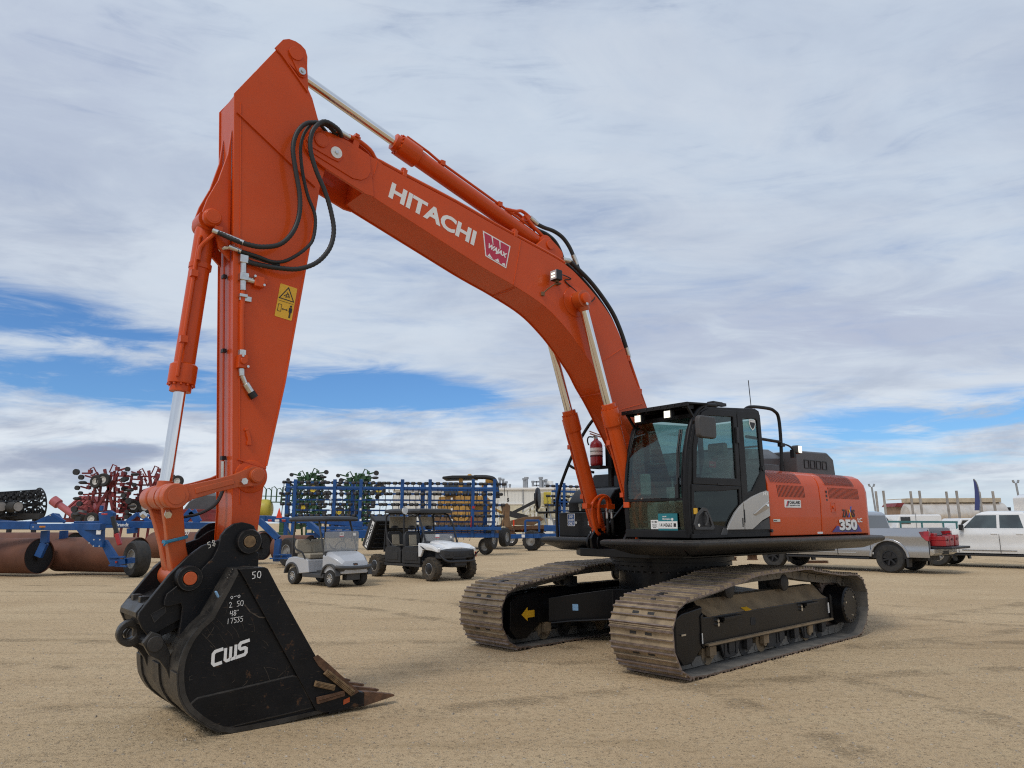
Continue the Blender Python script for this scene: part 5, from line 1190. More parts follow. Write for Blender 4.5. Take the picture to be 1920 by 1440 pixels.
# ears
ear = [(6.110,1.255),(6.108,1.376),(6.136,1.396),(6.185,1.375),(6.235,1.385),(6.283,1.42),(6.315,1.482),(6.290,1.55),(6.235,1.585),(6.165,1.588),(6.16,1.610),(6.203,1.632),(6.274,1.647),(6.342,1.634),(6.406,1.588),(6.445,1.535),(6.459,1.444),(6.498,1.354),(6.581,1.268),(6.60,1.19),(6.635,1.12),(6.69,1.093),(6.761,1.146),(6.840,1.084),(6.855,1.038),(6.855,.992),(6.824,.982),(6.727,1.002),(6.716,.966),(6.717,.881),(6.729,.735),(6.671,.776),(6.515,.880),(6.394,1.032),(6.335,1.255)]
for s in (1, -1):
    g = G(); g.prism(ear, s*.32, s*.365); part('bucket_ear', g, BUCKET, bk, bevel=.006, angle=24)
    g = G(); g.prism([(6.99,.72),(6.93,.80),(6.86,.77),(6.82,.70),(6.78,.62),(6.77,.42),(6.80,.50),(6.86,.58),(6.93,.62)], s*.31, s*.365); g.cyl((6.90,s*.30,.705),(6.90,s*.385,.705),.062,n=24); part('stop_lug', g, BUCKET_W, bk, bevel=.006)
g = G(); g.cyl((6.90,-.31,.705),(6.90,.31,.705),.05,n=20); part('cross_tube', g, BLACK_M, bk)
# writing on the flank
g = G(); Mw = frame((6.535,.6115,.53), (-.965,0,.215), (.05,0,1)) @ Matrix.Scale(.84, 4); W_ = .030
k_ = lambda pts: [(x + y*.22, y) for x, y in pts]
g.ribbon(k_([(.105,.118),(.03,.118),(.012,.10),(.012,.02),(.028,.0),(.10,.0)]), W_, Mw)
g.ribbon(k_([(.128,.118),(.128,.014),(.142,.0),(.165,.0),(.178,.014),(.178,.115)]), W_*.9, Mw); g.ribbon(k_([(.178,.014),(.190,.0),(.215,.0),(.226,.014),(.226,.118)]), W_*.9, Mw)
g.ribbon(k_([(.36,.118),(.275,.118),(.262,.104),(.262,.076),(.275,.062),(.315,.062),(.33,.05),(.33,.015),(.315,0),(.226,0)]), W_, Mw)
part('painted_name', g, WHITE, bk)
def bkp(x, z, y): return frame((x, y, z), (-1, 0, .06), (0, 0, 1))
g = G(); hand(g, '50', bkp(6.262,1.185,.6375), .055, .0055, .8); hand(g, '2 50', bkp(6.425,.965,.6115), .042, .0034, .72); hand(g, '48"', bkp(6.412,.897,.6115), .042, .0034, .62); hand(g, '17535', bkp(6.432,.838,.6115), .042, .0034, .62); hand(g, 'o-o', bkp(6.42,1.03,.6115), .042, .0034, .7); part('chalk_marks', g, WHITE, bk)
g = G(); hand(g, '58', frame((6.53,.3165,1.43), (-.9,0,.3), (.3,0,.9)), .05, .006, .8); part('chalk_marks', g, ZINC, cp)
g = G(); hand(g, 'c', bkp(6.70,.44,.6115), .06, .005); part('scratch_mark', g, BUCKET_W, bk)
# plate label and vent grooves on the bent back strip near the ear
g = G(); g.box((6.505,.56,1.062),(.012,.035,.075),rot=(0,.50,0)); part('blue_label', g, PALEBL, bk)
g = G()
for k in range(4): g.box((6.43-.0 - k*.012 + .012,.555,1.20 + k*.022),(.004,.05,.007),rot=(0,.5,0))
part('pressed_marks', g, ZINC, bk)

# ================================================================== helpers for the yard
def wp(name, g, m, root, bevel=0, **k):
    "part given in world coordinates, stored relative to an unrotated root"
    g.v = [p - root.location for p in g.v]
    return obj(name, g, m, root, bevel, **k)

def wheel(parent, c, axis, Rr, w, rim, tyre=None, rimm=None, spokes=0, lugs=0, world=False, face=1):
    "tyre with a rim as sub-part; axis points outwards"
    c = V(c); a = V(axis).normalized(); tyre = tyre or RUBBER; rimm = rimm or ALLOY
    if world: c = c - parent.location
    g = G(); g.lathe([(rim,-w*.48),(rim*1.15,-w*.5),(Rr*.90,-w*.5),(Rr*.985,-w*.36),(Rr,-w*.15),(Rr,w*.15),(Rr*.985,w*.36),(Rr*.90,w*.5),(rim*1.15,w*.5),(rim,w*.46),(rim*.95,0)], c, a, 32, caps=False)
    if lugs:
        u = a.orthogonal().normalized(); v = a.cross(u)
        for k in range(lugs):
            for s in (-1, 1):
                th = 2*pi*(k + (.25 if s > 0 else -.25))/lugs; d = u*cos(th) + v*sin(th); t = v*cos(th) - u*sin(th)
                g.bar(c + d*Rr*.99 + a*s*w*.05 , c + d*Rr*.97 + a*s*w*.47 + t*Rr*.07, Rr*.10, Rr*.07, d)
    ty = obj('wheel', g, tyre, parent, angle=40)
    g = G(); g.lathe([(rim*.98,w*.44),(rim*.90,w*.45),(rim*.84,w*.28),(rim*.60,w*.22),(rim*.25,w*.30),(rim*.2,w*.36),(.001,w*.36)] if not spokes else [(rim,w*.44),(rim*.9,w*.46),(rim*.86,w*.40),(rim*.84,w*.10),(.001,w*.08)], c, a, 32, caps=False)
    if spokes:
        u = a.orthogonal().normalized(); v = a.cross(u)
        for k in range(spokes):
            th = 2*pi*k/spokes; d = u*cos(th) + v*sin(th)
            g.bar(c + a*w*.36 + d*rim*.12, c + a*w*.40 + d*rim*.88, rim*.20, w*.12, a)
        g.cyl(c + a*w*.3, c + a*w*.42, rim*.22, n=12)
    obj('rim', g, rimm, ty)
    return ty

# ================================================================== golf cart
ct = thing('golf_cart', 'silver golf cart with black canopy, folded windscreen and beige bench seat', 'golf cart', (-5.03, 20.40, 0), R(-40.3))
def cpart(n, g, m, bevel=0, **k): return obj(n, g, m, ct, bevel, **k)
for sy in (1, -1):
    for x in (.84, -.84): wheel(ct, (x, sy*.44, .225), (0, sy, 0), .225, .20, .125, spokes=9)
g = G(); sidep = [(-1.16,.46),(-1.14,.58),(-1.02,.70),(-.80,.735),(-.25,.70),(-.10,.66),(-.04,.34),(-.50,.30),(-.54,.42),(-.64,.52),(-.84,.56),(-1.04,.52),(-1.12,.44)]
g.prism(sidep, -.56, .56); cpart('rear_body', g, CARTSILV, .04)
g = G(); g.loft([[(x, y, z) for y, z in ((-w,.34),(w,.34),(w,h),(w*.8,h2),(-w*.8,h2),(-w,h))] for x, w, h, h2 in ((.46,.50,.78,.90),(.75,.53,.80,.885),(1.02,.50,.70,.80),(1.20,.42,.60,.66),(1.25,.34,.52,.56))]); cowl = cpart('front_cowl', g, CARTSILV, .03, angle=25)
g = G(); g.flat(rrect(-.07,-.028,.07,.028,.008), frame((1.235,-.02,.575), (0,1,0), (-.45,0,1)), .012); textg(g, 'Club Car', frame((1.249,-.06,.565), (0,1,0), (-.45,0,1)), .02, .09, .01, .004, mi=1); obj('badge', g, [INK, AMBER], cowl)
g = G(); g.box((.15,0,.30),(1.05,1.0,.06)); g.box((.12,.50,.27),(.95,.10,.10)); g.box((.12,-.50,.27),(.95,.10,.10)); g.box((-.2,0,.33),(1.7,.6,.12)); cpart('floor', g, GREYP, .015)
for sy in (1, -1):
    for x, r0 in ((.84,.31), (-.84,.31)):
        g = G(); o_ = circ(x, .235, r0+.05, 14, .05*pi, .95*pi, True); i_ = circ(x, .235, r0, 14, .05*pi, .95*pi, True); g.prism(o_ + i_[::-1], sy*.44, sy*.58); cpart('fender_flare', g, GREYP, .01)
    g = G(); g.tube([(.60,sy*.50,.80),(.52,sy*.54,1.0),(.34,sy*.52,1.45),(.25,sy*.50,1.70)], .026, 8); cpart('roof_post', g, GREYP)
    g = G(); g.tube([(-.92,sy*.50,.70),(-.90,sy*.52,1.10),(-.84,sy*.50,1.70)], .024, 8); cpart('roof_post', g, GREYP)
    g = G(); g.tube([(-.74,sy*.57,1.02),(-.62,sy*.585,.93),(-.35,sy*.585,.86),(-.22,sy*.57,.70)], .022, 8, sub=4); cpart('armrest', g, INK)
g = G(); g.loft([[(1.30*(x)-.27, y, z) for x, y in rrect(-.66,-.60,.66,.60,.16,3)] for z in (1.675,)] + [[(1.34*x-.27, y*1.03, 1.73) for x, y in rrect(-.66,-.60,.66,.60,.16,3)], [(1.26*x-.27, y*.95, 1.785) for x, y in rrect(-.66,-.60,.66,.60,.16,3)], [(1.0*x-.27, y*.70, 1.815) for x, y in rrect(-.66,-.60,.66,.60,.16,3)]]); cpart('canopy', g, UBLACK, .01)
g = G(); g.box((-.42,0,.755),(.58,.98,.13)); cpart('seat_cushion', g, BEIGE, .04, seg=3)
g = G()
for y in (.25, -.25): g.loft([[(-.70,y-.245,.82),(-.70,y+.245,.82),(-.82,y+.245,.82),(-.82,y-.245,.82)], [(-.74,y-.25,1.02),(-.74,y+.25,1.02),(-.86,y+.25,1.02),(-.86,y-.25,1.02)], [(-.79,y-.20,1.19),(-.79,y+.20,1.19),(-.89,y+.20,1.19),(-.89,y-.20,1.19)]])
g.box((-.80,0,.98),(.10,.5,.3)); cpart('backrest', g, BEIGE, .035, seg=3)
g = G(); g.prism([(-.55,.90),(.55,.90),(.55,1.38),(.51,1.41),(-.51,1.41),(-.55,1.38)], .60, .608, 'x'); sc_ = cpart('windscreen', g, HAZY)
g = G(); g.box((.612,-.02,1.325),(.003,.14,.11)); g.box((.612,.40,1.33),(.003,.09,.075)); wt = obj('paper_tag', g, WHITE, sc_); g = G(); textg(g, '13873', frame((.615,-.08,1.325), (0,1,0), (0,0,1)), .032, .11, .02); obj('lettering', g, INK, sc_); g = G(); g.box((.615,-.02,1.285),(.003,.14,.02)); obj('red_band', g, WRED, sc_)
for o_ in ():
    pass
g = G(); g.loft([[(1.06+dx, y*k, z) for y in (-.52,-.30,.30,.52)] + [(1.0+dx - (.25 if False else 0), y*k, z-.10) for y in (.52,.30,-.30,-.52)] for dx, k, z in ((.06,1.0,.50),(.16,.9,.505),(.22,.75,.50))]); g.box((1.05,0,.28),(.2,.42,.22)); g.tube([(1.12,-.56,.52),(1.26,-.40,.50),(1.32,0,.49),(1.26,.40,.50),(1.12,.56,.52)], .05, 8, sub=3); cpart('bumper', g, GREYP, .01)
g = G(); g.box((.5,0,.86),(.10,.95,.14)); g.tube([(.48,.26,.85),(.22,.26,.98)], .02); sw = circ(0,0,.16,20); g.tube([(.20 + .06*sin(t), .26 + .17*cos(t), .99 + .15*sin(t)) for t in [2*pi*i/20 for i in range(21)]], .014, 6); cpart('dashboard', g, INK, .01)

# ================================================================== utility vehicle
ut = thing('utility_vehicle', 'white and black four seat utility vehicle with raised cargo bed and muddy knobbly tyres', 'utility vehicle', (-2.79, 22.83, 0), R(-46.5))
def upart(n, g, m, bevel=0, **k): return obj(n, g, m, ut, bevel, **k)
for sy in (1, -1):
    for x in (1.39, -1.40): wheel(ut, (x, sy*.64, .335), (0, sy, 0), .335, .26, .17, MUDTYRE, GUN if False else ALLOY, spokes=0, lugs=16)
    for x in (1.39, -1.40):
        g = G(); g.lathe([(.155,.10),(.14,.11),(.03,.12)], (x, sy*.64, .335), (0, sy, 0), 20); upart('wheel_centre', g, GUN)
g = G(); g.box((-.1,0,.44),(2.6,1.15,.10)); g.box((-.1,.60,.40),(1.9,.10,.08)); g.box((-.1,-.60,.40),(1.9,.10,.08)); g.box((1.35,0,.50),(.9,.5,.25)); g.box((-1.4,0,.50),(.7,.6,.25))
for sy in (1,-1):
    g.bar((1.39,sy*.2,.40),(1.39,sy*.60,.34),.06,.05); g.bar((1.25,sy*.25,.62),(1.39,sy*.58,.36),.04,.04); g.bar((-1.4,sy*.2,.42),(-1.4,sy*.6,.34),.06,.05)
upart('chassis', g, GRIME, .01)
for sy in (1, -1):
    for x0, x1 in ((-.95,-.12), (-.05,.86)):
        g = G(); g.prism([(x0,.46),(x1,.46),(x1,.80),(x1-.12,.92),(x0+.08,.92),(x0,.85)], sy*.60, sy*.67); g.prism([(x0+.12,.54),(x1-.14,.54),(x1-.14,.78),(x0+.12,.80)], sy*.67, sy*.685); upart('half_door', g, UBLACK, .02)
    g = G(); g.tube([(1.02,sy*.58,1.02),(.80,sy*.60,1.55),(.58,sy*.56,1.86),(.40,sy*.55,1.90),(-.95,sy*.55,1.90),(-1.08,sy*.56,1.82),(-1.10,sy*.60,.75)], .028, 8); g.tube([(-.10,sy*.58,.80),(-.14,sy*.56,1.89)], .026, 8); g.tube([(-.60,sy*.60,.92),(-.95,sy*.62,1.20)], .018, 6)
    upart('roll_cage_side', g, INK)
    g = G(); g.prism([(-.93,.92),(-1.06,1.55),(-1.02,1.55),(-.62,.60),(-.66,.56)], sy*.60, sy*.62); upart('side_net', g, INK)
    g = G(); g.loft([[(x, sy*y, z) for y, z in ((.30,h-.02),(.70,h-.02),(.72,h-.10),(.70,lo_),(.62,lo_),(.30,lo_+.05))] for x, h, lo_ in ((.82,1.07,.80),(1.10,1.06,.86),(1.45,1.02,.84),(1.72,.92,.80))]); g.prism([(.80,1.04),(1.0,1.04),(1.0,.80),(.92,.66),(.82,.66)], sy*.64, sy*.71); upart('front_fender', g, WHITEP, .02, angle=25)
    g = G(); g.prism([(.90,.98),(.98,.96),(1.22,.86),(1.06,.88)], sy*.719, sy*.724); upart('fender_stripe', g, INK)
    g = G(); g.loft([[(1.74,sy*.36,.82),(1.70,sy*.62,.88),(1.64,sy*.64,.95),(1.70,sy*.38,.88)], [(1.77,sy*.38,.815),(1.73,sy*.60,.875),(1.68,sy*.62,.94),(1.73,sy*.40,.88)]]); upart('headlight', g, LENS, .006)
    g = G(); g.tube([(1.42,sy*.36,.86),(1.40,sy*.48,.48)], .035, 10); upart('shock_absorber', g, ZINC)
g = G(); g.loft([[(x, y, z) for y, z in ((-.34,h-.10),(.34,h-.10),(.34,h),(.16,h+.035),(-.16,h+.035),(-.34,h))] for x, h in ((.84,1.08),(1.20,1.06),(1.52,1.0),(1.74,.90))]); upart('bonnet', g, WHITEP, .02, angle=25)
g = G(); g.loft([[(x, y*k, z) for y, z in ((-.66,.62),(.66,.62),(.64,.86),(.36,h),(-.36,h),(-.64,.86))] for x, k, h in ((1.55,1.0,.92),(1.76,.95,.89),(1.84,.82,.83))]); fasc = upart('front_fascia', g, UBLACK, .025, angle=25)
g = G(); g.box((1.845,0,.73),(.02,.42,.10)); g.box((1.80,-.45,.74),(.10,.16,.07)); g.box((1.80,.45,.74),(.10,.16,.07)); g.box((1.845,0,.63),(.02,.5,.05)); obj('grille', g, INK, fasc, .01)
g = G(); g.tube([(1.70,-.62,.74),(1.86,-.52,.58),(1.92,-.3,.54),(1.92,.3,.54),(1.86,.52,.58),(1.70,.62,.74)], .035, 8, sub=3); g.box((1.82,0,.50),(.16,.44,.16)); g.tube([(1.75,.5,.55),(1.98,.60,.82)], .025, 8); upart('bull_bar', g, INK, .01)
g = G(); g.box((1.80,.64,.72),(.05,.03,.14)); upart('red_reflector', g, TAILRED)
for x0, x1, zz in ((-1.12,-.10,1.97), (-.06,.74,1.96)):
    g = G(); ol = rrect(x0, -.66, x1, .66, .10, 3); c_ = (x0+x1)/2; g.loft([[(x, y, zz-.05) for x, y in ol], [(x, y, zz+.01) for x, y in ol], [(c_+(x-c_)*.94, y*.93, zz+.06) for x, y in ol], [(c_+(x-c_)*.7, y*.7, zz+.085) for x, y in ol]]); upart('roof_panel', g, UBLACK, .01)
for x, nm in ((-.85,1), (.05,2)):
    for y in (.33, -.33):
        g = G(); g.box((x+.16,y,.88),(.46,.58,.14)); g.loft([[(x-.02,y-.28,.92),(x-.02,y+.28,.92),(x-.14,y+.28,.92),(x-.14,y-.28,.92)], [(x-.06,y-.28,1.25),(x-.06,y+.28,1.25),(x-.18,y+.28,1.25),(x-.18,y-.28,1.25)], [(x-.09,y-.22,1.36),(x-.09,y+.22,1.36),(x-.18,y+.22,1.36),(x-.18,y-.22,1.36)]]); st_ = upart('seat', g, UBLACK, .03)
        g = G(); g.box((x-.035,y,1.12),(.03,.26,.30),rot=(0,-.12,0)); g.box((x+.16,y,.955),(.30,.36,.012)); obj('seat_panel', g, BEIGE, st_, .01)
        g = G(); g.ball((x-.12,y,1.48), .12, 12, 0, (.5,1.2,.55)); obj('headrest', g, INK, st_)
g = G(); g.box((-.98,0,1.64),(.02,1.0,.34)); g.box((-.18,.30,1.66),(.02,.52,.30)); upart('rear_screen', g, BEIGE)
g = G(); g.prism([(-.60,1.06),(.60,1.06),(.56,1.30),(-.56,1.30)], .86, .868, 'x'); sc_ = upart('windscreen', g, HAZY)
g = G(); g.box((.871,-.06,1.235),(.003,.15,.10)); g.box((.871,.46,1.20),(.003,.08,.07)); obj('paper_tag', g, WHITE, sc_); g = G(); g.box((.874,-.06,1.195),(.003,.15,.02)); obj('red_band', g, WRED, sc_)
g = G(); g.tube([(.45,.33 + .17*cos(t), 1.12 + .15*sin(t)) for t in [2*pi*i/20 for i in range(21)]], .015, 6); g.tube([(.45,.33,1.12),(.80,.33,1.02)], .02, 6); g.box((.82,0,1.02),(.14,1.1,.14)); upart('dashboard', g, INK, .01)
# cargo bed tipped up
ang = R(-62)
def bedp(x, y, z): return (-1.98 + x*cos(ang) + z*sin(ang)*1, y, .78 - x*sin(ang) + z*cos(ang))
g = G()
def bedbox(c, d):
    vs = [bedp(c[0]+i*d[0]/2, c[1]+j*d[1]/2, c[2]+k*d[2]/2) for i in (-1,1) for j in (-1,1) for k in (-1,1)]
    g.add(vs, [(0,1,3,2),(4,6,7,5),(0,4,5,1),(2,3,7,6),(0,2,6,4),(1,5,7,3)])
bedbox((.52,0,.0),(1.04,1.34,.06))
for y in (.65,-.65): bedbox((.52,y,.16),(1.04,.05,.32))
bedbox((1.02,0,.16),(.05,1.34,.32)); bedbox((.02,0,.16),(.05,1.34,.32))
for k in range(6): bedbox((.12+k*.16,0,-.05),(.03,1.1,.06))
bed_ = upart('cargo_bed', g, UBLACK, .015)
for sy in (1, -1):
    g = G(); vs = [bedp(x, sy*(.677), z) for x, z in ((.05,.04),(.95,.04),(.95,.17),(.05,.17))]; g.sheet(vs); obj('bed_decal', g, WHITE, bed_)
    g = G(); o1 = V(bedp(.90,sy*.679,.06)); o2 = V(bedp(.12,sy*.679,.06)); o3 = V(bedp(.90,sy*.679,.16))
    if sy < 0: textg(g, 'POLARIS', frame(o2, o1-o2, o3-o1), .09, .74, .03); obj('lettering', g, INK, bed_)
g = G(); g.cyl((.30,-.86,1.98),(.34,-.86,1.98),.10,n=20); g.cyl((.27,-.86,1.98),(.30,-.86,1.98),.11,n=20,mi=1); upart('round_mirror', g, [LENS, INK])

# ================================================================== pickups
def pickup(name, label, loc, rot, paint, xf, xr, front, rear, cabx, tail_open, rims, group=None):
    root = thing(name, label, 'pickup truck', (loc[0], loc[1], 0), rot, group)
    def p(n, g, m, bevel=0, **k): return obj(n, g, m, root, bevel, **k)
    Rw, ra = .445, .545
    def arch(xc, a0, a1, r=ra): return circ(xc, .45, r, 11, a0, a1, True)
    c0, c1 = cabx                                          # back of cab, base of windscreen
    low = .50
    # front body: cab lower part and bonnet
    pr = [(c0,low),(c0,1.32),(c0+.1,1.345),(c1,1.30),(c1+.1,1.27),(front-.45,1.16),(front-.12,1.08),(front-.02,.95),(front,.75),(front-.06,.50)]
    pr += [(x, z) for x, z in arch(xf, 0.1, pi-.1) if z > low]
    g = G(); wB = 1.0
    g.loft([[(x, s*wB*(.955 if x > front-.3 else .93), z) for x, z in pr] for s in (-1, 1)]); body = p('body', g, paint, .035, angle=30)
    # bed sides, floor, front wall
    for s in (1, -1):
        pb = [(rear,.62),(rear,1.36),(rear+.06,1.40),(c0-.02,1.385),(c0-.02,low)] + [(x, z) for x, z in arch(xr, .1, pi-.1) if z > low]
        g = G(); g.prism(pb, s*.88, s*.925); bs_ = p('bed_side', g, paint, .025, angle=30)
        for xc in ((xr,) ):
            g = G(); g.prism(arch(xc, .02*pi, .98*pi, ra+.075) + arch(xc, .02*pi, .98*pi, ra-.005)[::-1], s*.95, s*1.026); obj('wheel_arch', g, paint, bs_, .02)
            g = G(); g.prism(arch(xc, 0, pi, ra-.004), s*.60, s*.94); obj('arch_lining', g, INK, bs_)
        g = G(); g.prism(arch(xf, .02*pi, .98*pi, ra+.075) + arch(xf, .02*pi, .98*pi, ra-.005)[::-1], s*.975, s*1.022); obj('wheel_arch', g, paint, body, .02)
        g = G(); g.box((c0-.01, s*.955, .92),(.02,.05,.85)); obj('body_gap', g, INK, body)
        g = G(); g.prism([(c0+.05,.40),(xf-.58,.40),(xf-.58,.46),(c0+.05,.46)], s*.90, s*1.02); g.prism([(c0-.9,.44),(xf-.5,.44),(xf-.5,.55),(c0-.9,.55)], s*.80, s*.90); p('running_board', g, INK, .015)
        g = G(); g.box((c0-.06,s*.99,.60),(.09,.012,.07)) ; g.box(((c0+xf)/2-.2, s*1.003,.60),(xf-c0-1.3,.012,.03)); p('side_trim', g, ALLOY)
    g = G(); g.box(((rear+c0)/2,0,.78),(c0-rear,1.8,.10)); g.box((c0-.06,0,1.08),(.08,1.8,.58)); p('bed_liner', g, INK)
    g = G(); g.box(((front+rear)/2,0,.47),(front-rear-.5,1.0,.18)); p('chassis', g, GRIME)
    # pressed side skins: columns along x, rows following a bulged section, cut by the wheel arches
    fz = [(.45,.955),(.56,.985),(.66,1.0),(.74,.992),(.84,.984),(.98,.992),(1.10,1.008),(1.16,1.012),(1.20,1.0),(1.30,.972),(1.42,.935)]
    def yz(z):
        for (za, ya), (zb, yb) in zip(fz[:-1], fz[1:]):
            if z <= zb: return ya + (yb - ya) * max(0, (z - za) / (zb - za))
        return fz[-1][1]
    def zlow(x):
        for xc in (xr, xf):
            if abs(x - xc) < ra: return max(low, .45 + sqrt(ra*ra - (x - xc)**2))
        return low
    def skin(xa, xb, ztop, host):
        xs = sorted(set([xa + (xb - xa)*i/24 for i in range(25)] + [xc + ra*k for xc in (xr, xf) for k in (-1.001,-.999,-.97,-.9,-.75,-.5,-.25,0,.25,.5,.75,.9,.97,.999,1.001) if xa < xc + ra*k < xb]))
        for s in (1, -1):
            g = G(); m_ = 15
            vs = [(x, s*(yz(zlow(x) + (ztop(x) - zlow(x))*j/(m_-1)) + .003) if False else s*(yz(z_) + .004) , z_) for x in xs for z_ in [zlow(x) + (ztop(x) - zlow(x))*j/(m_-1) for j in range(m_)]]
            g.add(vs, [(i*m_+j, (i+1)*m_+j, (i+1)*m_+j+1, i*m_+j+1) for i in range(len(xs)-1) for j in range(m_-1)])
            obj('side_skin', g, paint, host, angle=50)
    skin(rear+.02, c0-.02, lambda x: 1.385, body)
    skin(c0+.0, front-.16, lambda x: 1.32 if x < c1 else 1.32 - (x - c1)/(front - c1)*.20, body)
    # greenhouse
    z0, z1 = 1.30, 1.93
    def sy_(z, s): return s*(.94 - (z - z0)/(z1 - z0)*.17)
    bx0, bx1, tx0, tx1 = c0+.04, c1, c0+.16, c1-.78
    g = G(); lev = [(z0, bx0, bx1, 0), (1.84, tx0-.02+.0, tx1+.10, 0), (1.91, tx0+.06, tx1-.04, .05), (1.945, tx0+.25, tx1-.25, .14)]
    g.loft([[(x0, sy_(z,-1)+i, z), (x1, sy_(z,-1)+i, z), (x1+ (.05 if z < 1.9 else .03), 0, z), (x1, sy_(z,1)-i, z), (x0, sy_(z,1)-i, z)] for z, x0, x1, i in lev]); cabin = p('cab', g, paint, .03, angle=25)
    def wx(z, a, b): return a + (b - a) * (z - z0) / (1.84 - z0)
    for s in (1, -1):
        mid = (c0 + c1) / 2 - .18
        def sp(x, z): return (x, sy_(z, s) + s*.006, z)
        for q in ([(bx0+.16,1.36),(mid-.05,1.36),(mid-.05,1.80),(tx0+.16,1.80)], [(mid+.04,1.36),(c1-.26,1.36),(c1-.30,1.42),(tx1+.14,1.80),(mid+.04,1.80)]):
            g = G(); a_ = [V(sp(x, z)) for x, z in q]; g.add([v_ for v_ in a_] + [v_ - V((0,s*.02,0)) for v_ in a_], [tuple(range(len(q)))] + [(i,(i+1)%len(q),(i+1)%len(q)+len(q),i+len(q)) for i in range(len(q))]); obj('side_window', g, CARWIN, cabin)
        for x in (mid - .02, c1 - .05):
            g = G(); g.prism([(x-.006,.52),(x+.006,.52),(x+.006,1.15),(x-.006,1.15)], s*.99, s*1.0165); obj('door_gap', g, INK, body)
        for x in (c0 + .32, mid + .12):
            g = G(); g.box((x, s*1.018, 1.165),(.20,.03,.045)); obj('door_handle', g, paint, body, .01)
        g = G(); g.box((c1-.22, s*1.10, 1.38),(.12,.20,.20)); g.box((c1-.2, s*.98, 1.33),(.06,.12,.05)); p('door_mirror', g, INK, .03)
        g = G(); g.loft([[(front-.10,s*.62,.90),(front-.30,s*.97,.92),(front-.32,s*.97,1.08),(front-.14,s*.62,1.06)],[(front-.03,s*.62,.90),(front-.20,s*.985,.92),(front-.24,s*.985,1.07),(front-.07,s*.62,1.05)]]); p('headlight', g, LENS)
        g = G(); tp_ = [(rear-.025,1.0),(rear-.025,1.30),(rear+.10,1.30),(rear+.27,1.28),(rear+.19,1.14),(rear+.08,1.02)]; g.loft([[(x, s*(.86), z) for x, z in tp_], [(x, s*(yz(z)+.006), z) for x, z in tp_], [(x + (.01 if x < rear else -.02), s*(yz(z)+.034), z) for x, z in tp_]]); p('tail_light', g, TAILRED, .01)
        g = G(); g.prism([(xr-.50,.46),(xr-.58,.46),(xr-.56,.20),(xr-.50,.20)], s*.72, s*.98); g.prism([(xf-.50,.46),(xf-.58,.46),(xf-.60,.22),(xf-.54,.22)], s*.74, s*.98); p('mud_flap', g, INK)
        for x in (xf, xr): wheel(root, (x, s*.84, Rw), (0, s, 0), Rw, .27, .25, RUBBER, rims, spokes=6, lugs=0)
    for a, b, nm in ((bx1+.004, tx1+.10, 'windscreen'), (bx0-.004, tx0-.02, 'rear_window')):
        sg = 1 if nm == 'windscreen' else -1
        g = G(); g.loft([[(wx(z, a, b)+sg*(.008 + (.045 if sg > 0 else 0)*0), y*(.94-(z-z0)/(z1-z0)*.17)*.86, z) for y in (-1,1)] + [(wx(z, a, b)-sg*.05, y*(.94-(z-z0)/(z1-z0)*.17)*.86, z) for y in (1,-1)] for z in (1.37,1.80)]); obj(nm, g, DARKWIN, cabin)
    g = G(); g.box((front-.02,0,.98),(.10,1.25,.26)); p('grille', g, GUN, .02)
    g = G(); g.loft([[(front+dx,y*k,z) for y in (-.98,.98)] + [(front+dx-.12,y*k,z) for y in (.98,-.98)] for dx, k, z in ((.0,.97,.52),(.06,1,.60),(.04,1,.76))]); p('front_bumper', g, paint, .02)
    g = G(); g.loft([[(rear+dx,y*k,z) for y in (-.98,-.45,.45,.98)] + [(rear+dx+.14,y*k,z) for y in (.98,.45,-.45,-.98)] for dx, k, z in ((-.02,.97,.56),(-.12,1,.62),(-.13,1,.76))]); g.box((rear-.10,0,.64),(.06,.5,.12),mi=1); p('rear_bumper', g, [ALLOY, INK], .015)
    if tail_open:
        g = G(); g.box((rear-.28,0,.80),(.58,1.62,.075)); p('tailgate', g, GUN, .02)
    else:
        g = G(); g.box((rear+.03,0,1.10),(.07,1.62,.54)); p('tailgate', g, paint, .02)
    return root
SIL = pickup('pickup_truck', 'silver pickup with lowered tailgate carrying red boxes, beside the counterweight', (11.40, 25.95), R(131.5), TRUCKSILV, 2.05, -1.95, 3.0, -3.16, (-1.38, 1.15), True, GUN)
WHT = pickup('pickup_truck', 'white crew cab pickup at the right edge behind the silver one', (17.35, 26.55), R(134), WHITEP, 1.85, -1.85, 2.85, -3.0, (-1.1, 1.15), False, ALLOY)
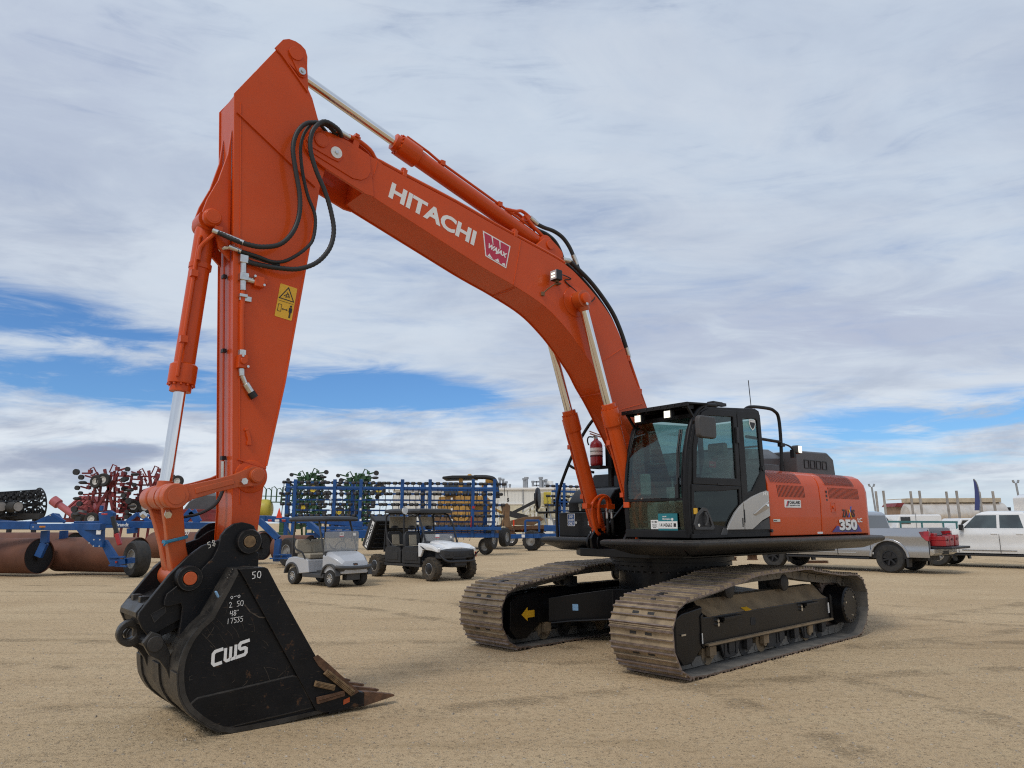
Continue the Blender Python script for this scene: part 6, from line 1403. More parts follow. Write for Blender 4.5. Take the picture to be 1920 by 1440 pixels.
# red boxes on the tailgate
srot = Matrix.Translation((11.40, 25.95, 0)) @ Matrix.Rotation(R(131.5), 4, 'Z')
boxes = [((-3.32,.52,.84),(.42,.34,.30),'larger red case on the near end of the lowered tailgate'), ((-3.30,.05,.84),(.40,.36,.32),'red case with black strap in the middle of the lowered tailgate'),
         ((-3.02,.48,.84),(.34,.30,.40),'tall red case standing inside the truck bed behind the near case'), ((-3.28,-.42,.84),(.42,.34,.34),'red case on the far end of the lowered tailgate')]
for c_, d_, lb in boxes:
    t_ = thing('tool_case', lb, 'tool case', (0,0,0), 0, 'red cases on the tailgate'); t_.matrix_world = srot @ Matrix.Translation(c_)
    g = G(); g.box((0,0,d_[2]*.33),(d_[0],d_[1],d_[2]*.64)); obj('case_body', g, RED, t_, .025)
    g = G(); g.box((0,0,d_[2]*.83),(d_[0]*1.03,d_[1]*1.03,d_[2]*.34)); g.box((0,0,d_[2]*.66),(d_[0]*1.05,d_[1]*1.05,.02)); obj('case_lid', g, RED, t_, .025)
    g = G(); g.tube([(-d_[0]*.2,0,d_[2]),(-d_[0]*.18,0,d_[2]+.03),(d_[0]*.18,0,d_[2]+.03),(d_[0]*.2,0,d_[2])], .01, 6); g.box((-d_[0]*.52,0,d_[2]*.66),(.02,.05,.07)); obj('case_handle', g, INK, t_)

# ================================================================== land rollers (left background)
def up_bar(g, pts, D, w, h, mi=0):
    P = [at(x, y, d) for (x, y), d in zip(pts, D if isinstance(D, (list, tuple)) else [D]*len(pts))]
    for a, b in zip(P[:-1], P[1:]): g.bar(a, b, w, h, mi=mi)
def drum(root, c, a, L, r):
    "hollow drum: right end at c, running back along -a"
    a = V(a).normalized(); g = G(); g.lathe([(r*.96,.0),(r,.0),(r,-L),(r*.96,-L),(r*.96,-L+.12),(.05,-L+.12)], c, a, 40, caps=False); d = wp('drum', g, DRUM, root, angle=30)
    g = G(); cc = V(c) - root.location; g.lathe([(r*.958,-.06),(.12,-.10),(.12,.02),(.001,.02)], cc, a, 32, caps=False); obj('drum_end', g, DARKIN, d)
    return d
ax1 = V((.965, -.26, 0))
ra = thing('land_roller', 'blue framed land roller with rusty brown drums and a big raised wheel at left', 'land roller', (-14, 25, 0))
c1 = at(75, 1037, 24.0); c1.z = .64; c2 = at(113, 1035, 25.2); c2.z = .64
drum(ra, c1, ax1, 4.2, .56)
drum(ra, c2 + ax1*3.15, ax1, 3.15, .56)
c3 = at(140, 1023, 28.5); drum(ra, V((c3.x, c3.y, .76)), ax1, 5.0, .56)
c4 = at(494, 1022, 30.5); drum(ra, V((c4.x, c4.y, .72)), V((.93,-.37,0)), 5.9, .56)
g = G(); up_bar(g, [(-40,985),(60,985)], [23.4,23.5], .22, .26); wp('main_beam', g, BLUEP, ra, .02)
g = G(); up_bar(g, [(62,988),(193,988)], [23.5,22.6], .22, .20); wp('wing_beam', g, BLUEP, ra, .02)
g = G(); up_bar(g, [(140,984),(230,983),(330,985),(418,986)], [27.5,27.8,28.2,28.6], .26, .26); bm_ = wp('rear_beam', g, BLUEP, ra, .02)
g = G(); p0 = at(216, 987, 27.55); p1 = at(233, 987, 27.6); textg(g, 'Brandt', frame(p0, p1-p0, (0,0,1)), .13, .46, .02); wp('lettering', g, WHITE, ra)
g = G()
for q, D in (([(133,981),(192,981),(191,1026),(176,1026),(150,1003)], 22.7), ([(185,1013),(197,1012),(222,1050),(206,1057)], 22.8), ([(60,980),(98,962),(106,963),(118,980)], 24.5), ([(184,962),(206,957),(213,962),(208,984),(186,984)], 22.8)):
    a_ = [at(x, y, D) for x, y in q]; g.add(a_ + [v_ + V((.03,.12,0)) for v_ in a_], [tuple(range(len(q))), tuple(range(2*len(q)-1, len(q)-1, -1))] + [(i,i+len(q),(i+1)%len(q)+len(q),(i+1)%len(q)) for i in range(len(q))])
wp('gusset_plate', g, BLUEP, ra, .01)
g = G(); up_bar(g, [(85,995),(84,1018),(72,1044)], 23.7, .14, .22); up_bar(g, [(120,995),(118,1030)], 25.0, .16, .22); up_bar(g, [(248,990),(248,1000)], 27.8, .25, .3); wp('drum_arm', g, BLUEP, ra, .01)
g = G(); up_bar(g, [(208,1057),(236,1052),(250,1050)], [22.8,22.9,23.1], .20, .16); up_bar(g, [(205,1045),(235,1044)], 22.8, .10, .05); up_bar(g, [(205,1060),(238,1062)], 22.8, .10, .05); g.box(at(218,1054,22.7), (.06,.05,.06), mi=1); wp('axle_mount', g, [BLUEP, TAILRED], ra, .006)
g = G(); up_bar(g, [(211,968),(219,1000)], 22.6, .11, .11); wp('lift_cylinder', g, INK, ra, .02)
g = G(); up_bar(g, [(219,1000),(225,1022)], 22.6, .13, .13); wp('red_sleeve', g, RED, ra, .03)
g = G(); g.box(at(196,964,22.55), (.17,.05,.06)); wp('tail_light', g, TAILRED, ra, .01)
g = G(); g.box(at(80,987.5,23.2), (.20,.02,.05)); wp('amber_reflector', g, AMBER, ra)
g = G(); g.box(at(185,997,22.55), (.13,.02,.16)); wp('white_label', g, WHITE, ra)
g = G(); up_bar(g, [(98,964),(122,979)], 24.3, .06, .10); up_bar(g, [(235,981),(258,963),(285,981)], 28.0, .08, .14); up_bar(g, [(258,963),(340,977)], 28.0, .06, .08); up_bar(g, [(340,981),(360,958),(372,980)], 28.4, .10, .3); up_bar(g, [(0,976),(38,979)], 24.6, .06, .05); up_bar(g, [(190,958),(191,948)], 22.9, .10, .08); wp('truss', g, BLUEP, ra, .01)
g = G()
for x, y in ((176,1012),(187,1012),(167,1018),(175,1024),(186,1024),(62,988),(94,966)): g.cyl(at(x,y,22.62), at(x,y,22.55), .022, n=8)
wp('plate_bolts', g, ZINC, ra)
wheel(ra, (-11.82, 23.60, .555), (-.62, -.78, 0), .555, .42, .30, RUBBER, WHEELG, world=True)
g = G(); 
for i, (x, y) in enumerate(((250,1006),(338,1000),(350,999))): g.ring([(v_[0], v_[1]) for v_ in circ(0,0,.07,12)], [(v_[0], v_[1]) for v_ in circ(0,0,.05,12)], -.01, .01) if False else None
M_ = frame(at(340,1004,29.0), (.93,-.37,0), (0,.3,1)); hand(g, '107', M_, .18, .03, .75, .01); wp('painted_number', g, WHITE, ra)

rb = thing('land_roller', 'second blue land roller with slow vehicle triangle behind the golf cart', 'land roller', (-8.5, 29, 0))
c5 = at(584, 1013, 29.6); drum(rb, V((c5.x, c5.y, .66)), V((.93,-.37,0)), 1.6, .50)
g = G(); up_bar(g, [(486,976),(522,1010),(518,1053)], 28.0, .20, .22); wp('swing_arm', g, BLUEP, rb, .02)
g = G(); up_bar(g, [(578,980),(606,1003),(640,1003)], [28.2,28.0,28.0], .18, .20); up_bar(g, [(545,1000),(532,978)], 28.2, .06, .06); wp('swing_arm', g, BLUEP, rb, .02)
g = G(); up_bar(g, [(478,972),(500,972),(548,976),(600,976),(680,984)], [28.6,28.6,28.6,28.8,29], .22, .22); up_bar(g, [(590,1001),(660,1002),(720,1000)], [28.5,28.6,28.8], .25, .30); wp('main_beam', g, BLUEP, rb, .02)
g = G(); up_bar(g, [(514,976),(538,976)], 27.8, .06, .12); up_bar(g, [(512,1040),(545,1040)], 27.8, .10, .05); up_bar(g, [(506,1047),(543,1047)], 27.8, .10, .05); up_bar(g, [(530,1045),(548,1043)], 28.3, .14, .14); wp('rear_bracket', g, BLUEP, rb, .006)
for x in (506, 532):
    g = G(); g.box(at(x, 976, 27.7), (.14,.05,.09)); wp('tail_light', g, TAILRED, rb, .01)
g = G(); a_ = [at(517.5,971,27.7), at(529,971,27.7), at(523.5,952,27.7)]; g.add(a_ + [v_ + V((0,.02,0)) for v_ in a_], [(0,1,2),(5,4,3),(0,3,4,1),(1,4,5,2),(2,5,3,0)]); wp('warning_triangle', g, ORANGEL, rb)
g = G(); g.box(at(519.5,976,27.6), (.16,.02,.08)); wp('plate', g, WHITE, rb)
wheel(rb, (-8.62, 28.95, .54), (-.62, -.78, 0), .54, .40, .29, RUBBER, WHEELG, world=True)

# ================================================================== folded harrows with rows of tines
def harrow(label, x0, x1, D, posts, rails, off, seed):
    rnd = random.Random(seed)
    a = at((x0+x1)/2, 978, D); root = thing('heavy_harrow', label, 'harrow', (a.x, D, 0))
    for px in posts:
        top = at(px, rails[0][2]-5, D); g = G(); g.bar((top.x, D-.12, .9), (top.x + rnd.uniform(.0,.12), D-.12, top.z), .16, .16); wp('upright', g, BLUEP, root, .01)
    for px in posts[::2]:
        top = at(px+off, rails[0][2]+2, D+1.1); g = G(); g.bar((top.x, D+1.1, .9), (top.x, D+1.1, top.z), .2, .2); wp('rear_upright', g, BLUEP, root, .01)
    for a0, a1, y in rails:
        p0, p1 = at(a0, y, D), at(a1, y+2, D); g = G(); g.bar(p0, p1, .09, .09); g.bar(p0 + V((.4,1.0,-.28)), p1 + V((-.3,1.0,-.28)), .09, .08); r_ = wp('rail', g, BLUEP, root)
        g = G(); n = int((p1 - p0).length / .30)
        for k in range(n + 1):
            c = p0.lerp(p1, k / max(1, n)); g.ball(c + V((rnd.uniform(-.05,.05), -.05, 0)), .105, 6, 0, (1.25, 1, 1))
            if rnd.random() < .8:
                e = c + V((rnd.uniform(-.04,.04), -.02, -rnd.uniform(.35,.62))); g.bar(c, e, .03, .03)
                e = c + V((.12, .9, -.25)); g.bar(e, e + V((rnd.uniform(-.1,.1), 0, -rnd.uniform(.3,.6))), .022, .022)
        t_ = obj('tine_row', G_shift(g, root), GRIME, r_); t_['kind'] = 'stuff'
    g = G(); p0, p1 = at(x0+4, rails[0][2]+10, D-.1), at(x1-6, rails[0][2]+12, D-.1); g.bar(p0, p1, .10, .12)
    p0, p1 = at(x0+40, 990, D-.2), at(x1, 991, D-.2); g.bar(p0, p1, .25, .16); p0, p1 = at(x0+40, 1003, D), at(x1-5, 1004, D); g.bar(p0, p1, .3, .22)
    wp('base_beam', g, BLUEP, root, .02)
    return root
def G_shift(g, root): g.v = [p - root.location for p in g.v]; return g
HA = harrow('long blue harrow folded upright with rows of black tines, behind the utility vehicle', 535, 940, 37.0, (555, 629, 677, 755, 807, 886, 924),
       [(533,722,904), (730,946,906), (528,940,925), (530,942,945), (540,940,966), (620,936,985)], -14, 4)
g = G(); g.box(at(888,951,36.7), (.14,.05,.12)); g.bar(at(883,988,36.7), at(884,968,36.7), .16, .04); wp('red_flag', g, RED, HA)
g = G(); 
for px in (620, 676, 847, 921):
    for y in (935, 955, 975): g.box(at(px, y, 36.7), (.09,.05,.10))
wp('white_strap', g, WHITE, HA)
for px, py, D, r, tm in ((921,1011,37.5,.51,RUBBER), (946,1007,39.5,.50,RUBBER)):
    c = at(px, py, D); wheel(HA, (c.x, c.y, c.z), (.93,-.36,0), r, .36, .26, tm, WHEELG, world=True)
c = on_ground(911, 1040); wheel(HA, (c.x, c.y, .42), (-.55,-.83,0), .42, .30, .23, RUBBER, WHEELG, world=True)
HB = harrow('second blue harrow folded upright, partly hidden behind the excavator cab', 1030, 1128, 43.0, (1042, 1056), [(1028,1092,911), (1026,1095,930), (1026,1095,947)], 6, 9)
g = G(); up_bar(g, [(985,998),(985,976),(1011,976),(1011,998)], 42.5, .10, .12); up_bar(g, [(955,1006),(1000,1005),(1060,1004)], 42.8, .3, .25); up_bar(g, [(1020,990),(1075,992)], 42.8, .3, .35); wp('drawbar', g, BLUEP, HB, .02)
g = G(); g.box(at(981,1005,42.5), (.18,.05,.16)); wp('white_label', g, WHITE, HB)
for px, py in ((998,1032.5), (1085,1029)):
    c = on_ground(px, py); wheel(HB, (c.x, c.y, .58), (-.55,-.83,0), .58, .42, .32, RUBBER, WHEELG, lugs=14, world=True)

# ================================================================== folded seeders: frames of bars with row units and wheels
def seeder(name, label, cat, x0, x1, y0, y1, D, paint, seed, wheels, wm, units=1, tall=None):
    rnd = random.Random(seed); c = at((x0+x1)/2, 978, D); root = thing(name, label, cat, (c.x, D, 0))
    z1 = at(0, y0, D).z; zb = max(.5, at(0, y1, D).z); X0, X1 = at(x0, 978, D).x, at(x1, 978, D).x; W = X1 - X0
    g = G()
    for k in range(5):
        x = X0 + W*(.12 + .19*k); g.bar((x, D + rnd.uniform(-.3,.6), .5), (x + rnd.uniform(-.2,.2), D + rnd.uniform(-.3,.6), z1 - abs(k-2.6)*.18), .09, .11)
    for k in range(6):
        z = zb + (z1 - zb)*(k+.4)/6; g.bar((X0 + W*.1, D + .1, z), (X0 + W*.95, D + .3, z + rnd.uniform(-.1,.1)), .08, .08)
    g.bar((X0+W*.2, D-.2, zb), (X0+W*.75, D-.2, z1-.2), .1, .14); g.bar((X0+W*.8, D-.2, zb), (X0+W*.45, D-.2, z1), .1, .14)
    wp('folded_frame', g, paint, root, .01)
    if tall:
        g = G()
        for k in range(28):
            col, row = k % 4, k // 4; x = X0 + W*(.25 + .19*col) + (row % 2)*.08; z = zb + (z1 - zb)*(row + .2)/6.7 - abs(col - 2)*.14; yy = D - .05 + .25*(col % 2)
            g.box((x, yy, z), (.30, .36, .26)); g.box((x, yy, z+.16), (.34, .40, .07)); g.bar((x-.1, yy-.2, z-.1), (x-.32, yy-.3, z-.22), .05, .07)
            if k % 2: g.tube([(x, yy-.2, z), (x+.06, yy-.25, z+.22), (x+.2, yy-.25, z+.2), (x+.24, yy-.2, z-.2)], .022, 6, sub=2)
        wp('seed_boxes', g, paint, root)
    for k in range(7 * units):
        z = zb + (z1 - zb)*(k+.5)/(7*units); s = -1 if k % 2 else 1; xc = X0 + W*(.5 + s*rnd.uniform(.18,.38)); g = G()
        g.bar((xc, D-.1, z), (xc + s*rnd.uniform(.3,.6), D-.3, z + rnd.uniform(-.05,.15)), .05, .08); g.box((xc, D-.2, z+.08), (.15,.2,.19)); g.tube([(xc, D-.25, z+.2),(xc - s*.2, D-.3, z+.3),(xc-s*.4, D-.2, z-.1)], .035, 6)
        u_ = wp('row_unit', g, paint, root)
        g = G(); e = V((xc + s*rnd.uniform(.45,.7), D-.35, z + .05)) - root.location; g.cyl(e - V((0,.07,0)), e + V((0,.07,0)), rnd.uniform(.09,.16), n=14) if k % 3 else g.ball(e, .15, 10, 0, (1.5,1,.6)); obj('press_wheel', g, GRIME, u_)
    for px, py, r, a in wheels:
        c = at(px, py, D-.5); wheel(root, c, a, r, r*.7, r*.52, RUBBER, wm, world=True)
    return root
r1 = seeder('seed_drill', 'dark red seed drill folded up tall, with paired white rimmed tyres on top', 'seed drill', 150, 240, 881, 985, 38, DRED, 11, ((181,903,.33,(-.2,-1,0)), (194,900,.34,(.05,-1,0)), (172,973,.33,(.1,-1,0))), WHEELW, 3)
seeder('seed_drill', 'second dark red seed drill folded up tall behind the bucket cylinder', 'seed drill', 243, 312, 884, 985, 39, DRED, 12, ((251,950,.34,(.1,-1,0)), (273,951,.34,(.1,-1,0)), (333,902,.30,(.1,-1,0))), WHEELW, 3)
seeder('planter', 'green folded planter with yellow wheels seen through the left part of the blue harrow', 'planter', 545, 607, 888, 985, 46, GREENP, 13, ((588,917,.40,(0,-1,0)), (568,952,.3,(.2,-1,0))), WHEELY, 3, True)
seeder('planter', 'green folded planter with yellow wheels further right behind the blue harrow', 'planter', 640, 696, 890, 985, 46, GREENP, 14, ((636,960,.32,(0,-1,0)), (661,960,.32,(0,-1,0)), (711,918,.40,(0,-1,0))), WHEELY, 3, True)
# curved green hose plates that crown the planters
# yellow tank with green railings
yt = thing('sprayer', 'yellow tank with green railings on top, just right of the excavator arm', 'sprayer', tuple(at(512, 978, 45)*V((1,1,0)) if False else (at(512,978,45).x, 45, 0)))
g = G(); p0, p1 = at(478,955,45), at(514,955,45); g.lathe([(.05,0),(.40,.03),(.55,.15),(.60,.35),(.60,.75),(.55,.9),(.4,1.0),(.05,1.03)], p0, p1-p0, 24); wp('tank', g, YELTANK, yt)
g = G()
for k in range(6):
    a_, b_ = at(488+k*10, 942, 45), at(490+k*10, 914 + (k % 2)*3, 45); g.tube([a_, b_, b_ + V((.16,0,.05)), b_ + V((.3,.0,-.1)), a_ + V((.3,0,0))], .03, 6)
g.bar(at(485,930,45), at(545,931,45), .05, .05); g.bar(at(485,941,45), at(545,942,45), .3, .06); wp('railing', g, GREENP, yt)
g = G(); p0 = at(480,966,45); g.box((p0.x+.9, 45, .85), (2.4,.8,.5)); g.box((p0.x+1.6, 45, 1.5), (.25,.3,1.0)); wp('undercarriage', g, GREENP, yt, .03)
wheel(yt, (at(500,978,45).x, 44.5, .6), (0,-1,0), .6, .45, .33, world=True, rimm=WHEELY)
# pink grain auger and dark air cart, black packer
au = thing('grain_auger', 'faded pink auger tube sloping in front of a red hopper at left', 'auger', (at(130,978,46).x, 46, 0))
g = G(); a_, b_ = at(104,941,45.5), at(150,975,45.5); g.tube([a_, b_], .20, 12); g.lathe([(.3,0),(.3,.45)], a_ - (b_-a_).normalized()*.2, b_-a_, 14); wp('auger_tube', g, PINK, au)
g = G()
for k in range(4):
    a_, b_ = at(126+k*8, 953, 46.5), at(152+k*8, 930, 46.5); g.bar(a_, b_, .18, .10)
q = [at(122,958,47), at(178,958,47), at(172,930,47), at(150,930,47)]; g.add(q + [p + V((0,1.5,0)) for p in q], [(0,1,2,3),(7,6,5,4),(0,4,5,1),(1,5,6,2),(2,6,7,3),(3,7,4,0)])
wp('hopper', g, PINK, au, .02)
g = G(); 
for k in range(7): g.bar(at(120+k*9, 977, 46), at(126+k*9, 952, 46), .08, .08)
g.bar(at(118,975,46), at(185,976,46), .4, .25); g.bar(at(120,958,46), at(180,960,46), .15, .12); wp('frame', g, DRED, au)
g = G(); c = at(150,966,45.2); g.ball(c, .36, 12, 0, (1.6,.6,1)); wp('dark_casing', g, INK, au)
for px in (128, 165): wheel(au, (at(px,978,46).x, 45.6, .42), (0,-1,0), .42, .3, .22, world=True, rimm=WHEELW)
ac_ = thing('air_cart', 'dark grey rounded air cart tank behind the bucket link', 'air cart', (at(378,978,42).x, 42, 0))
g = G(); g.loft([[(at(x,978,42).x, 42 + yy, at(x,y,42).z) for x, y in q] for yy, q in ((0,[(340,958),(352,940),(376,926),(406,929),(412,958)]),(.5,[(336,960),(350,937),(376,922),(408,926),(416,960)]),(2.2,[(336,960),(350,937),(376,922),(408,926),(416,960)]))]); wp('tank', g, CONCR, ac_, .08)
g = G(); g.bar(at(335,970,42), at(420,970,42), 1.2, .5); g.bar(at(345,958,42), at(410,958,42), .3, .2); wp('chassis', g, DRED, ac_, .02)
for px in (352, 398): wheel(ac_, (at(px,978,42).x, 41.4, .6), (0,-1,0), .6, .45, .3, world=True, rimm=WHEELW)
pk = thing('packer', 'black packer reel with rings of spikes inside a hoop at the left edge', 'packer', (at(40,978,34).x, 34, 0))
g = G(); rnd = random.Random(5)
axk = (at(74,945,34) - at(-14,952,32.5)); o_ = at(-14,952,32.5); L = axk.length; axn = axk.normalized(); u_ = axn.orthogonal().normalized(); v_ = axn.cross(u_)
for k in range(12):
    c = o_ + axk*(k/11)
    for j in range(14):
        th = 2*pi*j/14 + k*.2; d = u_*cos(th) + v_*sin(th); g.bar(c + d*.3, c + d*(.60 + rnd.uniform(0,.08)), .045, .045); g.box(c + d*.58, (.11,.11,.11))
wp('spike_ring', g, GRIME, pk)
g = G()
for j in range(6):
    th = 2*pi*j/6 + .3; d = u_*cos(th) + v_*sin(th); g.tube([o_ + d*.66, o_ + axk + d*.66], .025, 6); g.tube([o_ + axk, o_ + axk + d*.72], .02, 6)
g.tube([o_ + axk + (u_*cos(2*pi*i/28) + v_*sin(2*pi*i/28))*.72 for i in range(29)], .035, 6)
g.tube([o_ - axn*.2, o_ + axk + axn*.1], .09, 10); wp('hoop_frame', g, INK, pk)
g = G()
for px in (3, 34): c = at(px, 950, 32.2); g.cyl(c, c + V((-.9,.5,0)), .22, n=18); g.cyl(c + V((.02,-.01,0)), c, .19, n=18, mi=1)
wp('packer_tyre', g, [RUBBER, WOOD], pk)
g = G(); g.bar(at(-20,968,33), at(78,968,33), .3, .25); g.bar(at(20,968,33), V((at(20,968,33).x, 33, .1)), .15, .15); g.bar(at(66,968,33), V((at(66,968,33).x, 33, .1)), .15, .15); wp('stand', g, GRIME, pk)

# ================================================================== bulldozer
DZ = 47.0
bz = thing('bulldozer', 'yellow tan bulldozer with black canopy behind the harrow, brown blade to the right', 'bulldozer', (at(880,978,DZ).x, DZ, 0))
def zq(y): return at(960, y, DZ).z
def xq(x): return at(x, 978, DZ).x
def bq(n, q, y0, y1, m, bevel=.03):
    g = G(); g.prism([(xq(x), zq(y)) for x, y in q], y0, y1); return wp(n, g, m, bz, bevel)
bq('body', [(822,948),(824,932),(850,929),(912,930),(918,936),(918,964),(822,966)], DZ-.6, DZ+1.6, YELLOWP)
bq('bonnet', [(856,931),(912,932),(914,945),(856,945)], DZ-1.0, DZ+1.4, YELLOWP)
bq('cab', [(833,930),(834,905),(884,906),(886,930)], DZ-.8, DZ+1.4, DARKWIN)
bq('cab_pillar', [(861,932),(862,897),(869,897),(869,932)], DZ-1.0, DZ-.8, YELLOWP)
bq('canopy', [(831,899),(832,895),(850,893),(893,893),(894,898)], DZ-1.2, DZ+1.6, INK, .04)
g = G(); g.tube([(xq(890),DZ-1.0,zq(896)),(xq(918),DZ-1.0,zq(897)),(xq(930),DZ-1.0,zq(905)),(xq(934),DZ-1.0,zq(935))], .14, 10, sub=4); wp('guard_tube', g, INK, bz)
g = G(); g.ball((xq(880),DZ,zq(892.5)), .16, 10); g.box((xq(918),DZ-.5,zq(905)),(.5,.3,.35)); g.tube([(xq(905),DZ,zq(930)),(xq(905),DZ,zq(905))], .09, 10); wp('lamp_and_stack', g, YELLOWP, bz, .02)
for yy in (DZ-1.6, DZ+1.2):
    g = G(); tr = [(825,985),(818,972),(830,962),(868,950),(900,962),(912,975),(905,988)]; g.prism([(xq(x), max(1.16, zq(y))) for x, y in tr[1:-1]] + [(xq(900),1.16),(xq(828),1.16)], yy, yy+.55); t_ = wp('crawler_track', g, BROWNST, bz, .04)
    g = G(); g.cyl((xq(868)-bz.location.x, yy-.03-DZ, zq(962)), (xq(868)-bz.location.x, yy-DZ, zq(962)), .55, n=24); g.cyl((xq(868)-bz.location.x, yy-.06-DZ, zq(962)), (xq(868)-bz.location.x, yy-.03-DZ, zq(962)), .3, n=24); obj('drive_sprocket', g, YELLOWP, t_)
g = G(); bl_ = [(938,985),(944,972),(942,958),(939,948),(952,945),(957,950),(955,966),(957,980),(962,990)]; g.prism([(xq(x), max(1.2, zq(y))) for x, y in bl_], DZ-2.2, DZ+2.0); wp('blade', g, BROWNST, bz, .03)
g = G(); g.bar((xq(900),DZ-1.3,.9),(xq(942),DZ-1.3,.8),.25,.3); g.bar((xq(908),DZ-.3,zq(944)),(xq(942),DZ-.3,zq(962)),.16,.16); wp('push_arm', g, YELLOWP, bz, .02)
bq('rear_ripper', [(818,978),(819,955),(826,952),(828,976)], DZ-.5, DZ+.8, BROWNST)

lb = thing('flatbed_trailer', 'rusty low flatbed trailer carrying the bulldozer behind the blue harrow', 'trailer', (at(880,978,DZ).x, DZ, 0))
g = G(); g.box(((xq(812)+xq(965))/2, DZ, 1.02), (xq(965)-xq(812), 4.0, .24)); g.box(((xq(812)+xq(965))/2, DZ, .82), (xq(965)-xq(812)-1, 1.0, .2)); wp('deck', g, RUST, lb, .02)
for px in (812, 840): wheel(lb, (xq(px), DZ-1.5, .45), (0,-1,0), .45, .3, .25, world=True)
# ================================================================== white industrial building
DB = 95.0
bd = thing('warehouse', 'long white ribbed warehouse with vent stacks along its flat roof and door 5', 'warehouse', (at(940,978,DB).x, DB, 0))
xl, xr_ = at(736,978,DB).x, at(1240,978,DB).x; zt = at(960,918,DB).z
g = G(); g.box(((xl+xr_)/2, DB+15, zt/2), (xr_-xl, 30, zt)); wp('wall', g, SIDING, bd)
g = G(); g.box(((xl+xr_)/2, DB+15, zt+.12), (xr_-xl+.4, 30.4, .24)); wp('roof_edge', g, WHITE, bd)
g = G(); a_, b_ = at(936,946,DB), at(979,980,DB); g.box(((a_.x+b_.x)/2, DB-.04, a_.z/2), (b_.x-a_.x, .10, a_.z)); dr = wp('door', g, CREAM, bd)
g = G(); g.box((((a_.x+b_.x)/2)-bd.location.x, -.10, a_.z+.1), (b_.x-a_.x+.3, .15, .2)); obj('door_frame', g, WHITE, dr)
g = G(); q = at(950.5,946.3,DB); textg(g, '5', frame((q.x-.0, DB-.02, a_.z+.35), (1,0,0), (0,0,1)), .45, .28, .05, .02); wp('door_number', g, INK, bd)
g = G(); x = at(981,978,DB).x; g.box((x, DB-.06, zt/2), (.12,.1,zt)); wp('downpipe', g, GALV, bd)
stk = [(924,903,.16),(937,899,.16),(943,901,.16),(949,906,.16),(956,911,.12),(983,900,.2),(987,898,.22),(999,905,.15),(1014,898,.22),(1019,903,.14),(1024,902,.14)]
for px, py, r in stk:
    q = at(px, py, DB+3); g = G(); g.cyl((q.x, DB+3, zt), (q.x, DB+3, q.z), r, n=12); g.cyl((q.x, DB+3, q.z), (q.x, DB+3, q.z+.25), r*1.4, n=12); wp('vent_stack', g, GALV, bd)
g = G(); a_, b_ = at(1000,908,DB+4), at(1024,908,DB+4)
for z in (zt+.7, zt+1.2): g.bar((a_.x, DB+4, z), (b_.x, DB+4, z), .12, .2)
for k in range(5): x = a_.x + (b_.x-a_.x)*k/4; g.bar((x,DB+4,zt),(x,DB+4,zt+1.3),.12,.12)
wp('roof_platform', g, GALV, bd)
g = G(); q = at(1030,910,DB+4); g.cyl((q.x,DB+4,zt),(q.x,DB+4,zt+1.3),.55,n=16); q = at(1003,917,DB); g.ball((q.x,DB+2,zt+.2),.6,12,0,(1.2,1,.5)); wp('roof_tank', g, WHITE, bd)

# conveyor, crusher and steel chutes
DC = 62.0
cvr = thing('conveyor', 'cream lattice conveyor with dark belt sloping in front of the warehouse', 'conveyor', (at(980,978,DC).x, DC, 0))
g = G(); a_, b_ = at(957,964,DC), at(1008,938,DC); g.bar(a_, b_, 1.2, .25); wp('belt', g, GRIME, cvr)
g = G()
for dz in (-.25, -.85):
    g.bar(a_ + V((.6,-.65,dz)), b_ + V((0,-.65,dz*.6)), .10, .12)
for k in range(8): p = a_.lerp(b_, k/8) + V((.3,-.65,0)); g.bar(p + V((0,0,-.85)), p + V((.35,0,-.2)), .07, .07)
for px, py in ((994,950),(1002,946)): p = at(px, py, DC); g.bar(p, (p.x, DC-.4, 0), .14, .14)
wp('lattice_frame', g, CREAM, cvr)
g = G(); a_, b_ = at(955,963,DC-2), at(990,972,DC-2); g.bar(a_, b_, 1.0, .45); wp('tail_belt', g, GRIME, cvr)
cr = thing('crusher', 'cream and yellow crushing plant behind the right guard rail mirror', 'crusher', (at(1045,978,DC).x, DC, 0))
g = G()
for x0, x1, y0, y1 in ((1012,1030,924,950),(1022,1066,935,972),(1036,1080,922,948),(1008,1028,952,985)):
    a_, b_ = at(x0,y0,DC), at(x1,y1,DC); g.box(((a_.x+b_.x)/2, DC+.8, (a_.z+b_.z)/2), (b_.x-a_.x, 1.6, a_.z-b_.z))
wp('housing', g, CREAM, cr, .04)
g = G(); a_, b_ = at(1019,923,DC), at(1033,945,DC); g.box(((a_.x+b_.x)/2, DC-.2, (a_.z+b_.z)/2), (b_.x-a_.x, .5, a_.z-b_.z)); wp('yellow_hood', g, YELTANK, cr, .04)
g = G()
for k in range(9): p = at(1012+k*8, 972-(k%3)*12, DC); g.bar(p, p + V((.2,-.5,-1.2)), .08, .08); g.bar(p, p + V((1.0,-.5,0)), .07, .07)
for px in (1014,1040,1064): p = at(px,975,DC); g.bar((p.x,DC+.4,0),(p.x,DC+.4,1.8),.2,.2)
wp('steel_frame', g, GALV, cr)
ch_ = thing('steel_chute', 'worn brown steel chute lying on the flat trailer near the warehouse door', 'chute', (at(985,978,52).x, 52, 0))
g = G(); g.loft([[(at(x,978,52).x, 52+yy, at(x,y,52).z) for x, y in ((955,984),(957,976),(985,969),(1013,968),(1020,974),(1000,985))] for yy in (0,1.6)]); wp('chute_shell', g, BROWNST, ch_, .03)
g = G(); g.bar(at(948,990,52), at(1024,988,52), 1.8, .25); g.bar(at(948,994,52), at(1024,993,52), .3, .3); wp('trailer_deck', g, RUST, ch_)
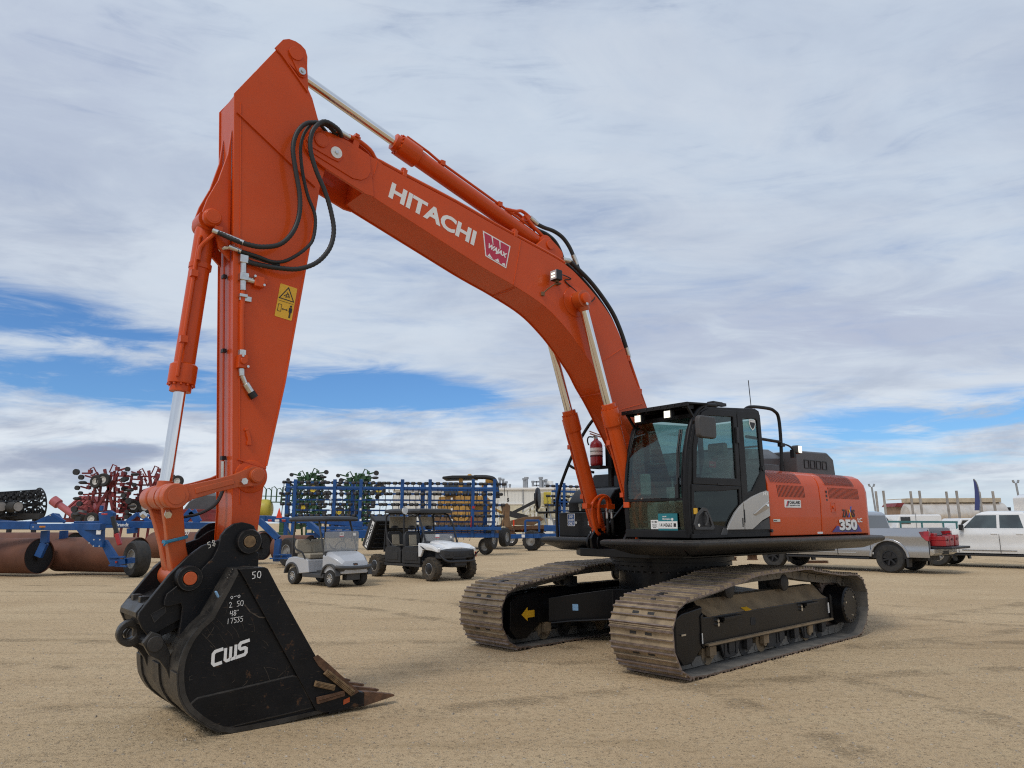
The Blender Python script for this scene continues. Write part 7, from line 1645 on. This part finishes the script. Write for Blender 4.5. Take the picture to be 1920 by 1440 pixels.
g = G(); g.bar(at(963,975,51.3), at(963.5,990,51.3), .22, .1); g.bar(at(978,994,51.3), at(985,985,51.3), .2, .1); wp('orange_strap', g, ORANGEL, ch_)
for px in (958, 1012): wheel(ch_, (at(px,978,52).x, 51.6, .5), (0,-1,0), .5, .35, .28, world=True)

# ================================================================== right background
DT = 60.0
tk = thing('tanker_trailer', 'polished steel tanker trailer with tan walkway on top, above the pickup roofs', 'tanker trailer', (at(1800,978,DT).x, DT, 0))
a_, b_ = at(1708,956,DT), at(1897,956,DT); rT = (at(1800,941,DT).z - at(1800,978,DT).z)/2 + .25; zc = at(1800,941,DT).z - rT
p0, p1 = V((a_.x, DT+1, zc)), V((b_.x, DT+1, zc)); d = p1 - p0
prof_ = [(.1,0),(rT*.75,.04),(rT*.97,.22),(rT,.35)]; n_ = 9; LL = d.length
for k in range(1, n_): t = .35 + (LL-.7)*k/n_; prof_ += [(rT,t-.05),(rT*1.02,t-.04),(rT*1.02,t+.04),(rT,t+.05)]
prof_ += [(rT,LL-.35),(rT*.97,LL-.22),(rT*.75,LL-.04),(.1,LL)]
g = G(); g.lathe(prof_, p0, d, 36); wp('tank', g, STAIN, tk, angle=30)
g = G(); g.box(((a_.x+b_.x)/2-.2, DT+.95, zc+rT+.14), (LL*.93, 1.1, .36)); g.bar((a_.x+.3,DT+.6,zc+rT+.3),(a_.x-1.6,DT+.6,zc+rT+.2),.06,.06); wp('walkway', g, TANBAND, tk, .03)
g = G(); g.box(((a_.x+b_.x)/2, DT+1, zc-rT-.1), (LL*.9,.9,.3)); g.box((b_.x+.2,DT+1,zc),(.3,.8,1.2)); wp('chassis', g, GRIME, tk)
g = G(); g.ball((a_.x+1.5,DT+.2,zc-rT*.7),.35,12); wp('valve_box', g, GRIME, tk)
for px in (1728, 1742, 1868): wheel(tk, (at(px,978,DT).x, DT+.1, .52), (0,-1,0), .52, .3, .3, world=True)
hw = thing('truck_cab', 'white truck cab at the right edge in front of the tanker end', 'truck', (at(1925,978,56).x, 56, 0))
q = at(1921,932,56); g = G(); g.prism([(q.x,.7),(q.x,q.z),(q.x+.6,q.z+.25),(q.x+2.2,q.z+.25),(q.x+2.3,.7)], 55.2, 57.4); wp('cab', g, WHITEP, hw, .08)
g = G(); g.box((q.x+1.1,55.17,q.z-.7),(1.0,.06,.7)); wp('side_window', g, DARKWIN, hw); g = G(); g.box((q.x+.3,55.17,q.z-.25),(.35,.04,.15)); wp('marker_plate', g, INK, hw)
for dx in (.4, 1.9): wheel(hw, (q.x+dx, 55.3, .52), (0,-1,0), .52, .3, .3, world=True)
ht = thing('shed', 'small brown shed with dark red roof left of the tanker', 'shed', (at(1692,978,66).x, 66, 0))
q0, q1 = at(1679,950,66), at(1712,950,66); g = G(); g.box(((q0.x+q1.x)/2, 67, q0.z/2), (q1.x-q0.x, 2, q0.z)); wp('wall', g, HUTBR, ht)
g = G(); g.prism([(q0.x-.15,q0.z),(q0.x+.1,q0.z+.32),(q1.x,q0.z+.34),(q1.x+.15,q0.z)], 65.8, 68.2); wp('roof', g, DRED, ht); g = G(); g.box((q0.x+1.05,65.97,q0.z-.45),(.8,.06,.5)); wp('window', g, PALEBL, ht)
# log trailer stakes
DL = 46.0
lt = thing('log_trailer', 'log trailer with four pairs of weathered upright stakes behind the pickups', 'log trailer', (at(1750,978,DL).x, DL, 0))
for px, py, dd in ((1642,921,0),(1656,920,-1.5),(1707,921,0),(1723.5,920,-1.5),(1774,921.5,0),(1793,920,-1.5),(1836,922,0),(1861,921,-1.5)):
    q = at(px, py, DL+dd); g = G(); g.bar((q.x + .04, DL+dd, 1.1), (q.x, DL+dd, q.z), .11, .11); wp('stake', g, WOOD, lt, .01)
g = G(); x0, x1 = at(1640,978,DL).x, at(1880,978,DL).x
for dd in (-.3, -1.2): g.bar((x0, DL+dd, 1.05), (x1, DL+dd, 1.05), .2, .3)
for px in (1649,1715,1783,1848): x = at(px,978,DL).x; g.bar((x+.25,DL+.15,1.25),(x+.25,DL-1.65,1.25),.25,.2)
wp('trailer_frame', g, BROWNST, lt)
for px in (1700, 1725, 1840): wheel(lt, (at(px,978,DL).x, DL-1.6, .5), (0,-1,0), .5, .35, .28, world=True)
# white vans and a small truck between the pickups and the trailer
vn = thing('van', 'long white van parked low behind the silver pickup bed', 'van', (at(1705,978,40).x, 40, 0))
x0, x1 = at(1664,978,40).x, at(1751,978,40).x; zt_ = at(1700,965,40).z
g = G(); g.prism([(x0,.45),(x0,1.0),(x0+.1,1.5),(x0+.25,zt_),(x1-.05,zt_),(x1,zt_-.1),(x1,.45)], 39.2, 41.0); wp('body', g, WHITEP, vn, .08)
g = G(); g.box(((x0+x1)/2+.1,39.19,zt_-.35),(x1-x0-.6,.03,.03)); g.box((x0+1.1,39.19,1.4),(.02,.03,1.2)); wp('panel_seam', g, GALV, vn); g = G(); g.box((x0+.55,39.19,zt_-.3),(.5,.03,.35)); wp('side_window', g, DARKWIN, vn)
for dx in (.5, 2.0): wheel(vn, (x0+dx, 39.3, .36), (0,-1,0), .36, .25, .2, world=True)
v2 = thing('van', 'white van cab with dark side glass beside the excavator counterweight', 'van', (at(1653,978,41).x, 41, 0))
x0, x1 = at(1640,978,41).x, at(1663,978,41).x; g = G(); g.prism([(x0,.45),(x0,1.9),(x1-.35,1.9),(x1-.05,1.45),(x1,.9),(x1,.45)], 40.2, 42.0); wp('body', g, WHITEP, v2, .08)
g = G(); g.prism([(x0+.1,1.42),(x0+.1,1.78),(x1-.40,1.78),(x1-.2,1.42)], 40.17, 40.21); wp('side_window', g, DARKWIN, v2)
wheel(v2, (x0+.3, 40.3, .36), (0,-1,0), .36, .25, .2, world=True)
v3 = thing('van', 'low white canopy van right of the long white van', 'van', (at(1790,978,41).x, 41, 0))
x0, x1 = at(1776,978,41).x, at(1815,978,41).x; g = G(); g.prism([(x0,.45),(x0,1.2),(x0+.3,1.72),(x1,1.74),(x1,.45)], 40.2, 42.0); wp('body', g, WHITEP, v3, .08)
g = G(); g.prism([(x0+.2,1.3),(x0+.36,1.62),(x1-.1,1.62),(x1-.1,1.3)], 40.17, 40.21); wp('side_window', g, DARKWIN, v3)
for dx in (.35, .95): wheel(v3, (x0+dx, 40.3, .36), (0,-1,0), .36, .25, .2, world=True)
tr_ = thing('railing', 'teal steel railing behind the silver pickup bed', 'railing', (at(1720,978,35).x, 35, 0)); tr_['kind'] = 'thing'
tealm = mat('teal_rail_paint', (.05,.17,.18), .5, var=.1)
g = G(); g.bar(at(1648,978,35), at(1795,979,35), .07, .09); wp('top_rail', g, tealm, tr_)
for px in (1650,1688,1728,1768,1793): q = at(px,978,35); g = G(); g.bar((q.x,35,0),(q.x,35,q.z),.06,.06); wp('post', g, tealm, tr_)
# feather flag
fl = thing('feather_flag', 'dark navy feather flag curving up over the white pickup roof', 'flag', (at(1834,978,36).x, 36, 0))
pp = [at(1838,966,36), at(1838,940,36), at(1835.5,920,36), at(1831,905,36), at(1825.5,898,36)]; g = G(); g.tube([V((pp[0].x,36,0))] + pp, .025, 8, sub=3); wp('pole', g, GALV, fl)
ed = [(1828,957),(1828.5,940),(1828,920),(1826.5,906)]; g = G(); A = [at(1838.5,957,36), at(1838.5,940,36), at(1836,921,36), at(1832,908,36), at(1825.5,898.5,36)][:4]; B = [at(x,y,36) for x, y in ed]
g.loft([[a_, b_, b_ + V((0,.03,0)), a_ + V((0,.03,0))] for a_, b_ in zip(A, B)] + [[at(1826.5,899.5,36), at(1825.2,899,36), at(1825.2,899,36) + V((0,.03,0)), at(1826.5,899.5,36) + V((0,.03,0))]]); wp('cloth', g, NAVY, fl)
# light poles
for px, py, D, lab in ((1634.5,908,80,'twin headed light pole just right of the excavator, over the vans'), (1905,901,78,'twin headed light pole at the far right above the tanker end')):
    lp_ = thing('light_pole', lab, 'light pole', (at(px,978,D).x + .35, D, 0), 0, 'twin headed yard light poles')
    q = at(px, py+6, D); g = G(); g.tube([(q.x+.35,D,0),(q.x,D,q.z)], .10, 8); wp('mast', g, GALV, lp_)
    for s in (-1, 1):
        g = G(); g.bar((q.x,D,q.z),(q.x+s*.22,D,q.z+.15),.06,.06); g.bar((q.x+s*.20,D,q.z+.1),(q.x+s*.30,D,q.z+.38),.18,.14); wp('lamp_head', g, GALV, lp_)
# rusty beams lying on the yard
for (xa, ya), (xb, yb), h_, lab in (((1366,1045),(1381,1045),.16,'short rusty block on the sand behind the slewing ring'), ((1402,1044),(1420,1044),.24,'rusty block on the sand left of the silver truck front wheel'), ((1503,1050),(1553,1050),.10,'long rusty beam on the sand under the silver pickup')):
    a_, b_ = on_ground(xa, ya+6), on_ground(xb, yb+6); t_ = thing('steel_beam', lab, 'beam', ((a_.x+b_.x)/2, a_.y, 0), 0, 'rusty steel beams on the yard')
    L_ = (b_-a_).length; g = G(); g.box((0,0,h_-.02),(L_,.22,.04)); g.box((0,0,.02),(L_,.22,.04)); g.box((0,0,h_/2),(L_,.05,h_)); obj('beam', g, RUST, t_, .005); t_['kind'] = 'thing'

# ------------------------------------------------------------------ far-apart pieces of one mesh become parts of their own
import numpy as np
def split_far(o):
    me = o.data; nv = len(me.vertices)
    if nv > 20000: return
    par = list(range(nv))
    def find(a):
        while par[a] != a: par[a] = par[par[a]]; a = par[a]
        return a
    for ed in me.edges:
        a, b = find(ed.vertices[0]), find(ed.vertices[1])
        if a != b: par[b] = a
    root = np.array([find(i) for i in range(nv)]); ids, isl = np.unique(root, return_inverse=True); k = len(ids)
    if k < 2 or k > 1500: return
    co = np.empty(nv*3, np.float32); me.vertices.foreach_get('co', co); co = co.reshape(nv, 3)
    lo = np.full((k, 3), 1e9); hi = np.full((k, 3), -1e9); np.minimum.at(lo, isl, co); np.maximum.at(hi, isl, co)
    size = (hi - lo).max(1); gap = np.maximum(0, np.maximum(lo[:,None]-hi[None], lo[None]-hi[:,None]))
    near = np.sqrt((gap**2).sum(2)) <= np.maximum(.019, .47*np.maximum(size[:,None], size[None]))
    pp = list(range(k))
    def f2(a):
        while pp[a] != a: pp[a] = pp[pp[a]]; a = pp[a]
        return a
    for a, b in zip(*np.nonzero(np.triu(near, 1))):
        x, y = f2(a), f2(b)
        if x != y: pp[y] = x
    pc = np.array([f2(i) for i in range(k)]); groups = np.unique(pc)
    if len(groups) < 2: return
    which = pc[isl]
    src = me
    for gi, gr in enumerate(groups):
        bm = bmesh.new(); bm.from_mesh(src); bm.verts.ensure_lookup_table()
        bmesh.ops.delete(bm, geom=[v for v in bm.verts if which[v.index] != gr], context='VERTS')
        m2 = bpy.data.meshes.new(o.name); bm.to_mesh(m2); bm.free()
        for m_ in src.materials: m2.materials.append(m_)
        if gi == 0: o.data = m2
        else:
            c = o.copy(); c.data = m2; COL.objects.link(c)
for o in list(COL.objects):
    if o.type == 'MESH' and o.parent and o.data.users == 1 and o.get('kind') != 'stuff' and 'lettering' not in o.name and 'number' not in o.name: split_far(o)
